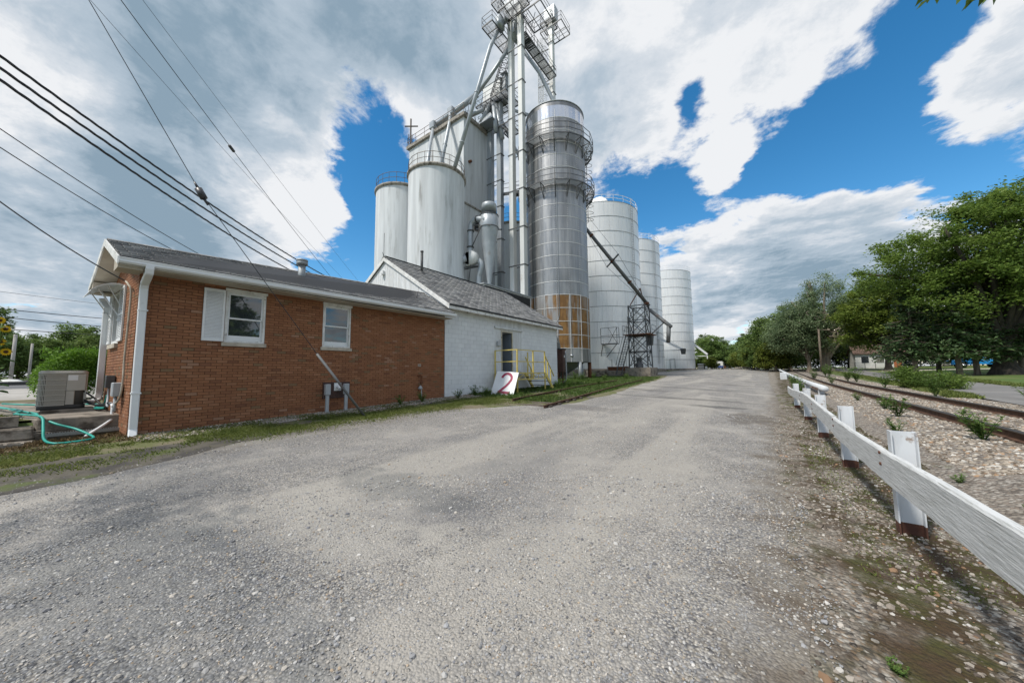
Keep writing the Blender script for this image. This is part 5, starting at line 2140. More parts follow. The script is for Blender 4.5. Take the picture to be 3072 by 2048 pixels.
def panel_mesh(r, h, n, m, out=.018, gap=.004, sub=3, name='panel'):
    """one curved wall sheet: centred on +x, its foot at z = 0"""
    a = math.pi / n - gap / r
    an = np.linspace(-a, a, sub + 1)
    v = []
    for z in (gap, h - gap):
        for rr in (r, r + out):
            v += [(rr * math.cos(q), rr * math.sin(q), z) for q in an]
    k = sub + 1
    f = []
    for i in range(sub):
        f.append((k + i, k + i + 1, 3 * k + i + 1, 3 * k + i))
        f.append((2 * k + i, 3 * k + i, 3 * k + i + 1, 2 * k + i + 1))
        f.append((i, i + 1, k + i + 1, k + i))
    f += [(0, k, 3 * k, 2 * k), (k - 1, 3 * k - 1, 4 * k - 1, 2 * k - 1)]
    me = bpy.data.meshes.new(name)
    me.from_pydata(v, [], f)
    me.materials.append(MATS[m])
    me.shade_smooth()
    me.shade_flat()
    return me


bin_ = thing('grain_bin', 'tall grey steel bin on legs with rusty lower rings and ringed walkways', 'grain bin', (-17.25, 32.2, .6))
BC, BR_ = (-17.25, 32.2), 3.2
NB, RH = 16, 1.325
z0b = 2.35
mb = MB()
mb.lathe((BC[0], BC[1], 0), [(BR_ - .01, z0b), (BR_ - .01, 29.3)], 64)
mb.build('shell', 'bin_skin', bin_, True)
mb = MB()
mb.lathe((BC[0], BC[1], 29.3), [(BR_ + .02, 0), (BR_ + .05, .03), (BR_ + .05, .09), (BR_, .12), (.5, 1.5), (0, 1.55)], 48)
mb.build('roof', 'galv_dull', bin_, 30)
skin = {k: panel_mesh(BR_, RH, NB, k) for k in ('bin_skin', 'bin_rust', 'bin_bright')}
rows = 20
camaz = math.atan2(-BC[1], -BC[0])
for r in range(rows):
    z = z0b + r * RH + (.0)
    if z + RH > 29.35:
        break
    key = 'bin_rust' if 1 <= r <= 4 else 'bin_bright' if r == rows - 1 else 'bin_skin'
    for i in range(NB):
        a = 2 * math.pi * (i + .5) / NB + .06
        if math.cos(a - camaz) < -.35:
            continue
        piece(skin[key], 'panel', bin_, Matrix.Translation((BC[0], BC[1], z)) @ Matrix.Rotation(a, 4, 'Z'))
mb = MB()
for r in range(1, rows):
    z = z0b + r * RH
    mb.lathe((BC[0], BC[1], z - .022), [(BR_ + .018, -.01), (BR_ + .036, .0), (BR_ + .036, .05), (BR_ + .018, .06)], 64)
mb.build('ring_seam', 'band_light', bin_, True)
for i in range(NB):
    a = 2 * math.pi * i / NB + .06
    if math.cos(a - camaz) < -.3:
        continue
    mb = MB()
    x, y = BC[0] + (BR_ + .02) * math.cos(a), BC[1] + (BR_ + .02) * math.sin(a)
    t_ = V(-math.sin(a), math.cos(a), 0) * .02
    mb.beam((x, y, z0b), (x, y, z0b + RH * 5.0), .10, .05, (-math.sin(a), math.cos(a), 0))
    mb.build('stiffener', 'band_light', bin_)
    mb = MB()
    for k in range(int((29 - 9) / .22)):
        q = 9.0 + k * .22
        mb.box(x - .018, x + .018, y - .018, y + .018, q, q + .05)
    mb.build('bolt_row', 'band_light', bin_)
for i in range(8):
    a = 2 * math.pi * (i + .5) / 8
    x, y = BC[0] + (BR_ - .12) * math.cos(a), BC[1] + (BR_ - .12) * math.sin(a)
    m_ = MB()
    m_.cyl((x, y, hz(x, y) - .2), (x, y, z0b), .19, n=12)
    m_.build('leg', ('rust' if i % 3 == 0 else 'galv_dull'), bin_, True)
mb = MB()
mb.lathe((BC[0], BC[1], 0), [(.35, .9), (BR_ - .6, z0b)], 24)
mb.build('hopper', 'galv_dull', bin_, 30)
mb = MB()
a = camaz + .38
mb.cyl((BC[0] + 3.2 * math.cos(a), BC[1] + 3.2 * math.sin(a), 2.95), (BC[0] + 3.27 * math.cos(a), BC[1] + 3.27 * math.sin(a), 2.95), .16, n=16)
mb.build('hatch', 'galv', bin_, True)

def ring_walk(label, z, a_lo, a_hi, n):
    t = thing('ring_walkway', label, 'walkway', (BC[0], BC[1], z), 'walkways round the grey bin')
    P = [a_lo + (a_hi - a_lo) * i / n for i in range(n + 1)]
    at_ = lambda a, r, zz: V(BC[0] + r * math.cos(a), BC[1] + r * math.sin(a), zz)
    ri, ro = BR_ + .12, BR_ + .92
    fl, fr, ra = MB(), MB(), MB()
    for a, b in zip(P[:-1], P[1:]):
        for k in range(6):
            r0_, r1_ = ri + (ro - ri) * k / 6, ri + (ro - ri) * (k + .42) / 6
            fl.hexa([at_(a, r0_, z), at_(a, r1_, z), at_(b, r1_, z), at_(b, r0_, z), at_(a, r0_, z + .03), at_(a, r1_, z + .03), at_(b, r1_, z + .03), at_(b, r0_, z + .03)])
        fr.beam(at_(a, ro, z), at_(b, ro, z), .05, .12)
        for hh2 in (.58, 1.15):
            ra.beam(at_(a, ro, z + hh2), at_(b, ro, z + hh2), .045)
    for a in P:
        fr.beam(at_(a, ro, z - .03), at_(a, BR_, z - .03), .06)
        fr.beam(at_(a, ro, z - .03), at_(a, BR_ + .03, z - 1.35), .06)
        fr.beam(at_(a, BR_ + .04, z), at_(a, BR_ + .04, z - 1.4), .06)
        ra.beam(at_(a, ro, z), at_(a, ro, z + 1.15), .045)
    fl.build('floor', 'galv_dull', t)
    fr.build('bracket', 'steel_dark', t)
    ra.build('railing', 'steel_dark', t)
    return t


ring_walk('upper ring walkway with railing round the grey bin', 25.25, camaz - 1.5, camaz + 2.2, 10)
ring_walk('lower ring walkway with railing round the grey bin', 20.35, camaz - 1.5, camaz + 2.2, 10)
ld = thing('caged_ladder', 'caged ladder down the back side of the grey bin', 'ladder', (BC[0] + 3.5, BC[1] + 1, 19))
mb = MB()
a = camaz + 1.95
bx, by = BC[0] + 3.7 * math.cos(a), BC[1] + 3.7 * math.sin(a)
tx, ty = -math.sin(a), math.cos(a)
for s in (-.22, .22):
    mb.beam((bx + tx * s, by + ty * s, 18.0), (bx + tx * s, by + ty * s, 27.0), .05)
for z in np.arange(18, 27, .33):
    mb.beam((bx - tx * .22, by - ty * .22, z), (bx + tx * .22, by + ty * .22, z), .03)
mb.build('ladder', 'steel_dark', ld)
mb = MB()
for z in np.arange(18.4, 26.9, .8):
    P = [V(bx + tx * .4 * math.cos(q) + math.cos(a) * .75 * math.sin(q), by + ty * .4 * math.cos(q) + math.sin(a) * .75 * math.sin(q), z) for q in np.linspace(0, math.pi, 9)]
    for p0, p1 in zip(P[:-1], P[1:]):
        mb.beam(p0, p1, .035)
mb.build('cage', 'steel_dark', ld)
dv = thing('drain_pipe', 'thin pipe running down the front of the grey bin', 'pipe', (BC[0] + .4, BC[1] - 3.2, 3))
mb = MB()
a = camaz + .02
x, y = BC[0] + 3.26 * math.cos(a), BC[1] + 3.26 * math.sin(a)
mb.tube([(x, y, 28.4), (x, y, 20), (x, y, 7.0), (x - .1, y, 6.5), (x - .35, y - .3, 6.1), (x - .5, y - .5, 6.0)], .03, 6)
mb.build('pipe', 'galv_dull', dv, True)

# ================================================================== white bolted silos
SR, SN, SRH = 6.55, 28, 2.26
white_panel = panel_mesh(SR, SRH, SN, 'silo_white', .022, .008, 3)


def white_silo(label, c, zb, extra):
    t = thing('steel_silo', label, 'silo', (c[0], c[1], zb), 'white bolted steel silos')
    rows = 11
    zt = zb + rows * SRH
    mb_ = MB()
    mb_.lathe((c[0], c[1], 0), [(SR - .012, zb), (SR - .012, zt)], 84)
    mb_.build('shell', 'band_dark', t, True)
    ca = math.atan2(-c[1], -c[0])
    for r in range(rows):
        for i in range(SN):
            a = 2 * math.pi * (i + (.5 if r % 2 else 0)) / SN
            if math.cos(a - ca) < -.25:
                continue
            piece(white_panel, 'panel', t, Matrix.Translation((c[0], c[1], zb + r * SRH)) @ Matrix.Rotation(a, 4, 'Z'))
    mb_ = MB()
    for r in range(1, rows + 1):
        z = zb + r * SRH
        mb_.lathe((c[0], c[1], z - .03), [(SR + .02, 0), (SR + .06, .008), (SR + .06, .05), (SR + .02, .06)], 84)
    mb_.build('ring_seam', 'band_dark', t, True)
    mb_ = MB()
    mb_.lathe((c[0], c[1], zt), [(SR + .05, -.06), (SR + .05, .02), (SR - .1, .06), (1.4, 1.25), (1.2, 1.3), (0, 1.4)], 64)
    mb_.build('roof', 'silo_white', t, 25)
    mb_ = MB()
    ring_rail(mb_, c, SR - .02, zt + .03, 1.05, 24, w_=.05)
    mb_.build('railing', 'white_metal', t)
    mb_ = MB()
    mb_.lathe((c[0], c[1], zb - 1.0), [(SR + .25, 0), (SR + .25, .9), (SR + .1, .98)], 64)
    mb_.build('footing', 'concrete_old', t)
    if extra == 1:
        # rounded hood of the fill head
        mb_ = MB()
        hx, hy = c[0] + 1.6, c[1] - 2.8
        for k in range(10):
            a0, a1 = math.pi * k / 10, math.pi * (k + 1) / 10
            mb_.hexa([V(hx - 1.7 * math.cos(a0), hy - 1.0, zt + .7), V(hx - 1.7 * math.cos(a1), hy - 1.0, zt + .7), V(hx - 1.7 * math.cos(a1), hy + 1.0, zt + .7), V(hx - 1.7 * math.cos(a0), hy + 1.0, zt + .7),
                      V(hx - 1.7 * math.cos(a0), hy - .6, zt + .75 + 1.35 * math.sin(a0)), V(hx - 1.7 * math.cos(a1), hy - .6, zt + .75 + 1.35 * math.sin(a1)),
                      V(hx - 1.7 * math.cos(a1), hy + .6, zt + .75 + 1.35 * math.sin(a1)), V(hx - 1.7 * math.cos(a0), hy + .6, zt + .75 + 1.35 * math.sin(a0))])
        mb_.build('fill_hood', 'white_metal', t)
    mb_ = MB()
    a = ca + .9
    lx, ly = c[0] + (SR + .2) * math.cos(a), c[1] + (SR + .2) * math.sin(a)
    tx_, ty_ = -math.sin(a) * .22, math.cos(a) * .22
    if extra != 3:
        for s in (-1, 1):
            mb_.beam((lx + tx_ * s, ly + ty_ * s, zb + 1), (lx + tx_ * s, ly + ty_ * s, zt + 1), .04)
        for z in np.arange(zb + 1, zt + .8, .4):
            mb_.beam((lx - tx_, ly - ty_, z), (lx + tx_, ly + ty_, z), .03)
        mb_.build('ladder', 'galv_dull', t)
    return t, zt


s1, zt1 = white_silo('nearest of the three white panelled silos, right behind the grey bin', (-21.06, 53.2), 1.75, 1)
s2, zt2 = white_silo('middle of the three white panelled silos', (-21.8, 70.7), 1.75, 2)
s3, zt3 = white_silo('farthest of the three white panelled silos, fully sunlit', (-20.2, 97.5), 1.75, 3)
mb = MB()
a = math.atan2(-97.5, 20.2)
mb.box(-15.9, -15.7, 92.6, 93.6, 2.0, 4.0)
dr_ = mb.build('door', 'silo_white', s3)
bpy.data.objects.remove(dr_)
mb = MB()
ca = math.atan2(-97.5, 20.2) + .18
x, y = -20.2 + 6.6 * math.cos(ca), 97.5 + 6.6 * math.sin(ca)
tx, ty = -math.sin(ca), math.cos(ca)
for s in (-.55, .55):
    mb.beam((x + tx * s, y + ty * s, 1.8), (x + tx * s, y + ty * s, 4.1), .08)
mb.beam((x - tx * .55, y - ty * .55, 4.1), (x + tx * .55, y + ty * .55, 4.1), .08)
mb.build('door_frame', 'band_dark', s3)
mb = MB()
mb.beam((-23.4, 92.5, zt3 + .8), (-22.2, 92.0, zt3 + 3.2), .3)
mb.build('roof_spout', 'rail_steel', s3)


def load_spout(label, a, b, drop=.9):
    t = thing('load_spout', label, 'spout', b, 'loading spouts on the white silos')
    mb_ = MB()
    mb_.beam(a, b, .42, .42)
    mb_.build('chute', 'white_metal', t)
    mb_ = MB()
    q = V(*b)
    mb_.hexa([q + V(-.3, -.3, -drop), q + V(.3, -.3, -drop), q + V(.3, .3, -drop), q + V(-.3, .3, -drop), q + V(-.42, -.42, .2), q + V(.42, -.42, .2), q + V(.42, .42, .2), q + V(-.42, .42, .2)])
    mb_.build('bag', 'steel_dark', t)
    mb_ = MB()
    mb_.beam(a, V(*a) + V(0, 0, 1.2), .08)
    mb_.beam(V(*a) + V(0, 0, 1.2), b, .04)
    mb_.beam(V(a[0], a[1], b[2]), b, .06)
    mb_.build('stay', 'galv_dull', t)


load_spout('white chute with dark bag on the nearest white silo behind the frame tower', (-15.4, 49.8, 8.1), (-12.3, 49.4, 6.0), 1.1)
load_spout('white chute with dark bag between the middle and farthest silos', (-15.6, 68.4, 7.6), (-11.4, 68.6, 5.1), .8)
ls = thing('load_spout', 'white chute on the outer side of the farthest silo against the trees', 'spout', (-11.3, 99.0, 5.6), 'loading spouts on the white silos')
mb = MB()
mb.beam((-13.8, 98.0, 8.0), (-11.0, 99.0, 5.3), .45, .45)
mb.build('chute', 'white_metal', ls)
mb = MB()
mb.beam((-13.9, 97.9, 4.9), (-11.0, 99.0, 4.9), .16)
mb.beam((-13.8, 98.0, 2), (-13.8, 98.0, 8.2), .14)
mb.beam((-11.0, 99.0, 5.2), (-11.0, 99.0, 4.2), .2)
mb.build('stay', 'white_metal', ls)

# ================================================================== loading conveyor and its frame tower
lc = thing('load_conveyor', 'long dark conveyor tube slanting down from the grey bin to the frame tower', 'conveyor', (-10.7, 42.7, 9))
mat('conveyor_grey', (.13, .14, .145), .6, .4, (.18, .18, .18), 2, dirt=(.12, .07, .05), dscale=1.5, dlo=.55, dhi=.7)
A_, B_ = V(-19.6, 36.2, 24.0), V(-10.6, 42.75, 9.2)
mb = MB()
mb.cyl(A_, B_, .21, n=14)
mb.build('tube', 'conveyor_grey', lc, True)
d = nrm(B_ - A_)
mb = MB()
for k in (.4, .62, .8, .98):
    q = A_ + (B_ - A_) * k
    mb.cyl(q - d * .10, q + d * .10, .27, n=14)
mb.build('collar', 'rust', lc, True)
q = A_ + (B_ - A_) * .62
sx = nrm(np.cross(d, V(0, 0, 1)))
mb = MB()
mb.beam(q - sx * 2.4 - V(0, 0, .0), q + sx * 2.4 + V(0, 0, .0), .14)
mb.beam(q - V(0, 0, .3), q + V(0, 0, .3), .2)
mb.build('cross_arm', 'steel_dark', lc)
mb = MB()
mb.tube([A_ + V(0, 0, 2), q - sx * 2.4, B_], .018, 5)
mb.tube([A_ + V(0, 0, 2), q + sx * 2.4, B_], .018, 5)
mb.build('stay_cable', 'steel_dark', lc)
ch = thing('truck_chute', 'grey chute with hanging nozzle reaching out from the frame tower', 'chute', (-8, 41.2, 5))
a, b = V(-10.5, 42.7, 8.7), V(-7.95, 41.2, 6.3)
mb = MB()
mb.cyl(a, b, .21, n=14)
mb.build('tube', 'conveyor_grey', ch, True)
mb = MB()
e_ = a + (b - a) * .9
mb.cyl(e_ - V(0, 0, .1), e_ + V(-.15, 0, -2.0), .24, .22, 14)
mb.build('nozzle', 'conveyor_grey', ch, True)
mb = MB()
mb.beam(a + (b - a) * .72, (-10.9, 42.2, 5.2), .09)
mb.build('strut', 'steel_dark', ch)

ft = thing('frame_tower', 'dark steel frame tower with cross braces and mid platform under the conveyor', 'tower', (-11.7, 42.4, 1.8))
LG = [(-12.65, 41.3), (-10.75, 41.3), (-10.75, 43.3), (-12.65, 43.3)]
ZB, ZM, ZT = 1.8, 5.6, 9.3
for (x, y) in LG:
    xx = x + (.0)
    MB().beam((x + (.12 if x < -11.7 else -.12) * -1, y, ZB), (x, y, ZT), .11).build('leg', 'steel_dark', ft)
for (za, zb_) in ((ZB + .2, 3.7), (3.7, ZM), (ZM, 7.45), (7.45, ZT - .1)):
    for i in range(4):
        a, b = LG[i], LG[(i + 1) % 4]
        m_ = MB()
        m_.beam((a[0], a[1], za), (b[0], b[1], zb_), .07)
        m_.beam((b[0], b[1], za), (a[0], a[1], zb_), .07)
        m_.build('cross_brace', 'steel_dark', ft)
    mb = MB()
    for i in range(4):
        a, b = LG[i], LG[(i + 1) % 4]
        mb.beam((a[0], a[1], zb_), (b[0], b[1], zb_), .09)
    mb.build('girt', 'steel_dark', ft)
mb = MB()
for i in range(14):
    y = 40.6 + i * .22
    mb.box(-13.2, -10.1, y, y + .19, ZM + .05, ZM + .12)
mb.build('platform', 'rust', ft)
mb = MB()
mb.beam((-12.4, 41.3, ZT), (-11.5, 42.6, ZT + 2.2), .09)
mb.beam((-11.2, 43.3, ZT), (-11.5, 42.6, ZT + 2.2), .09)
mb.beam((-10.75, 41.3, ZT), (-10.75, 42.7, ZT + .4), .09)
mb.build('head_frame', 'rust', ft)
mb = MB()
poly_rail(mb, [(-13.2, 40.6, ZM + .1), (-13.2, 43.6, ZM + .1)], 1.1, .04, 1, 1.2)
mb.build('railing', 'steel_dark', ft)
mb = MB()
poly_rail(mb, [(-10.1, 43.6, ZM + .1), (-10.1, 41.6, ZM + .1)], 1.1, .04, 1, 1.2)
mb.build('railing', 'steel_dark', ft)
fl_ = thing('steep_stair', 'steep ship ladder leaning up to the frame tower platform', 'ladder', (-13.2, 40.0, 1))
mb = MB()
P0, P1 = V(-13.6, 38.9, 1.0), V(-12.9, 40.9, 5.7)
for s in (0, .62):
    mb.beam(P0 + V(s, 0, 0), P1 + V(s, 0, 0), .08)
    mb.beam(P0 + V(s, -.1, 1.0), P1 + V(s, -.1, 1.0), .035)
mb.build('stringer', 'steel_dark', fl_)
m_ = MB()
m_.box(0, .62, -.07, .07, -.015, .015)
me = bpy.data.meshes.new('rung')
me.from_pydata(m_.v[0].tolist(), [], m_.f)
me.materials.append(MATS['steel_dark'])
for i in range(1, 16):
    piece(me, 'rung', fl_, Matrix.Translation(tuple(P0 + (P1 - P0) * i / 16)))
pit = thing('concrete_pit', 'low square concrete pit block under the frame tower', 'pit', (-11.6, 42, .8))
mb = MB()
mb.box(-13.1, -10.2, 40.6, 43.9, .5, 1.8)
mb.build('block', 'concrete_old', pit, bevel=.05)
mb = MB()
mb.lathe((-11.7, 41.6, 1.8), [(.45, 0), (.45, .5), (.3, .55), (.3, 1.0), (.38, 1.05), (.38, 1.15), (0, 1.2)], 16)
mb.build('gearbox', 'steel_dark', pit, 30)
lw = thing('retaining_wall', 'long low concrete wall in front of the nearest white silo', 'wall', (-15.5, 40.5, .8))
mb = MB()
mb.hexa([(-18.2, 41.0, .3), (-13.2, 41.2, .3), (-13.2, 41.5, .3), (-18.2, 41.3, .3), (-18.2, 41.0, 1.48), (-13.2, 41.2, 1.48), (-13.2, 41.5, 1.48), (-18.2, 41.3, 1.48)])
mb.build('wall_body', 'concrete_old', lw, bevel=.03)
rb = thing('rust_trough', 'rusty steel trough lying on the concrete wall before the nearest silo', 'trough', (-14.6, 42.2, 1.5))
mb = MB()
mb.box(-15.6, -13.3, 41.6, 42.8, 1.45, 1.95)
mb.build('trough', 'rust', rb, bevel=.03)
mb = MB()
mb.beam((-15.6, 41.6, 1.95), (-15.2, 41.0, .9), .06)
mb.beam((-14.4, 41.5, 2.6), (-13.9, 40.4, .9), .05)
mb.beam((-15.0, 41.6, 1.9), (-15.0, 41.6, 2.9), .05)
mb.build('bar', 'steel_dark', rb)
# small bracket platform on the near silo
sp = thing('silo_platform', 'small dark railed platform hung on the nearest white silo', 'platform', (-16.6, 47.6, 5.2))
mb = MB()
mb.box(-18.2, -15.9, 46.4, 47.3, 5.15, 5.25)
mb.beam((-16.0, 46.6, 5.15), (-17.8, 47.4, 3.4), .07)
mb.beam((-18.0, 46.6, 5.15), (-18.6, 47.2, 3.4), .07)
mb.build('floor', 'steel_dark', sp)
mb = MB()
poly_rail(mb, [(-18.2, 46.4, 5.25), (-15.9, 46.4, 5.25), (-15.9, 47.3, 5.25)], 2.2, .06, 1, 1.2)
mb.beam((-17.1, 46.4, 5.25), (-15.9, 46.4, 7.4), .05)
mb.beam((-15.9, 46.4, 5.25), (-17.1, 46.4, 7.4), .05)
mb.build('railing', 'steel_dark', sp)
sl_ = thing('silo_ladder', 'thin white ladder at the foot of the nearest white silo', 'ladder', (-15.6, 49.0, 1.7))
mb = MB()
for s in (0, .4):
    mb.beam((-15.9 + s, 48.6 + s * .4, 1.6), (-15.9 + s, 48.6 + s * .4, 4.6), .04)
for z in np.arange(1.8, 4.6, .33):
    mb.beam((-15.9, 48.6, z), (-15.5, 48.76, z), .03)
mb.build('ladder', 'galv_dull', sl_)

# ================================================================== railway track
mat('rail_rust', (.075, .038, .024), .8, .2, (.12, .065, .04), 6, .4, .6, bump=.001, bscale=60)
mat('rail_head', (.16, .14, .13), .35, .8, (.11, .095, .085), 3, .4, .6, (1, .1, 1))
mat('tie_wood', (.15, .125, .10), .95, 0, (.085, .07, .055), 6, .4, .6, (1.5, 8, 1), bump=.006, bscale=20)
trk = thing('railway_track', 'rusty railway track running straight beside the white fence', 'railway', (4.1, 12, .3))
RAILP = [(-.07, 0), (.07, 0), (.07, .012), (.012, .028), (.009, .125), (.036, .138), (-.036, .138), (-.009, .125), (-.012, .028), (-.07, .012)]
HEADP = [(-.036, .1385), (.036, .1385), (.036, .160), (.028, .168), (-.028, .168), (-.036, .160)]
ys_ = spaced(-8, 165, 2.0, 1.02, 6)


def sweep(prof, path):
    mb_ = MB()
    n = len(prof)
    v = []
    for i, p_ in enumerate(path):
        t = nrm(path[min(i + 1, len(path) - 1)] - path[max(i - 1, 0)])
        x = nrm(np.cross(t, V(0, 0, 1)))
        v += [p_ + x * a + V(0, 0, b) for a, b in prof]
    f = []
    for k in range(len(path) - 1):
        for i in range(n):
            f.append((k * n + i, k * n + (i + 1) % n, (k + 1) * n + (i + 1) % n, (k + 1) * n + i))
    f += [tuple(range(n)), tuple(range((len(path) - 1) * n, len(path) * n))[::-1]]
    return mb_.add(v, f)


for s in (-.752, .752):
    path = [V(track_x(y) + s, y, rail_z(y) - .168) for y in ys_]
    r_ = sweep(RAILP, path).build('rail', 'rail_rust', trk)
    sweep(HEADP, path).build('rail_head', 'rail_head', r_)
m_ = MB()
m_.box(-1.28, 1.28, -.11, .11, -.16, 0)
tie_me = []
for k in range(3):
    m_ = MB()
    m_.box(-1.28, 1.28, -.11, .11, -.16, 0)
    m_.v[0] += np.random.default_rng(k).uniform(-.012, .012, (8, 3))
    me = bpy.data.meshes.new('tie')
    me.from_pydata(m_.v[0].tolist(), [], m_.f)
    me.materials.append(MATS['tie_wood'])
    tie_me.append(me)
y, k = 6.0, 0
while y < 75:
    piece(tie_me[k % 3], 'tie', trk, Matrix.Translation((track_x(y) + random.uniform(-.05, .05), y, rail_z(y) - .175 + random.uniform(-.02, .006))) @ Matrix.Rotation(random.uniform(-.03, .03), 4, 'Z'))
    y += .54
    k += 1

# short siding in front of the block building
sd = thing('siding_track', 'two rusty rails of an old siding in the weeds before the yellow stairs', 'railway', (-7.5, 14, .4))
for (x0, y0, x1, y1) in ((-7.95, 10.9, -9.55, 27.5), (-6.05, 10.1, -8.25, 30.0)):
    path = [V(x0 + (x1 - x0) * t, y0 + (y1 - y0) * t, hz(x0 + (x1 - x0) * t, y0 + (y1 - y0) * t) - .02) for t in np.linspace(0, 1, 8)]
    sweep([(a * 1.1, b * 1.0) for a, b in RAILP[:5] + [(.036, .16), (-.036, .16)] + RAILP[7:]], path).build('rail', 'rail_rust', sd)
for i in range(5):
    y = 10.4 + i * .8
    x = -7.0 - .1 * (y - 10)
    m_ = MB()
    m_.box(x - 1.25, x + 1.05, y, y + .2, hz(x, y) - .12, hz(x, y) + .055)
    m_.build('tie', 'tie_wood', sd)

# ================================================================== white rail fence
mat('old_white_wood', (.58, .59, .59), .85, 0, (.47, .48, .475), 4.0, .44, .62, (14, .7, 14), dirt=(.22, .225, .20), dscale=4.5, dstretch=(16, .6, 16), dlo=.57, dhi=.66, damt=.7, bump=.006, bscale=14, bstretch=(4, .5, 5))
mat('post_white', (.62, .64, .66), .6, 0, (.54, .56, .58), 3.0, .4, .6, (2, 2, .5), dirt=(.26, .19, .14), dscale=5, dlo=.60, dhi=.68, damt=.9)
mat('post_rust', (.085, .035, .024), .85, 0, (.12, .055, .035), 9, .4, .6, bump=.002, bscale=60)
fence = thing('rail_fence', 'white wooden rail fence on steel beam posts beside the road', 'fence', (.95, 9, 0))
FX = .835                                       # board face towards the road
brd = [(-1.2, 2.28), (2.30, 7.32), (7.34, 12.9), (12.92, 18.95)]
for i, (y0, y1) in enumerate(brd):
    n = max(6, int((y1 - y0) / .25))
    v = []
    zt_ = lambda y: .80 + .05 * math.sin(y * .55 + 1.3) - .015 * (i % 2)
    for k in range(n + 1):
        y = y0 + (y1 - y0) * k / n
        e = random.uniform(-.006, .006)
        zt2_ = zt_(y) + e
        zb2_ = zt2_ - .272 + random.uniform(-.005, .005)
        v += [(FX - .0, y, zb2_), (FX + .058, y, zb2_ + .004), (FX + .058, y, zt2_ - .012), (FX + .044, y, zt2_), (FX + .012, y, zt2_ - .004), (FX, y, zt2_ - .018)]
    m_ = MB()
    f = []
    for k in range(n):
        for q in range(6):
            f.append((k * 6 + q, k * 6 + (q + 1) % 6, (k + 1) * 6 + (q + 1) % 6, (k + 1) * 6 + q))
    f += [tuple(range(6))[::-1], tuple(range(n * 6, n * 6 + 6))]
    m_.add(v, f)
    m_.build('board', 'old_white_wood', fence)
IB = [(-.055, -.083), (.055, -.083), (.055, -.073), (.008, -.070), (.008, .070), (.055, .073), (.055, .083), (-.055, .083), (-.055, .073), (-.008, .070), (-.008, -.070), (-.055, -.073)]
for i, y in enumerate((-.6, 2.05, 4.61, 7.21, 9.96, 12.94, 16.64)):
    g = hz(1.03, y)
    tl = random.uniform(-.012, .012)
    # the beam shows its web towards the camera: flanges at the road and track side
    prof = [(b, a) for a, b in IB]
    top = .925
    m_ = MB()
    m_.ext(prof, (0.982, y, g + .13), (1, 0, 0), (0, 1, 0), (0.982 + tl, y, g + top))
    po = m_.build('post', 'post_white', fence)
    m_ = MB()
    m_.ext(prof, (0.982, y, g - .3), (1, 0, 0), (0, 1, 0), (0.982, y, g + .13))
    m_.build('rusty_foot', 'post_rust', po)
    m_ = MB()
    for z in (.62, .72):
        m_.cyl((FX - .012, y, z), (FX + .0, y, z), .014, n=8)
    m_.build('bolt', 'post_rust', po)

# white steel pipe barrier that carries on beyond the board fence
pb = thing('pipe_barrier', 'low white steel pipe barrier continuing beyond the board fence', 'barrier', (2.4, 30, .2))
P = [(2.42, 22.6), (2.42, 28), (2.45, 40), (2.5, 55), (2.6, 75), (2.9, 100)]
mb = MB()
mb.tube([(x, y, hz(x, y) + .42) for x, y in P], .15, 14)
mb.build('pipe', 'post_white', pb, True)
for y in (24, 31, 38, 46, 55, 66, 80):
    x = np.interp(y, [q[1] for q in P], [q[0] for q in P])
    MB().box(x - .12, x + .12, y - .12, y + .12, hz(x, y) - .1, hz(x, y) + .35).build('stub_post', 'post_white', pb)
mb = MB()
for k in range(9):
    y = 23.6 + k * .32
    mb.beam((2.27, y, .50), (2.25, y, .38), .02)
mb.build('weld_tab', 'post_rust', pb)
mb = thing('white_marker', 'short white concrete marker standing by the pipe barrier', 'marker', (1.85, 48, .3))
MB().box(1.55, 2.15, 47.6, 48.2, hz(1.85, 48) - .1, hz(1.85, 48) + .75).build('block', 'post_white', mb, bevel=.04)

# ================================================================== yard at the office end: slab, air conditioner, hoses
mat('ac_beige', (.46, .445, .405), .5, 0, (.42, .405, .37), 2, .4, .6, dirt=(.26, .24, .2), dscale=3, dlo=.6, dhi=.8, damt=.5)
mat('ac_dark', (.05, .05, .05), .7)
mat('ac_grille', (.50, .48, .43), .6, .1)
mat('ac_coil', (.09, .086, .08), .7)
mat('hose_green', (.015, .26, .21), .4, 0, (.02, .33, .27), 3, .4, .6)
mat('cable_black', (.012, .012, .013), .5)
slab_ = thing('concrete_slab', 'weathered concrete slab carrying the air conditioner', 'slab', (-15.5, -.6, .4))
mb = MB()
mb.hexa([(-19.0, -1.9, -.1), (-11.98, .02, -.1), (-11.98, 1.12, -.1), (-19.0, 1.05, -.1), (-19.0, -1.9, .66), (-11.98, .02, .62), (-11.98, 1.12, .62), (-19.0, 1.05, .68)])
mb.build('slab_body', 'concrete_old', slab_, bevel=.02)
mb = MB()
mb.box(-11.98, -11.93, -.02, 1.15, -.1, .36)
mb.box(-11.98, -11.95, -.04, 1.14, .36, .40)
mb.build('lower_ledge', 'concrete_old', slab_, bevel=.02)
ac = thing('air_conditioner', 'beige outdoor air conditioner with ribbed grille on the concrete slab', 'air conditioner', (-14.05, .32, .66))
MB().box(-14.55, -13.55, .02, .84, .60, .70).build('pad', 'concrete_old', ac, bevel=.01)
ax0, ax1, ay0, ay1, az0, az1 = -14.42, -13.69, -.05, .69, .70, 1.62


def rrect(x0, x1, y0, y1, r, n=5):
    P = []
    for (cx, cy, a) in ((x1 - r, y1 - r, 0), (x0 + r, y1 - r, 90), (x0 + r, y0 + r, 180), (x1 - r, y0 + r, 270)):
        for k in range(n + 1):
            q = R(a + 90 * k / n)
            P.append((cx + r * math.cos(q), cy + r * math.sin(q)))
    return P


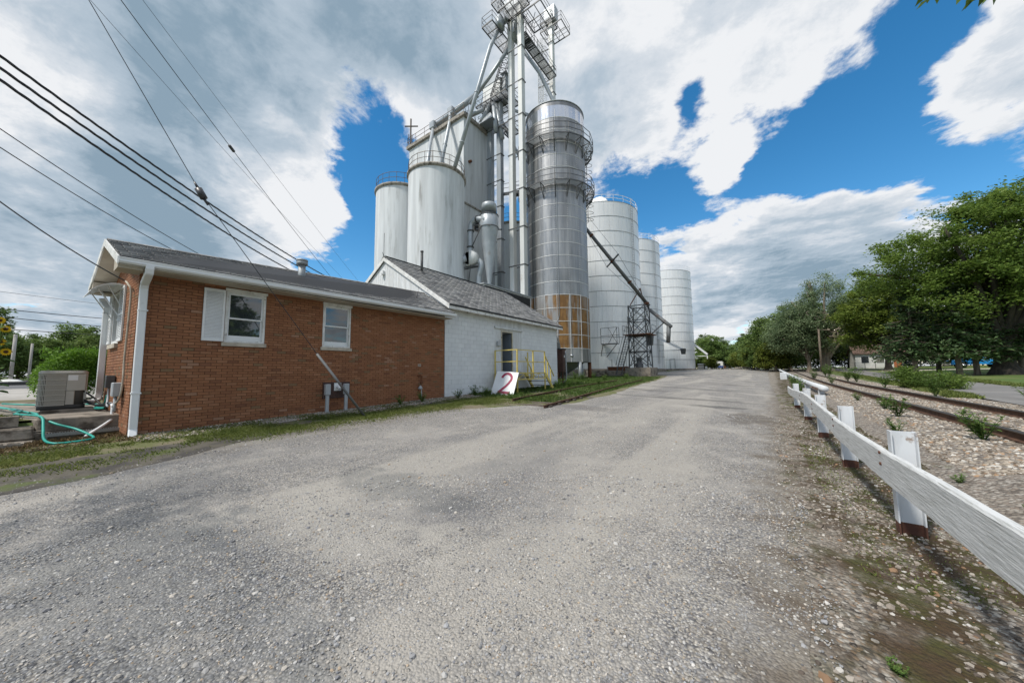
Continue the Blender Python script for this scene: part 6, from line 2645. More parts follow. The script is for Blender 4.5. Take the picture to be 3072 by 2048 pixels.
def prism(mb_, P, z0, z1):
    mb_.ext(P, (0, 0, z0), (1, 0, 0), (0, 1, 0), (0, 0, z1))
    return mb_


prism(MB(), rrect(ax0 + .01, ax1 - .01, ay0 + .01, ay1 - .01, .11), az0, .80).build('base_band', 'ac_dark', ac, 30)
prism(MB(), rrect(ax0 + .03, ax1 - .03, ay0 + .03, ay1 - .03, .10), .80, 1.56).build('coil', 'ac_coil', ac, 30)
tp = MB()
prism(tp, rrect(ax0 - .005, ax1 + .005, ay0 - .005, ay1 + .005, .12), 1.545, 1.60)
prism(tp, rrect(ax0 + .02, ax1 - .02, ay0 + .02, ay1 - .02, .11), 1.60, 1.63)
tp.build('top_cover', 'ac_beige', ac, 30)
# service panel: right part of the face and the far side
mb = MB()
mb.box(ax1 - .035, ax1 - .004, .36, ay1 - .03, 1.14, 1.545)
mb.box(ax1 - .045, ax1 - .012, .36, .50, .80, 1.14)
mb.box(ax1 - .10, ax1 - .07, .50, ay1 - .03, .86, 1.14)
mb.box(ax0 + .1, ax1 - .035, ay1 - .035, ay1 - .004, .80, 1.545)
mb.build('service_panel', 'ac_beige', ac, bevel=.01)
MB().box(ax1 - .004, ax1 - .001, .38, .53, 1.39, 1.52).build('rating_label', 'sign_white', ac)
m_ = MB()
m_.box(-.008, 0, 0, .009, 0, .745)
me = bpy.data.meshes.new('fin')
me.from_pydata(m_.v[0].tolist(), [], m_.f)
me.materials.append(MATS['ac_grille'])
n = 22
for k in range(n):
    y = ay0 + .11 + k * (.36 - ay0 - .11) / n
    piece(me, 'fin', ac, Matrix.Translation((ax1 - .002, y, .80)))
for k in range(8):
    q = R(270 + 90 * (k + .5) / 8)
    x, y = ax1 - .12 + .118 * math.cos(q), ay0 + .12 + .118 * math.sin(q)
    piece(me, 'fin', ac, Matrix.Translation((x, y, .80)) @ Matrix.Rotation(q, 4, 'Z'))
for k in range(18):
    x = ax0 + .12 + k * (ax1 - ax0 - .24) / 18
    piece(me, 'fin', ac, Matrix.Translation((x, ay0 + .002, .80)) @ Matrix.Rotation(R(-90), 4, 'Z'))
for k in range(7):
    z = .80 + k * .122
    m_ = MB()
    pts = [(ax0 + .1, ay0 - .002, z)] + [(ax1 - .12 + .124 * math.cos(R(270 + q)), ay0 + .12 + .124 * math.sin(R(270 + q)), z) for q in (0, 22, 45, 68, 90)] + [(ax1 + .004, .36, z)]
    for a, b in zip(pts[:-1], pts[1:]):
        m_.beam(a, b, .012, .016)
    m_.build('grille_bar', 'ac_beige', ac)

# electric boxes and conduits on the end wall
eb = thing('disconnect_box', 'dark grey disconnect box on the end wall of the office', 'electric box', (-12.75, 1.0, 1.3))
MB().box(-12.90, -12.66, .90, 1.05, 1.20, 1.50).build('box', 'ac_dark', eb, bevel=.01)
bpy.data.objects['box.001'].data.materials[0] = MATS['steel_dark']
mb = MB()
mb.tube(bez([(-12.78, .97, 1.2), (-12.78, .97, 1.0), (-12.6, .95, .82), (-12.4, .95, .78)], 8), .022, 8)
mb.build('conduit', 'grey_plastic', eb, True)
eb = thing('meter_socket', 'pale grey electric meter box on the end wall near the corner', 'electric box', (-11.75, 1.05, 1.2))
MB().box(-11.92, -11.62, .93, 1.08, 1.03, 1.34).build('box', 'grey_plastic', eb, bevel=.015)
mb = MB()
mb.tube([(-11.77, 1.0, 1.03), (-11.77, 1.0, .85), (-11.72, 1.0, .7)], .03, 8)
mb.build('conduit', 'grey_plastic', eb, True)
sc_ = thing('service_conduit', 'thin pale service cable running up the office end wall to the eave', 'cable', (-11.5, 1.05, 1))
mb = MB()
mb.tube(bez([(-11.75, 1.0, 3.66), (-11.5, 1.02, 3.55), (-11.38, 1.06, 3.35), (-11.42, 1.06, 2.6), (-11.5, 1.06, 1.9), (-11.45, 1.06, 1.35), (-11.55, 1.04, 1.0), (-11.9, .98, .8)], 8), .020, 8)
mb.build('cable', 'stone_sill', sc_, True)
wc = thing('white_conduit', 'bent white conduit from the end wall down to the ground', 'pipe', (-11.9, .9, .3))
mb = MB()
mb.tube(bez([(-12.3, .98, .86), (-12.15, 1.0, .80), (-12.1, 1.0, .60), (-12.02, 1.0, .52), (-11.85, .86, .40), (-11.65, .62, .22), (-11.5, .48, .08)], 8), .028, 8)
mb.build('pipe', 'white_metal', wc, True)
bk = thing('black_cables', 'black cables drooping from the air conditioner to the end wall', 'cable', (-13, .9, .8))
for k, dz in enumerate((0, .05)):
    m_ = MB()
    m_.tube(bez([(-13.75, .66, .86 + dz), (-13.5, .80, .78), (-13.1, .92, .74 + dz), (-12.6, .96, .80 + dz), (-12.2, .98, .86)], 8), .022, 8)
    m_.build('cable', 'cable_black', bk, True)
m_ = MB()
m_.tube(bez([(-13.8, .62, 1.14), (-13.6, .80, .95), (-13.3, .90, .80), (-12.9, .95, .76)], 8), .020, 8)
m_.build('cable', 'cable_black', bk, True)
sg_ = thing('step_grating', 'narrow galvanised grating step below the concrete slab', 'step', (-11.9, .6, .3))
mb = MB()
mb.box(-12.0, -11.98, .07, 1.18, .27, .335)
mb.box(-11.80, -11.78, .07, 1.18, .27, .335)
mb.build('side_rail', 'galv', sg_)
m_ = MB()
m_.box(0, .18, 0, .012, 0, .03)
me = bpy.data.meshes.new('bar')
me.from_pydata(m_.v[0].tolist(), [], m_.f)
me.materials.append(MATS['galv'])
for k in range(32):
    piece(me, 'bar', sg_, Matrix.Translation((-11.98, .08 + k * .0345, .305)))
mb = MB()
mb.beam((-11.9, 1.12, -.02), (-11.9, 1.12, .27), .05)
mb.beam((-11.9, .12, -.02), (-11.9, .12, .27), .05)
mb.beam((-12.05, 1.12, .3), (-12.05, 1.12, .55), .04)
mb.build('bracket', 'galv_dull', sg_)

# retaining blocks at the left border


def block_h(label, x, y, z, rz, holes=True, sc=1.0):
    t = thing('concrete_block', label, 'block', (x, y, z), 'grey blocks edging the raised yard')
    L, W, Hh = .40, .20, .20
    c, s = math.cos(rz), math.sin(rz)
    P = lambda a, b, d: V(x + c * a - s * b, y + s * a + c * b, z + d)
    mb_ = MB()

    def hb(a0, a1, b0, b1, d0, d1):
        mb_.hexa([P(a0, b0, d0), P(a1, b0, d0), P(a1, b1, d0), P(a0, b1, d0), P(a0, b0, d1), P(a1, b0, d1), P(a1, b1, d1), P(a0, b1, d1)])
    if holes:
        hb(0, L, 0, .035, 0, Hh)
        hb(0, L, W - .035, W, 0, Hh)
        for a in (0, L / 2 - .02, L - .035):
            hb(a, a + .037, .035, W - .035, 0, Hh)
        hb(.037, L - .037, .035, W - .035, 0, Hh - .13)
    else:
        hb(0, L, 0, W, 0, Hh)
    mb_.build('block_body', 'concrete_old', t)


block_h('grey hollow block at the lower border of the raised yard', -11.35, -.52, .04, R(92))
block_h('grey solid block on top of the stacked edging', -12.1, -.62, .50, R(93), False)
block_h('grey solid block of the edging hidden in dry grass', -12.12, -1.04, .50, R(91), False)
rt = thing('stone_edging', 'dark weathered stone slab edging under the raised yard', 'edging', (-11.9, -.4, 0))
mb = MB()
mb.hexa([(-12.3, -2.4, -.05), (-11.72, -2.4, -.05), (-11.66, .04, -.05), (-12.3, .04, -.05), (-12.3, -2.4, .27), (-11.80, -2.4, .26), (-11.76, .0, .22), (-12.3, .02, .25)])
mb.build('lower_slab', 'concrete_old', rt, bevel=.03)
mb = MB()
mb.hexa([(-12.35, -2.4, .26), (-11.9, -2.4, .26), (-11.88, .0, .24), (-12.35, .0, .26), (-12.35, -2.4, .50), (-11.96, -2.4, .49), (-11.95, -.04, .47), (-12.35, -.02, .5)])
mb.build('upper_slab', 'concrete_old', rt, bevel=.03)

# garden hoses
hs_ = thing('garden_hose', 'teal garden hose looping down over the edge of the slab', 'hose', (-11.8, .2, .3))
mb = MB()
mb.tube(bez([(-13.3, -.1, .69), (-12.6, -.02, .70), (-12.15, .0, .69), (-12.05, .10, .60), (-11.85, .26, .50), (-11.65, .48, .40), (-11.35, .64, .30), (-11.1, .70, .24), (-10.98, .60, .225), (-10.96, .40, .215), (-11.05, .20, .22),
                   (-11.35, .10, .28), (-11.7, .08, .46), (-12.0, .06, .64), (-12.2, -.02, .69), (-12.5, -.12, .69), (-13.1, -.3, .69)], 10), .021, 10)
mb.build('hose', 'hose_green', hs_, True)
for i in range(4):
    hs_ = thing('garden_hose', ('teal garden hose lying in front of the air conditioner', 'teal garden hose running along the slab towards the sunflowers', 'teal garden hose passing behind the air conditioner to the wall tap',
                                'teal garden hose coiled beside the office end wall')[i], 'hose', (-14, -.3, .66))
    o = .07 * i
    P = [[(-17.5, -1.3, .73), (-16.0, -.75, .73), (-14.9, -.5, .73), (-14.2, -.28, .72), (-13.7, -.22, .71), (-13.2, -.28, .70), (-12.8, -.22, .69)],
         [(-18.5, -1.2, .74), (-16.8, -.8, .74), (-15.4, -.55, .73), (-14.6, -.42, .73), (-14.0, -.35, .72), (-13.4, -.15, .70), (-13.0, -.12, .70)],
         [(-17.0, -.6, .75), (-16, -.2, .74), (-15.2, .3, .73), (-14.8, .8, .73), (-14.3, .95, .74), (-13.6, .98, .80), (-13.4, 1.0, 1.0)],
         [(-14.5, .9, .73), (-13.9, .86, .71), (-13.4, .82, .70), (-13.1, .88, .70), (-13.3, .97, .70), (-13.9, .98, .71), (-13.6, .88, .73), (-13.2, .84, .72), (-12.9, .93, .72)]][i]
    m_ = MB()
    m_.tube(bez([(x, y, z + .0) for x, y, z in P], 10), .021, 8)
    m_.build('hose', 'hose_green', hs_, True)

# ---- wires overhead
mat('wire', (.03, .032, .035), .6)
mat('insulator', (.05, .05, .055), .4)


def wire(name, label, a, b, sag, r, group, n=28, twist=0):
    a, b = V(*a), V(*b)
    P = []
    for k in range(n + 1):
        t = k / n
        P.append(a + (b - a) * t - V(0, 0, 4 * sag * t * (1 - t)))
    mb_ = MB()
    if not twist:
        mb_.tube(P, r, 6)
    else:
        m = n * 8
        Q = []
        for k in range(m + 1):
            t = k / m
            Q.append(a + (b - a) * t - V(0, 0, 4 * sag * t * (1 - t)))
        for s in range(3):
            W_ = []
            for k in range(m + 1):
                ph = k * .55 + s * 2.094
                W_.append(Q[k] + V(math.cos(ph) * .35, math.cos(ph) * .35, math.sin(ph)) * r * 1.15)
            mb_.tube(W_, r, 5)
    o = mb_.build(name, 'wire', None, True)
    tag(o, label, 'wire', group)
    return o


def P_(az_, el_, R_):
    a = R(az_)
    return (R_ * math.sin(a), R_ * math.cos(a), 1.5 + el_ * R_)


def ext_wire(name, label, p, q, sag, r, group, twist=0, k=.35):
    p, q = V(*p), V(*q)
    wire(name, label, p - (q - p) * k, q, sag, r, group, 28, twist)


ext_wire('supply_cable', 'thick twisted black supply cable, topmost of three over the office roof', P_(-94.5, .5674, 10.5), P_(-63.6, .24, 22.5), .45, .014, 'twisted supply cables', 1)
ext_wire('supply_cable', 'thick twisted black supply cable, middle of three over the office roof', P_(-94.4, .5473, 10.3), P_(-65.0, .24, 22.5), .45, .014, 'twisted supply cables', 1)
ext_wire('supply_cable', 'thick twisted black supply cable, lowest of three over the office roof', P_(-94.3, .5277, 10.1), P_(-67.3, .24, 22.5), .45, .014, 'twisted supply cables', 1)
ext_wire('thin_wire', 'thin black wire dropping to the office ridge, upper one', P_(-93.95, .4262, 12), P_(-76.0, .235, 17), .25, .010, 'thin wires over the office')
ext_wire('thin_wire', 'thin black wire dropping to the office ridge, lower one', P_(-93.8, .3944, 12), P_(-78.0, .235, 17), .25, .010, 'thin wires over the office')
ext_wire('thin_wire', 'service drop wire reaching the office gable eave', P_(-93.44, .2949, 12.5), (-11.75, 1.0, 3.66), .12, .014, 'thin wires over the office')
ext_wire('thin_wire', 'thin wire with a small joint box high above the office', P_(-87.1, .7586, 12), P_(-63.9, .24, 24), .2, .010, 'thin wires over the office')
ext_wire('thin_wire', 'very thin high wire, outermost of all over the office', P_(-85.5, .7836, 14), P_(-60.5, .245, 27), .2, .006, 'thin wires over the office')
ext_wire('thin_wire', 'very thin high wire between the guy and the joint box wire', P_(-89.2, .7237, 14), P_(-62.5, .245, 28), .2, .006, 'thin wires over the office')
jb = thing('joint_box', 'small grey joint box hanging on a thin wire high up', 'joint box', P_(-80.6, .535, 14.6))
_p, _q = V(*P_(-87.1, .7586, 12)), V(*P_(-63.9, .24, 24))
_a = _p - (_q - _p) * .35
c_ = _a + (_q - _a) * .47 - V(0, 0, 4 * .2 * .47 * .53)
_d = nrm(_q - _a) * .12
mb = MB()
mb.cyl(c_ - _d, c_ + _d, .05, n=10)
mb.build('case', 'insulator', jb, 30)
for i, (e0, e1) in enumerate(((.1217, .1201), (.1086, .1049), (.0895, .0885), (.150, .147))):
    a, b = V(*P_(-92.75, e0, 46)), V(*P_(-86.4, e1, 46))
    wire('street_wire', ('street wire, second highest behind the office', 'street wire, second lowest behind the office', 'street wire, lowest behind the office', 'street wire, faint topmost one behind the office')[i],
         a - (b - a) * 2, b + (b - a) * 3, .6, .03 if i < 3 else .014, 'wires along the street')


gw = thing('guy_wire', 'steel guy wire slanting down over the office roof to its anchor', 'guy wire', (-9.3, 5.56, .3))
PT = [(-9.3, 5.56, .25), (-9.70, 4.34, 2.03), (-10.47, 1.94, 5.76), (-11.2, .05, 9.56), (-11.9, -1.5, 12.9)]
mb = MB()
mb.tube(PT, .009, 6)
mb.build('cable', 'wire', gw)
mb = MB()
a, b = V(*PT[0]), V(*PT[1])
mb.tube([a + V(.0, .0, -.02), b], .035, 10)
mb.build('guard', 'conveyor_grey', gw, True)
mb = MB()
q = V(*PT[2])
d = nrm(V(*PT[3]) - q)
mb.cyl(q - d * .12, q + d * .12, .075, n=12)
mb.cyl(q + d * .12, q + d * .28, .035, .02, n=10)
mb.cyl(q - d * .28, q - d * .12, .02, .035, n=10)
mb.build('strain_insulator', 'insulator', gw, 30)

# ---- sunflowers at the left border
mat('petal', (.85, .62, .02), .6, 0, (.80, .54, .015), 20)
mat('seed_disc', (.06, .03, .012), .9, 0, (.10, .05, .02), 40)
mat('stalk', (.10, .16, .03), .7)
leaf_mat('sun_leaf', [(.04, .10, .015), (.07, .15, .025), (.10, .19, .03)], .3)


def leaf_quad(mb_, p, d, up, L, W):
    d = nrm(d)
    s = nrm(np.cross(d, up))
    n_ = np.cross(s, d)
    P = [p, p + d * L * .35 + s * W * .5 + n_ * L * .05, p + d * L * .7 + s * W * .38, p + d * L - n_ * L * .12, p + d * L * .7 - s * W * .38, p + d * L * .35 - s * W * .5 + n_ * L * .05]
    mb_.add(P, [(0, 1, 2, 3), (0, 3, 4, 5)])


def sunflower(label, base, heads, hgt):
    t = thing('sunflower', label, 'sunflower', base, 'sunflowers by the yard edge')
    b = V(*base)
    top = b + V(.0, .05, hgt)
    m_ = MB()
    m_.tube(bez([b, b + V(.02, .02, hgt * .5), top], 8), .018, 8)
    for h in heads:
        m_.tube(bez([b + V(.01, .02, h[2] * .7), V(b[0] + h[0] * .6, b[1] + h[1] * .6, b[2] + h[2] * .9), V(b[0] + h[0], b[1] + h[1], b[2] + h[2])], 6), .010, 6)
    m_.build('stem', 'stalk', t, True)
    m_ = MB()
    for k in range(22):
        z = hgt * (.25 + .75 * k / 22)
        a = k * 2.4
        leaf_quad(m_, b + V(0, .02, z), V(math.cos(a), math.sin(a), .1 - .3 * random.random()), V(0, 0, 1), .22 + .1 * random.random(), .17)
    m_.build('leaves', 'sun_leaf', t)
    for (dx, dy, dz) in heads:
        c = V(b[0] + dx, b[1] + dy, b[2] + dz)
        n_ = nrm(V(.9, .35, .1))
        x, y, _ = frame(n_)
        m_ = MB()
        m_.cyl(c - n_ * .012, c + n_ * .018, .036, .030, n=14)
        h_ = m_.build('disc', 'seed_disc', t)
        m_ = MB()
        for k in range(18):
            a = 2 * math.pi * k / 18
            leaf_quad(m_, c + (x * math.cos(a) + y * math.sin(a)) * .03, x * math.cos(a) + y * math.sin(a) + n_ * random.uniform(.0, .3), n_, .06, .026)
        m_.build('petals', 'petal', h_)


sunflower('sunflower with two open heads above the slab', (-13.9, -.66, .6), [(.0, .10, 1.98), (.0, .135, 1.46)], 2.1)
sunflower('taller sunflower cut by the picture border', (-14.2, -.78, .6), [(.0, .12, 2.2), (.0, .16, 1.7)], 2.3)

# ================================================================== trees and plants
mat('bark', (.13, .105, .08), .95, 0, (.20, .165, .13), 3, .4, .6, (2, 2, .4), bump=.03, bscale=6, bstretch=(2, 2, .3))
mat('bark_dark', (.045, .038, .032), .95, 0, (.075, .062, .05), 3, .4, .6, (2, 2, .4), bump=.03, bscale=6, bstretch=(2, 2, .3))
mat('bark_pale', (.30, .255, .20), .95, 0, (.20, .165, .13), 2.5, .4, .6, (2, 2, .3), bump=.04, bscale=5, bstretch=(2, 2, .25))
leaf_mat('leaf_oak', [(0.047, 0.089, 0.016), (0.101, 0.165, 0.032), (0.169, 0.25, 0.051), (0.257, 0.338, 0.078)], 0.42, .5)
leaf_mat('leaf_maple', [(0.063, 0.105, 0.018), (0.133, 0.196, 0.034), (0.217, 0.28, 0.053), (0.308, 0.371, 0.077)], 0.42, .4)
leaf_mat('leaf_willow', [(0.062, 0.1, 0.05), (0.119, 0.175, 0.085), (0.194, 0.256, 0.131), (0.281, 0.331, 0.194)], 0.40, .5)
leaf_mat('leaf_spruce', [(0.03, 0.065, 0.025), (0.053, 0.1, 0.037), (0.085, 0.144, 0.053), (0.15, 0.2, 0.075)], 0.20, .6)
leaf_mat('leaf_far', [(0.065, 0.117, 0.033), (0.124, 0.195, 0.055), (0.195, 0.28, 0.078), (0.28, 0.358, 0.111)], 0.42, .15)
leaf_mat('leaf_far_yellow', [(0.068, 0.101, 0.016), (0.121, 0.162, 0.027), (0.189, 0.23, 0.041), (0.27, 0.284, 0.054)], .30, .15)
leaf_mat('leaf_hedge', [(0.04, 0.1, 0.01), (0.095, 0.2, 0.02), (0.17, 0.32, 0.035), (0.28, 0.44, 0.06)], .35, 1.2)
leaf_mat('leaf_weed', [(0.05, 0.1, 0.02), (0.095, 0.17, 0.035), (0.15, 0.235, 0.055), (0.22, 0.28, 0.09)], .3, 2.0)
leaf_mat('grass_blade', [(0.085, 0.115, 0.028), (0.135, 0.175, 0.04), (0.19, 0.225, 0.06), (0.27, 0.265, 0.11)], .3, 1.0)
leaf_mat('leaf_blue', [(.015, .035, .03), (.03, .06, .05), (.05, .085, .075)], .1, 1.0)


def leaf_cloud(name, P, size, rng, m, parent, flat=.35, asp=.55, droop=0.0, bend=.15):
    """many small folded leaves: each two triangles about a mid rib"""
    n = len(P)
    d = rng.normal(size=(n, 3))
    d[:, 2] = d[:, 2] * flat - droop
    d /= np.linalg.norm(d, axis=1)[:, None]
    up = rng.normal(size=(n, 3)) * .6 + np.array([0, 0, 1.0])
    s = np.cross(d, up)
    s /= (np.linalg.norm(s, axis=1)[:, None] + 1e-9)
    nn_ = np.cross(s, d)
    L = (size * (.6 + .8 * rng.random(n)))[:, None]
    W = L * asp
    a = P
    b = P + d * L * .5 + s * W * .5 + nn_ * L * bend
    c = P + d * L
    e = P + d * L * .5 - s * W * .5 + nn_ * L * bend
    v = np.stack([a, b, c, e], 1).reshape(-1, 3)
    i = np.arange(n)[:, None] * 4
    lo = np.concatenate([i, i + 1, i + 2, i + 3], 1).ravel()
    me = quick_mesh(name, v, 4, lo)
    return finish(me, name, m, parent)


def clusters(rng, lobes, n, shell=.55):
    """points spread through a union of ellipsoids, thicker towards the outside"""
    out = []
    vol = np.array([l[3] * l[4] * l[5] for l in lobes])
    k = rng.choice(len(lobes), n, p=vol / vol.sum())
    L = np.array([l[:6] for l in lobes])[k]
    d = rng.normal(size=(n, 3))
    d /= np.linalg.norm(d, axis=1)[:, None]
    r = (shell + (1 - shell) * rng.random(n)) ** .8
    return L[:, :3] + d * L[:, 3:] * r[:, None]


def make_tree(name, label, cat, base, lobes, nclus, nleaf, lsize, m_leaf, m_bark, tr, th, seed, spread=.9, group=None, droop=0.0, asp=.55, fork=None, limbs=14, squash=.6):
    """lobes are relative to the foot of the trunk"""
    rng = np.random.default_rng(seed)
    t = thing(name, label, cat, base, group)
    b = V(*base)
    C = clusters(rng, lobes, nclus)
    mb_ = MB()
    top = V(lobes[0][0], lobes[0][1], lobes[0][2])
    trunk = bez([V(0, 0, -.3), V(0, 0, th * .25), V(tr * .2, 0, th * .6), V(top[0] * .4, top[1] * .4, th), top * .85], 5)
    n = len(trunk)
    rad = [tr * (1.75 - .75 * min(1, k / (n * .16))) * (1 - .8 * k / n) for k in range(n)]
    mb_.tube([b + q for q in trunk], rad, 12)
    sel = C[rng.choice(len(C), min(limbs, len(C)), replace=False)]
    for q in sel:
        k = int(n * rng.uniform(.32, .8))
        p0 = trunk[k]
        mid = p0 * .5 + q * .5 + V(0, 0, .12 * np.linalg.norm(q - p0)) + rng.normal(size=3) * .25
        pts = bez([p0, mid, q], 4)
        r0 = rad[k] * rng.uniform(.35, .6)
        mb_.tube([b + x for x in pts], [r0 * (1 - .85 * i / len(pts)) + .015 for i in range(len(pts))], 6)
    mb_.build('trunk', m_bark, t, True)
    per = max(1, nleaf // nclus)
    cr = spread * (.55 + .9 * rng.random(nclus))
    P = np.repeat(C, per, 0) + rng.normal(size=(nclus * per, 3)) * np.repeat(cr, per)[:, None] * np.array([.5, .5, .5 * squash])
    if droop:
        P[:, 2] -= droop * rng.random(len(P)) ** 2 * 1.6
    P = P[P[:, 2] > .9]
    leaf_cloud('crown', b + P, lsize, rng, m_leaf, t, asp=asp, droop=droop * .6)
    return t


def make_spruce(name, label, base, h, r, seed, m='leaf_spruce', bark='bark', z0=1.9, lsize=.34, dens=1.0, group=None):
    rng = np.random.default_rng(seed)
    t = thing(name, label, 'tree', base, group)
    b = V(*base)
    mb_ = MB()
    mb_.tube([b + V(0, 0, -.3), b + V(0, 0, .4), b + V(0, 0, h * .5), b + V(0, 0, h * .97)], [r * .085 + .02, r * .065 + .01, r * .045, .02], 10)
    P = []
    z = z0
    while z < h * .98:
        f = (h - z) / (h - z0)
        rr = r * (f ** .8) * rng.uniform(.82, 1.12)
        nb_ = int(5 + 5 * f)
        for k in range(nb_):
            a = rng.uniform(0, 6.283)
            L = rr * rng.uniform(.6, 1.1)
            dr = rng.uniform(.10, .32)
            e = V(math.cos(a) * L, math.sin(a) * L, z - dr * L + .08 * L)
            mb_.tube([b + V(0, 0, z), b + V(math.cos(a) * L * .5, math.sin(a) * L * .5, z - dr * L * .35), b + e], [.035, .022, .008], 4, False)
            nn_ = int(46 * dens * (.25 + L / r))
            u = rng.random(nn_) ** .7
            q = np.outer(u, e - V(0, 0, z)) + V(0, 0, z)
            q[:, 2] -= .05 * L * np.sin(u * 3.1)
            q += rng.normal(size=(nn_, 3)) * np.array([.16, .16, .09]) * (.4 + u[:, None] * .8) * max(.5, L * .45)
            q[:, 2] -= np.abs(rng.normal(size=nn_)) * .14
            P.append(q)
        z += .34 * (.7 + .6 * rng.random())
    mb_.build('trunk', bark, t, True)
    leaf_cloud('crown', b + np.vstack(P), lsize, rng, m, t, flat=.5, asp=.42, droop=.25)
    return t


# the big tree at the border, spruces before it
zb_ = hz(19, 54.8)
make_tree('big_tree', 'huge broad leafy tree with thick flared dark trunk near the picture border', 'tree', (19.0, 54.8, zb_),
          [(.5, 0, 13.5, 7.0, 7.0, 5.0), (-5.0, -1, 11.6, 4.6, 5, 3.6), (-7.6, 0, 10.6, 2.6, 3, 2.0), (4, 1, 12.5, 6, 6, 5), (1, 2, 16.8, 3.6, 4, 2.2), (-2.5, -3, 8.5, 4.2, 4, 3.4), (6, -2, 8.5, 5, 5, 4)],
          430, 105000, .25, 'leaf_oak', 'bark_dark', .78, 7, 5, 1.05, limbs=44)
SP = [(12.9, 53.5, 9.4, 2.9, 'dense dark spruce behind the fir bush, nearest the maple'), (15.6, 52.9, 11.2, 3.3, 'tall dark spruce with thin grey trunk left of its twin'),
      (17.2, 54.6, 10.6, 3.2, 'tall dark spruce with thick pale trunk beside the blue truck'), (20.6, 56.5, 11.5, 3.6, 'dark spruce crowding the huge trunk at the picture border')]
spr = make_spruce('spruce_tree', SP[0][4], (SP[0][0], SP[0][1], hz(SP[0][0], SP[0][1])), 10.5, 3.1, 21, group='spruces before the big tree', z0=2.3)
for i, (x, y, h, r, lb) in enumerate(SP[1:]):
    copy_tree(spr, (x, y, hz(x, y)), 1.3 * (i + 1), (r / 3.1, r / 3.1, h / 10.5), lb)
sp_d = thing('bare_tree', 'slim black bare tree stem standing between lawn and truck', 'tree', (16.9, 62.5, hz(16.9, 62.5)))
mb = MB()
mb.tube([(16.9, 62.5, hz(16.9, 62.5) - .2), (16.92, 62.5, 2.5), (17.0, 62.6, 5.0)], [.24, .2, .16], 10)
mb.build('trunk', 'bark_dark', sp_d, True)

zb_ = hz(15.0, 74)
make_tree('maple_tree', 'yellow green maple spreading low over the lawn', 'tree', (15.2, 74, zb_),
          [(-.2, 0, 8.6, 5.0, 5.0, 4.6), (-2.8, -.5, 6.5, 3.6, 3.6, 3.4), (2.6, 0, 7.2, 4.0, 4, 4.0), (-.6, 0, 11.6, 3.2, 3.2, 2.4)], 210, 42000, .32, 'leaf_maple', 'bark_dark', .42, 4.5, 8, .95, limbs=20)
zb_ = hz(9.2, 81)
make_tree('gnarled_willow', 'old grey green tree with gnarled pale trunk and hanging twigs', 'tree', (9.1, 81, zb_),
          [(.6, 0, 12.2, 3.9, 3.6, 3.8), (-3.6, 0, 9.4, 3.8, 3.6, 3.6), (4.0, 0, 9.8, 3.4, 3.4, 3.6), (.4, 0, 15.2, 2.9, 2.8, 2.3), (-5.6, 0, 7.0, 3.0, 3, 3.0), (4.6, 0, 6.2, 2.4, 2.4, 2.4), (1.4, -2, 6.8, 2.2, 2.2, 2.4)],
          200, 42000, .34, 'leaf_willow', 'bark_pale', .85, 5, 9, 1.0, droop=.9, asp=.28, limbs=46)
zb_ = hz(6.6, 79)
make_tree('leaning_tree', 'grey green tree with bare pale trunk beside the gnarled one', 'tree', (6.7, 79, zb_),
          [(-.6, 0, 8.8, 3.0, 3.0, 3.6), (-2.6, 0, 7.2, 2.6, 2.6, 2.6), (-.2, 0, 5.6, 2.6, 2.6, 2.0)], 160, 17000, .38, 'leaf_willow', 'bark', .36, 4, 10, .9, droop=.8, asp=.3, limbs=16)
dw_ = thing('dead_branches', 'bare broken pale branches in the gnarled tree', 'branch', (9.2, 78, 9))
mb = MB()
rg = np.random.default_rng(4)
for k in range(9):
    p0 = V(8.6 + rg.uniform(-.8, 1.6), 77.6, 8.6 + rg.uniform(-3.5, 1.8))
    q = [p0]
    for j in range(5):
        q.append(q[-1] + V(rg.uniform(-.9, .9), rg.uniform(-.2, .2), rg.uniform(-.5, .7)))
    mb.tube(bez(q, 4), list(np.linspace(.10, .03, 21)), 6)
mb.build('branch', 'bark_pale', dw_, True)

# tree belt behind the track, down to the far end of the road
FARK = []
for i, (sd_, m__, lob) in enumerate(((31, 'leaf_far', [(0, 0, 6.4, 3.2, 3.2, 3.0), (-1.6, 0, 4.2, 2.6, 2.6, 2.4), (1.8, 0, 4.6, 2.6, 2.6, 2.6), (.3, 0, 8.6, 2.0, 2.0, 1.8)]),
                                      (32, 'leaf_far', [(0, 0, 5.0, 3.4, 3.4, 2.6), (-2.0, .4, 3.4, 2.6, 2.6, 2.0), (2.2, 0, 3.6, 2.8, 2.8, 2.2), (-.6, 0, 7.0, 2.2, 2.2, 1.8)]),
                                      (33, 'leaf_far_yellow', [(0, 0, 4.2, 2.6, 2.6, 2.6), (-1.4, .4, 2.6, 2.2, 2.2, 1.7), (1.5, 0, 3.0, 2.2, 2.2, 1.8)]))):
    FARK.append((lob, sd_, m__))


def far_tree(kind, x, y, sc_, label, rz=0.0, name='tree', group='tree belt along the track', store={}):
    z = hz(x, y)
    if kind not in store:
        lob, sd_, m__ = FARK[kind]
        store[kind] = make_tree(name, label, 'tree', (x, y, z), lob, 95, 15000, .34, m__, 'bark', .26, 3.0, sd_, .85, group=group, limbs=10)
        store[kind].scale = (sc_, sc_, sc_)
        return store[kind]
    c = copy_tree(store[kind], (x, y, z), rz, (sc_, sc_, sc_), label)
    c.name = name
    c['group'] = group
    return c


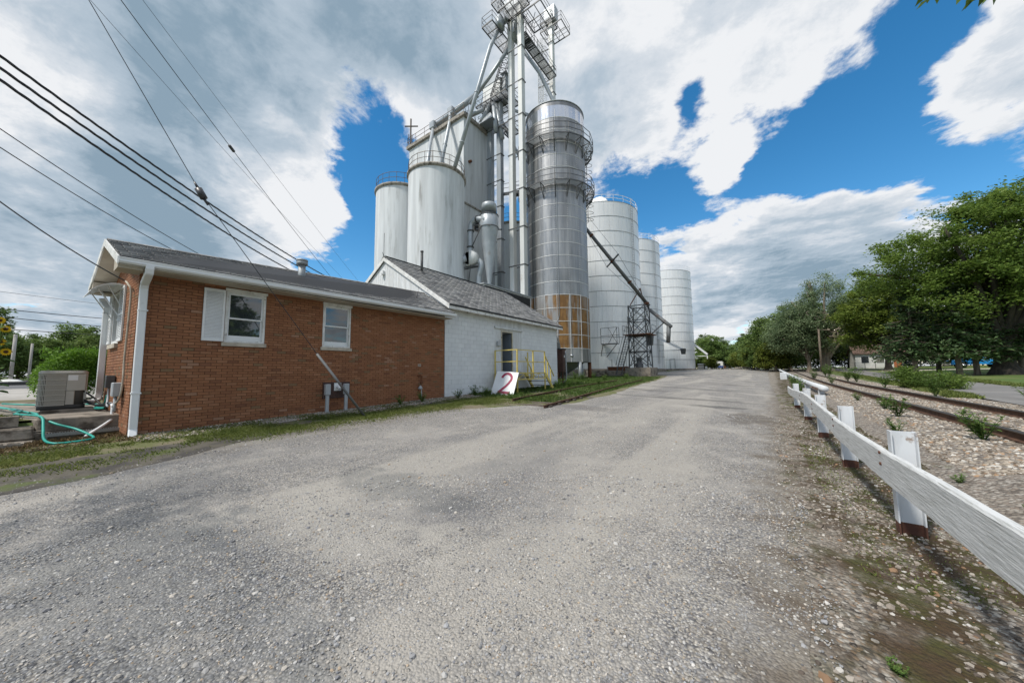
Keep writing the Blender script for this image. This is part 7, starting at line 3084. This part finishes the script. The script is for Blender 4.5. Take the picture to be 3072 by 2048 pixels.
belt = [(0, 4.8, 92, 1.30, 'full green tree just behind the leaning pale trunk'), (1, 2.6, 96, 1.35, 'broad green tree in the belt, second behind the pale trunk'), (2, 2.2, 84, .95, 'yellowish green young tree before the belt'),
        (0, 1.0, 104, 1.20, 'tall green tree in the middle of the belt'), (1, -1.0, 110, 1.1, 'rounded green tree in the middle of the belt'), (2, -1.6, 98, .9, 'yellow green bushy tree at the bend of the track'),
        (0, -3.6, 122, 1.0, 'green tree where the belt thins out'), (1, -5.6, 128, .9, 'low green tree at the thin end of the belt'), (2, -5.2, 116, .7, 'small yellow green tree behind the camper'),
        (1, 4.2, 85, .62, 'dark green shrub at the foot of the belt'), (2, .6, 92, .55, 'bright green shrub at the end of the track'), (1, -.8, 94, .5, 'bright green shrub left of the track end'),
        (0, -16.2, 136, 1.15, 'tall tree right behind the farthest silo'), (1, -13.6, 132, 1.25, 'broad tree between farthest silo and camper'), (0, -11.0, 138, 1.05, 'tree behind the small shed'), (2, -12.6, 120, .55, 'yellow shrub beside the white chute'),
        (1, -9.0, 140, .95, 'low tree right of the shed trees'), (0, 11.5, 98, 1.35, 'dark tree filling the gap behind the gnarled tree'), (1, 15.5, 104, 1.3, 'dark tree behind the maple'),
        (0, 21.0, 100, 1.3, 'dark tree behind the white house'), (1, 27.5, 98, 1.5, 'dark tree behind the blue truck'), (0, 33, 96, 1.5, 'dark tree at the border behind the truck'), (0, 24, 3, 1.35, 'leafy tree beyond the track opposite the office'), (1, 22, 8.5, 1.25, 'broad tree beyond the track opposite the second window'), (1, 27, -3.5, 1.4, 'tree beyond the track reflected in the office window'), (2, 3.2, 88, .6, 'light green bush by the leaning trunk')]
for i, (k, x, y, s, lb) in enumerate(belt):
    far_tree(k, x, y, s, lb, i * 1.1)

# trees across the street on the left
left = [(0, -78, -6.0, 1.05, 'dark leafy tree across the street at the picture border'), (1, -74, -3.2, .75, 'low leafy tree across the street behind the grey post'), (1, -80, -.2, .65, 'low tree in the middle across the street'),
        (0, -82, 2.4, .78, 'rounded tree across the street before the pine'), (1, -74, 4.6, .82, 'rounded pale green tree beside the office gutter'), (0, -88, 6.5, .75, 'tree across the street hidden by the office'),
        (1, -92, -2.2, .8, 'far low tree between the two grey posts')]
for i, (k, x, y, s, lb) in enumerate(left):
    far_tree(k, x, y, s, lb, i * 1.7, group='trees across the street')


def pine(label, x, y, h, seed, sc_=1.0):
    rng = np.random.default_rng(seed)
    z = hz(x, y)
    t = thing('pine_tree', label, 'tree', (x, y, z), 'pines across the street')
    b = V(x, y, z)
    mb_ = MB()
    mb_.tube([b, b + V(0, .1, h * .6), b + V(.1, .2, h)], [.3, .2, .05], 8)
    P = []
    for k in range(16):
        zz = h * (.45 + .53 * k / 16)
        for _ in range(3):
            a = rng.uniform(0, 6.283)
            L = (1 - .5 * k / 16) * h * .28 * rng.uniform(.5, 1.1)
            e = V(math.cos(a) * L, math.sin(a) * L, zz + .12 * L)
            mb_.tube([b + V(0, 0, zz), b + e], [.06, .02], 4, False)
            u = .35 + .65 * rng.random(50)
            q = np.outer(u, e - V(0, 0, zz)) + V(0, 0, zz)
            q += rng.normal(size=(50, 3)) * np.array([.35, .35, .10]) * h * .07
            P.append(q)
    mb_.build('trunk', 'bark_dark', t, True)
    leaf_cloud('crown', b + np.vstack(P), .45, rng, 'leaf_spruce', t, flat=.4, asp=.3)


pine('dark flat topped pine rising behind the hedge', -84, 2.6, 7.6, 3)
pine('smaller dark pine right of the flat topped one', -90, 5.2, 7.0, 4)
pine('little dark pine left of the flat topped one', -88, .3, 5.6, 5)

# undergrowth closing the view below the crowns
rng_ = np.random.default_rng(70)
n_ = 26000
ux = 4.5 + 46 * rng_.random(n_)
uy = 103 + 5 * rng_.random(n_) - .10 * (ux - 4.5)
ut = 2.0 + 2.2 * fbm(ux * .35, uy * .35, 3.) + 1.4 * fbm(ux * 1.2, uy * 1.2, 5.)
und = leaf_cloud('undergrowth', np.c_[ux, uy, H(ux, uy) + ut * rng_.random(n_) ** .6], .42, rng_, 'leaf_far', None, flat=.7)
und['kind'] = 'stuff'
und['label'] = 'dense dark undergrowth behind lawn and house'
n_ = 22000
ux = -24 + 30 * rng_.random(n_)
uy = 134 + 4 * rng_.random(n_) - .9 * np.clip(ux + 4, 0, 10)
ut = 1.2 + 2.2 * fbm(ux * .3, uy * .3, 13.) + 1.2 * fbm(ux * 1.1, uy * 1.1, 15.)
und = leaf_cloud('brush', np.c_[ux, uy, H(ux, uy) + ut * rng_.random(n_) ** .6], .40, rng_, 'leaf_far_yellow', None, flat=.7)
und['kind'] = 'stuff'
und['label'] = 'light green brush closing the end of the road'
n_ = 20000
ux = -100 + 12 * rng_.random(n_)
uy = -16 + 32 * rng_.random(n_)
ut = 2.2 + 2.0 * fbm(ux * .3, uy * .3, 23.) + 1.0 * fbm(ux * 1.1, uy * 1.1, 25.)
und = leaf_cloud('street_brush', np.c_[ux, uy, H(ux, uy) + ut * rng_.random(n_) ** .6], .42, rng_, 'leaf_far', None, flat=.7)
und['kind'] = 'stuff'
und['label'] = 'green brush across the street'

# hedge beside the office
hd = thing('hedge', 'bright green shaggy hedge behind the air conditioner', 'hedge', (-20.5, 1.8, .65))
rng_ = np.random.default_rng(77)
n_ = 42000
hx = -21.6 + 2.3 * rng_.random(n_)
hy = -.25 + 4.6 * rng_.random(n_) ** .9
top_ = 2.30 + .18 * fbm(hx * 1.5, hy * 1.5, 5.) + .35 * (fbm(hx * 4, hy * 4, 9.) - .4)
hz_ = .75 + (top_ - .75) * rng_.random(n_) ** .55
edge_ = np.clip((hy + .25) / .8, 0, 1)
ok = hz_ < .75 + (top_ - .75) * (.35 + .65 * np.sqrt(edge_))
P_h = np.c_[hx, hy, hz_][ok]
leaf_cloud('foliage', P_h, .085, rng_, 'leaf_hedge', hd, flat=.9, asp=.5)
mb = MB()
for k in range(10):
    y = .1 + k * .42
    mb.tube([(-20.6, y, .55), (-20.6 + random.uniform(-.3, .3), y + .1, 1.2), (-20.6 + random.uniform(-.5, .5), y, 1.9)], [.04, .03, .01], 5)
mb.build('stems', 'bark', hd)
# shoots on top
n_ = 1600
sx_ = -21.4 + 2.0 * rng_.random(n_)
sy_ = -.1 + 4.2 * rng_.random(n_)
leaf_cloud('shoots', np.c_[sx_, sy_, 2.2 + .32 * rng_.random(n_) * (hash2(np.floor(sx_ * 6), np.floor(sy_ * 6)) > .55)], .10, rng_, 'leaf_hedge', hd, flat=2.0, asp=.4)

# fir bush by the lane
fb = thing('fir_bush', 'spreading dark green fir bush between the track and the lane', 'bush', (7.9, 29.5, .3))
rng_ = np.random.default_rng(78)
C = clusters(rng_, [(7.75, 30.2, .75, 1.0, 1.3, .42), (7.1, 31.0, .95, .6, .9, .50), (8.4, 29.9, .6, .65, .9, .35), (7.0, 31.4, 1.25, .3, .4, .35)], 170)
P_b = np.repeat(C, 50, 0) + rng_.normal(size=(170 * 50, 3)) * np.array([.18, .18, .10])
P_b = P_b[P_b[:, 2] > .25]
leaf_cloud('foliage', P_b, .13, rng_, 'leaf_oak', fb, flat=.5, asp=.35)
mb = MB()
for k in range(8):
    q = C[k * 7]
    mb.tube(bez([(8.0, 30.2, .15), (8.0 * .5 + q[0] * .5, 30.2 * .5 + q[1] * .5, .7), tuple(q)], 4), .03, 5)
mb.build('stems', 'bark', fb)
bs_ = make_spruce('young_spruce', 'knee high blue young spruce on the lawn behind the lane', (14.6, 64, hz(14.6, 64)), 2.1, .8, 55, 'leaf_blue', 'bark_dark', .5, .16, 1.2)


# weeds: each a little plant of its own
def weed_mesh(seed, h, n, spread, lsize, m='leaf_weed'):
    rng = np.random.default_rng(seed)
    v = []
    mb_ = MB()
    for k in range(max(3, n // 14)):
        a = rng.uniform(0, 6.28)
        e = V(math.cos(a) * spread * rng.uniform(.2, 1), math.sin(a) * spread * rng.uniform(.2, 1), h * rng.uniform(.6, 1.05))
        mb_.beam((0, 0, 0), e * .6 + V(0, 0, h * .06), .006)
        mb_.beam(e * .6 + V(0, 0, h * .06), e, .004)
        for j in range(14):
            u = rng.uniform(.25, 1.0)
            d = V(rng.normal(), rng.normal(), rng.uniform(-.2, .7))
            leaf_quad(mb_, e * u + V(0, 0, h * .06 * min(1, u * 2)), d, V(0, 0, 1), lsize * rng.uniform(.6, 1.3), lsize * .45)
    me = bpy.data.meshes.new('weed_plant')
    me.from_pydata(np.vstack(mb_.v).tolist(), [], mb_.f)
    me.materials.append(MATS[m])
    return me


WM = [weed_mesh(k, .40, 240, .26, .07) for k in range(3)]
WT = [weed_mesh(20 + k, .70, 300, .36, .09) for k in range(2)]


ORD = ['', 'second', 'third', 'fourth', 'fifth', 'sixth', 'seventh', 'eighth', 'ninth', 'tenth', 'eleventh', 'twelfth', 'thirteenth']


def weeds(spots, group, labels, ms, name='weed_plant'):
    for i, (x, y, s) in enumerate(spots):
        o = bpy.data.objects.new(name, ms[i % len(ms)])
        COL.objects.link(o)
        z = float(bed_z(np.array(x), np.array(y))) if x > 1.8 and x < 7 else hz(x, y)
        o.location = (x, y, z - .01)
        o.rotation_euler = (0, 0, i * 1.9)
        o.scale = (s, s, s)
        rank = sorted(range(len(spots)), key=lambda k: math.hypot(spots[k][0], spots[k][1])).index(i)
        tag(o, labels + ', ' + ORD[rank] + ' nearest the camera' if rank else labels + ', nearest the camera', 'weed', group)


weeds([(3.0, 9.6, 1.3), (2.75, 13.0, 1.2), (2.95, 15.2, 1.1), (2.2, 10.6, .8), (2.9, 18.5, .8), (1.9, 6.8, .35), (2.0, 5.6, .3)], 'weeds in the ballast by the fence', 'leafy weed in the ballast beside the fence', WM)
weeds([(5.9, 22.5, 1.5), (6.1, 31.0, 1.4), (6.3, 40, 1.8), (6.0, 41.5, 1.6), (6.4, 55, 2.0), (6.2, 56.5, 2.0), (4.4, 37, 1.0), (4.2, 46, 1.4), (6.6, 17.6, 1.2), (7.2, 18.6, 1.2)], 'weed clumps on the far side of the track', 'tall weed clump across the track', WT)
weeds([(-10.45, 7.6, .9), (-10.4, 8.5, 1.0), (-10.2, 10.2, 1.0), (-10.35, 11.4, 1.2), (-10.1, 11.9, 1.0)], 'weeds at the foot of the walls', 'leafy weed at the foot of the walls', WM)
weeds([(-9.1, 12.35, .6), (-9.6, 12.2, .6), (-10.1, 12.1, .7), (-8.9, 12.9, .5)], 'weeds before the sign', 'little weed sprouting right before the leaning sign', WM)
weeds([(-9.4, 17.3, 0.72), (-9.0, 17.8, 0.84), (-10.2, 18.4, 0.60), (-9.6, 20.4, 0.72), (-8.8, 21.8, 0.72), (-12.6, 27.5, 0.96), (-13.6, 28.2, 1.08), (-12.0, 25.6, 0.84), (-11.2, 29.0, 0.78), (-13.0, 31.0, 0.90), (-10.4, 32.5, 0.78), (-11.6, 36.5, 0.72), (-14.5, 34, 0.84)],
      'weeds round the siding', 'rank green weed round the old siding and bin legs', WT)
weeds([(1.2, 20.5, .9), (1.5, 24, 1.1), (1.8, 30, 1.4), (1.9, 34, 1.3), (1.7, 27, 1.0)], 'weeds along the pipe barrier', 'weed tuft along the white pipe barrier', WT)
weeds([(.45, 2.55, .2), (.62, 1.75, .2), (.30, 1.85, .18), (.95, 1.9, .2)], 'weeds at the picture border', 'thin weed in the stones at the lower border', WM)


# ---- grass
def grass(name, label, X, Y, Z, h, m='grass_blade', w_=.006, lean=.5):
    n = len(X)
    rng = np.random.default_rng(n)
    a = rng.uniform(0, 6.283, n)
    ca, sa = np.cos(a), np.sin(a)
    hh3 = h * (.5 + .9 * rng.random(n))
    base = np.c_[X, Y, Z]
    s = np.c_[-sa, ca, np.zeros(n)] * (w_ * (.7 + .6 * rng.random(n)))[:, None]
    ln = (lean * rng.random(n) * hh3)[:, None]
    mid = base + np.c_[ca, sa, np.zeros(n)] * ln * .35 + np.c_[np.zeros(n), np.zeros(n), hh3 * .6]
    tip = base + np.c_[ca, sa, np.zeros(n)] * ln + np.c_[np.zeros(n), np.zeros(n), hh3]
    v = np.stack([base - s, base + s, mid + s * .7, tip, mid - s * .7], 1).reshape(-1, 3)
    i = np.arange(n)[:, None] * 5
    lo = np.concatenate([i, i + 1, i + 2, i + 3, i + 4], 1).ravel()
    me = quick_mesh(name, v, 5, lo)
    o = finish(me, name, m)
    o['kind'] = 'stuff'
    o['label'] = label
    return o


n_ = 120000
Y = -3.2 + 17.5 * RNG.random(n_)
c0 = np.interp(Y, [-3.2, 0, 3, 7, 10, 12, 14.3], [-9.7, -9.5, -9.75, -9.6, -9.0, -8.2, -7.4])
X = c0 + RNG.normal(size=n_) * np.interp(Y, [-3, 3, 9, 14], [.62, .55, .55, .8])
pt = fbm(X * 1.2, Y * 1.0, 51.)
ok = (pt + .3 * RNG.random(n_) > .585) & (X > -11) & ~((Y > 12) & (X > -6.3))
X, Y = X[ok], Y[ok]
grass('grass', 'short patchy grass along the verge by the brick wall', X, Y, H(X, Y) + .012, .048, w_=.008, lean=1.5)
n_ = 42000
Y = 11.5 + 28 * RNG.random(n_) ** 1.2
lx_ = np.interp(Y, [11.5, 20, 21, 30, 40], [-10.9, -10.9, -14, -16, -15])
rx_ = np.interp(Y, [11.5, 16, 24, 32, 40], [-6.4, -6.5, -7.0, -7.8, -8.8])
X = lx_ + (rx_ - lx_) * RNG.random(n_)
ok = fbm(X * .8, Y * .7, 61.) + .3 * RNG.random(n_) > .50
X, Y = X[ok], Y[ok]
grass('rank_grass', 'rank green grass round the siding and the bin legs', X, Y, H(X, Y) - .01, .12, 'leaf_weed', .012, .9)
n_ = 46000
Y = 2.2 + 24 * RNG.random(n_) ** 1.4
X = .5 + 1.9 * RNG.random(n_)
ok = (fbm(X * 1.0, Y * .6, 71.) + .12 * (X > 1.25) > .56) & (Y > 3.5)
X, Y = X[ok], Y[ok]
grass('shoulder_moss_grass', 'thin green grass patches between fence and track', X, Y, H(X, Y) + .006, .028, w_=.005, lean=1.3)
n_ = 16000
X = -19 + 6.6 * RNG.random(n_)
Y = -3.5 + 3.6 * RNG.random(n_)
ok = (Y < np.interp(X, [-19, -12.2], [-2.0, -.1])) & (fbm(X, Y, 81.) + .3 * RNG.random(n_) > .45)
X, Y = X[ok], Y[ok]
grass('yard_grass', 'grass of the raised yard left of the slab', X, Y, H(X, Y), .08, w_=.008, lean=1.0)
n_ = 9000
X = -11.9 + 1.5 * RNG.random(n_)
Y = -2.0 + 3.3 * RNG.random(n_)
ok = fbm(X * 1.4, Y * 1.4, 91.) + .3 * RNG.random(n_) > .58
X, Y = X[ok], Y[ok]
mat('straw', (.30, .22, .12), .9, 0, (.22, .15, .08), 8)
grass('dry_grass', 'dry straw coloured grass below the slab', X, Y, H(X, Y), .06, 'straw', .006, 1.6)
n_ = 30000
Y = 22 + 48 * RNG.random(n_) ** 1.4
L_e = np.array([lane(y) for y in Y])
X = np.where(RNG.random(n_) < .5, L_e[:, 0] - .9 + 1.0 * RNG.random(n_), L_e[:, 1] - .1 + 1.2 * RNG.random(n_) ** 2)
ok = fbm(X * .7, Y * .4, 95.) + .3 * RNG.random(n_) > .52
X, Y = X[ok], Y[ok]
grass('lane_grass', 'rough grass along the borders of the lane', X, Y, H(X, Y), .12, 'grass_blade', .014, .9)

# ================================================================== things beyond the track and far along the road
mat('siding_white', (.66, .66, .63), .7, 0, (.58, .58, .55), 1.0)
mat('roof_brown', (.10, .065, .05), .9, 0, (.14, .09, .07), 2)
hs = thing('white_house', 'low white sided house half hidden behind the maple', 'house', (17.5, 90, 1.4))
hx0, hx1, hy0, hy1, hz0 = 14.6, 21.4, 92.0, 98.0, hz(18, 92) + .1
mb = MB()
mb.box(hx0, hx1, hy0, hy1, hz0 - .4, hz0 + 2.7)
mb.add([(hx0, hy0, hz0 + 2.7), (hx0, hy1, hz0 + 2.7), (hx0, (hy0 + hy1) / 2, hz0 + 4.3), (hx1, hy0, hz0 + 2.7), (hx1, hy1, hz0 + 2.7), (hx1, (hy0 + hy1) / 2, hz0 + 4.3)], [(0, 1, 2), (3, 5, 4)])
mb.build('wall', 'siding_white', hs)
m_ = MB()
m_.box(0, hx1 - hx0, -.012, 0, 0, .19)
me = bpy.data.meshes.new('clapboard')
me.from_pydata(m_.v[0].tolist(), [], m_.f)
me.materials.append(MATS['siding_white'])
for k in range(13):
    piece(me, 'clapboard', hs, Matrix.Translation((hx0, hy0 - .003, hz0 + .05 + k * .2)))
mb = MB()
ym = (hy0 + hy1) / 2
for (y0, y1) in ((hy0 - .4, ym), (hy1 + .4, ym)):
    mb.hexa([(hx0 - .3, y0, hz0 + 2.55), (hx1 + .3, y0, hz0 + 2.55), (hx1 + .3, y1, hz0 + 4.28), (hx0 - .3, y1, hz0 + 4.28), (hx0 - .3, y0, hz0 + 2.7), (hx1 + .3, y0, hz0 + 2.7), (hx1 + .3, y1, hz0 + 4.43), (hx0 - .3, y1, hz0 + 4.43)])
mb.build('roof', 'roof_brown', hs)
for x in (15.4, 17.4):
    m_ = MB()
    m_.box(x - .06, x + 1.06, hy0 - .06, hy0, hz0 + .84, hz0 + 2.16)
    w_ = m_.build('window', 'white_paint', hs)
    MB().box(x, x + 1.0, hy0 - .075, hy0 - .06, hz0 + .9, hz0 + 2.1).build('pane', 'glass', w_)
mat('door_orange', (.35, .11, .04), .7)
MB().box(19.6, 20.6, hy0 - .05, hy0, hz0, hz0 + 2.1).build('door', 'door_orange', hs)
fe = thing('yard_fence', 'thin wire yard fence before the white house', 'fence', (17, 86, 1.3))
mb = MB()
for k in range(11):
    x = 12.2 + k * 1.3
    m_ = MB()
    m_.beam((x, 86, hz(x, 86) - .1), (x, 86, hz(x, 86) + 1.2), .06)
    m_.build('post', 'steel_dark', fe)
for z in (.3, .7, 1.12):
    m_ = MB()
    m_.tube([(12.2 + k * 1.3, 86, hz(12.2 + k * 1.3, 86) + z) for k in range(11)], .015, 5)
    m_.build('wire', 'steel_dark', fe)
up = thing('utility_pole', 'weathered wooden utility pole before the gnarled tree', 'pole', (8.0, 76, 1))
mb = MB()
mb.tube([(8.0, 76, .8), (8.0, 76, 5), (8.02, 76, 8.0)], [.17, .15, .13], 12)
mb.build('shaft', 'bark', up, True)
for (x, y, h, lb) in ((-46, -1.4, 3.9, 'thick grey post standing by the street, nearer the picture border'), (-54, -.72, 3.6, 'thin grey post by the street, nearer the hedge')):
    p = thing('grey_post', lb, 'post', (x, y, .8))
    mb = MB()
    mb.tube([(x, y, hz(x, y) - .1), (x, y, hz(x, y) + h)], [.10, .09] if x > -50 else [.085, .08], 12)
    mb.build('shaft', 'concrete', p, True)
    if x > -50:
        MB().box(x - .6, x + .6, y - 1.3, y + 1.6, hz(x, y), hz(x, y) + .28).build('base', 'ac_dark', p, bevel=.03)
        mb = MB()
        mb.lathe((x, y, hz(x, y) + .28), [(.6, 0), (.4, .15), (0, .2)], 14)
        mb.build('mound', 'siding_white', p, True)


# ---- blue pickup truck
mat('truck_blue', (.012, .19, .50), .3, .2, (.015, .23, .56), 2)
mat('chrome', (.55, .56, .57), .2, 1.0)
mat('tyre', (.02, .02, .021), .85)
mat('car_silver', (.38, .40, .42), .35, .6)
tk = thing('pickup_truck', 'bright blue pickup truck parked behind the tree trunks', 'truck', (24.5, 80, 1.3))
T0 = V(22.6, 79.2, hz(24.5, 79.2) + .02)        # front bumper; truck runs along +x
tp_ = lambda a, b, c: T0 + V(a, b, c)


def tbox(mb_, x0, x1, y0, y1, z0, z1, i0=0, i1=0):
    mb_.hexa([tp_(x0, y0, z0), tp_(x1, y0, z0), tp_(x1, y1, z0), tp_(x0, y1, z0), tp_(x0 + i0, y0 + .05, z1), tp_(x1 - i1, y0 + .05, z1), tp_(x1 - i1, y1 - .05, z1), tp_(x0 + i0, y1 - .05, z1)])


mb = MB()
prof = [(.05, .45), (.02, .75), (.12, 1.08), (1.55, 1.18), (5.45, 1.18), (5.5, .55), (5.3, .45), (4.75, .45), (4.6, .75), (4.3, .88), (3.95, .75), (3.8, .45), (1.65, .45), (1.5, .75), (1.2, .88), (.85, .75), (.7, .45)]
mb.ext(prof, tp_(0, 0, 0), (1, 0, 0), (0, 0, 1), tp_(0, 1.85, 0))
mb.build('body', 'truck_blue', tk, bevel=.04)
mb = MB()
tbox(mb, 1.55, 3.35, .06, 1.79, 1.18, 1.82, .55, .12)
cab = mb.build('cab', 'truck_blue', tk, bevel=.05)
mb = MB()
mb.hexa([tp_(2.12, .075, 1.24), tp_(3.12, .075, 1.24), tp_(3.12, .09, 1.24), tp_(2.12, .09, 1.24), tp_(2.3, .10, 1.70), tp_(3.08, .10, 1.70), tp_(3.08, .12, 1.70), tp_(2.3, .12, 1.70)])
mb.build('side_window', 'glass', cab)
mb = MB()
mb.hexa([tp_(1.62, .2, 1.22), tp_(1.62, 1.65, 1.22), tp_(1.68, 1.65, 1.22), tp_(1.68, .2, 1.22), tp_(2.06, .25, 1.74), tp_(2.06, 1.6, 1.74), tp_(2.12, 1.6, 1.74), tp_(2.12, .25, 1.74)])
mb.build('windscreen', 'glass', cab)
for x in (1.18, 4.28):
    for y in (.02, 1.83):
        m_ = MB()
        m_.cyl(tp_(x, y - .11, .36), tp_(x, y + .11, .36), .36, n=22)
        w_ = m_.build('wheel', 'tyre', tk, 40)
        m_ = MB()
        m_.cyl(tp_(x, y - .13 if y < 1 else y + .12, .36), tp_(x, y - .11 if y < 1 else y + .13, .36), .19, n=18)
        m_.build('hubcap', 'chrome', w_, 40)
MB().hexa([tp_(-.08, 0, .42), tp_(.04, 0, .42), tp_(.04, 1.85, .42), tp_(-.08, 1.85, .42), tp_(-.08, 0, .60), tp_(.04, 0, .60), tp_(.04, 1.85, .60), tp_(-.08, 1.85, .60)]).build('bumper', 'chrome', tk, bevel=.02)
MB().hexa([tp_(-.01, .3, .68), tp_(.03, .3, .68), tp_(.03, 1.55, .68), tp_(-.01, 1.55, .68), tp_(.06, .3, 1.0), tp_(.10, .3, 1.0), tp_(.10, 1.55, 1.0), tp_(.06, 1.55, 1.0)]).build('grille', 'steel_dark', tk)
for y in (.05, 1.58):
    MB().hexa([tp_(-.02, y, .70), tp_(.03, y, .70), tp_(.03, y + .22, .70), tp_(-.02, y + .22, .70), tp_(.05, y, .98), tp_(.10, y, .98), tp_(.10, y + .22, .98), tp_(.05, y + .22, .98)]).build('headlight', 'chrome', tk)
mb = MB()
mb.hexa([tp_(2.95, -.005, .98), tp_(3.12, -.005, .98), tp_(3.12, 0, .98), tp_(2.95, 0, .98), tp_(2.95, -.005, 1.03), tp_(3.12, -.005, 1.03), tp_(3.12, 0, 1.03), tp_(2.95, 0, 1.03)])
mb.build('door_handle', 'chrome', tk)

cs = thing('silver_car', 'silver car parked at the picture border behind the big trunk', 'car', (32.0, 84, 1.5))
C0 = V(31.2, 84, hz(32, 84) + .02)
cp = lambda a, b, c: C0 + V(a, b, c)
mb = MB()
mb.ext([(0, .35), (.05, .75), (1.1, .92), (1.9, 1.35), (3.3, 1.38), (4.1, .98), (4.5, .9), (4.5, .35)], cp(0, 0, 0), (1, 0, 0), (0, 0, 1), cp(0, 1.7, 0))
mb.build('body', 'car_silver', cs, bevel=.06)
mb = MB()
mb.ext([(1.35, .95), (1.95, 1.3), (3.2, 1.32), (3.8, .98)], cp(0, -.01, 0), (1, 0, 0), (0, 0, 1), cp(0, .0, 0))
mb.build('side_window', 'glass', cs)
for x in (.85, 3.6):
    m_ = MB()
    m_.cyl(cp(x, -.03, .31), cp(x, .15, .31), .31, n=18)
    m_.build('wheel', 'tyre', cs, 40)

# ---- camper, shed and clutter at the end of the road
cpr = thing('camper', 'small white and blue camper parked at the end of the road', 'camper', (-11.0, 124, 1.5))
x0, y0, z0 = -11.7, 124, hz(-11, 124)
mb = MB()
mb.ext([(0, .5), (-.08, 1.0), (0, 2.1), (.25, 2.45), (1.7, 2.45), (2.0, 2.1), (2.08, 1.0), (2.0, .5)], (x0, y0, z0), (1, 0, 0), (0, 0, 1), (x0, y0 + 4, z0))
mb.build('body', 'siding_white', cpr, bevel=.03)
mat('stripe_blue', (.03, .06, .22), .5)
MB().box(x0 - .02, x0 + 2.02, y0 - .03, y0, z0 + .55, z0 + 1.1).build('stripe', 'stripe_blue', cpr)
MB().box(x0 + .65, x0 + 1.35, y0 - .03, y0, z0 + 1.25, z0 + 1.85).build('window', 'glass', cpr)
for x in (x0 + .15, x0 + 1.65):
    m_ = MB()
    m_.cyl((x, y0 + .6, z0 + .33), (x + .2, y0 + .6, z0 + .33), .33, n=14)
    m_.build('wheel', 'tyre', cpr, 40)
sh2 = thing('garden_shed', 'small pale shed beside the farthest silo', 'shed', (-15.2, 120, 1.5))
mb = MB()
mb.box(-15.9, -14.3, 119, 121.5, hz(-15, 120) - .1, hz(-15, 120) + 1.5)
mb.build('wall', 'concrete', sh2)
MB().hexa([(-16.1, 118.8, hz(-15, 120) + 1.5), (-14.1, 118.8, hz(-15, 120) + 1.5), (-14.1, 121.7, hz(-15, 120) + 1.5), (-16.1, 121.7, hz(-15, 120) + 1.5),
           (-16.1, 118.8, hz(-15, 120) + 1.6), (-14.1, 118.8, hz(-15, 120) + 1.6), (-14.1, 121.7, hz(-15, 120) + 1.75), (-16.1, 121.7, hz(-15, 120) + 1.75)]).build('roof', 'galv_dull', sh2)
rg = np.random.default_rng(12)
jl = ('rusty barrel among the junk beside the shed', 'rusty barrel farther from the shed', 'rusty barrel near the camper')
for i, (x, y) in enumerate(((-16.6, 117), (-13.6, 118.5), (-8.9, 119.5))):
    t = thing('barrel', jl[i], 'barrel', (x, y, hz(x, y)), 'barrels at the road end')
    m_ = MB()
    m_.lathe((x, y, hz(x, y)), [(0, 0), (.29, .0), (.3, .28), (.31, .3), (.3, .32), (.3, .58), (.31, .6), (.3, .62), (.29, .88), (0, .88)], 14)
    m_.build('drum', 'rust' if i != 1 else 'siding_white', t, 40)
rp = thing('rubble_heap', 'low heap of tan rubble at the end of the track', 'heap', (-4, 112, 1.4))
mb = MB()
for k in range(60):
    a = rg.normal(size=2) * np.array([2.6, 1.2])
    s = rg.uniform(.15, .5)
    c = V(-4 + a[0], 112 + a[1], hz(-4 + a[0], 112 + a[1]) + .5 * math.exp(-(a[0] / 2.5) ** 2))
    d = rg.normal(size=(8, 3)) * .08
    q = np.array([(-1, -1, -1), (1, -1, -1), (1, 1, -1), (-1, 1, -1), (-1, -1, 1), (1, -1, 1), (1, 1, 1), (-1, 1, 1)]) * s * .5 * np.array([1.3, 1, .7]) + d + c
    mb.hexa(q)
o = mb.build('stones', 'strip_stone', rp, kind='stuff')

# twig of leaves hanging in at the top border
tw_ = thing('hanging_twig', 'dark leafy twig hanging in at the top picture border', 'branch', P_(17.0, .72, 7.5))
rng_ = np.random.default_rng(99)
mb = MB()
el_t = lambda a: .7147 - .0174 * (a - 16.4)
pts = [P_(a, el_t(a) + .030 + .006 * math.sin(a * 2), 7.5) for a in np.linspace(13, 25, 12)]
mb.tube(pts, .02, 6)
mb.build('stem', 'bark_dark', tw_)
Q = []
for a in np.linspace(15, 23, 70):
    if math.sin(a * 1.9) > -.2:
        Q.append(V(*P_(a + rng_.uniform(-.3, .3), el_t(a) + .028 - rng_.random() * .018, 7.5)))
leaf_cloud('leaves', np.array(Q), .14, rng_, 'leaf_oak', tw_, flat=.6, asp=.45, droop=.5)
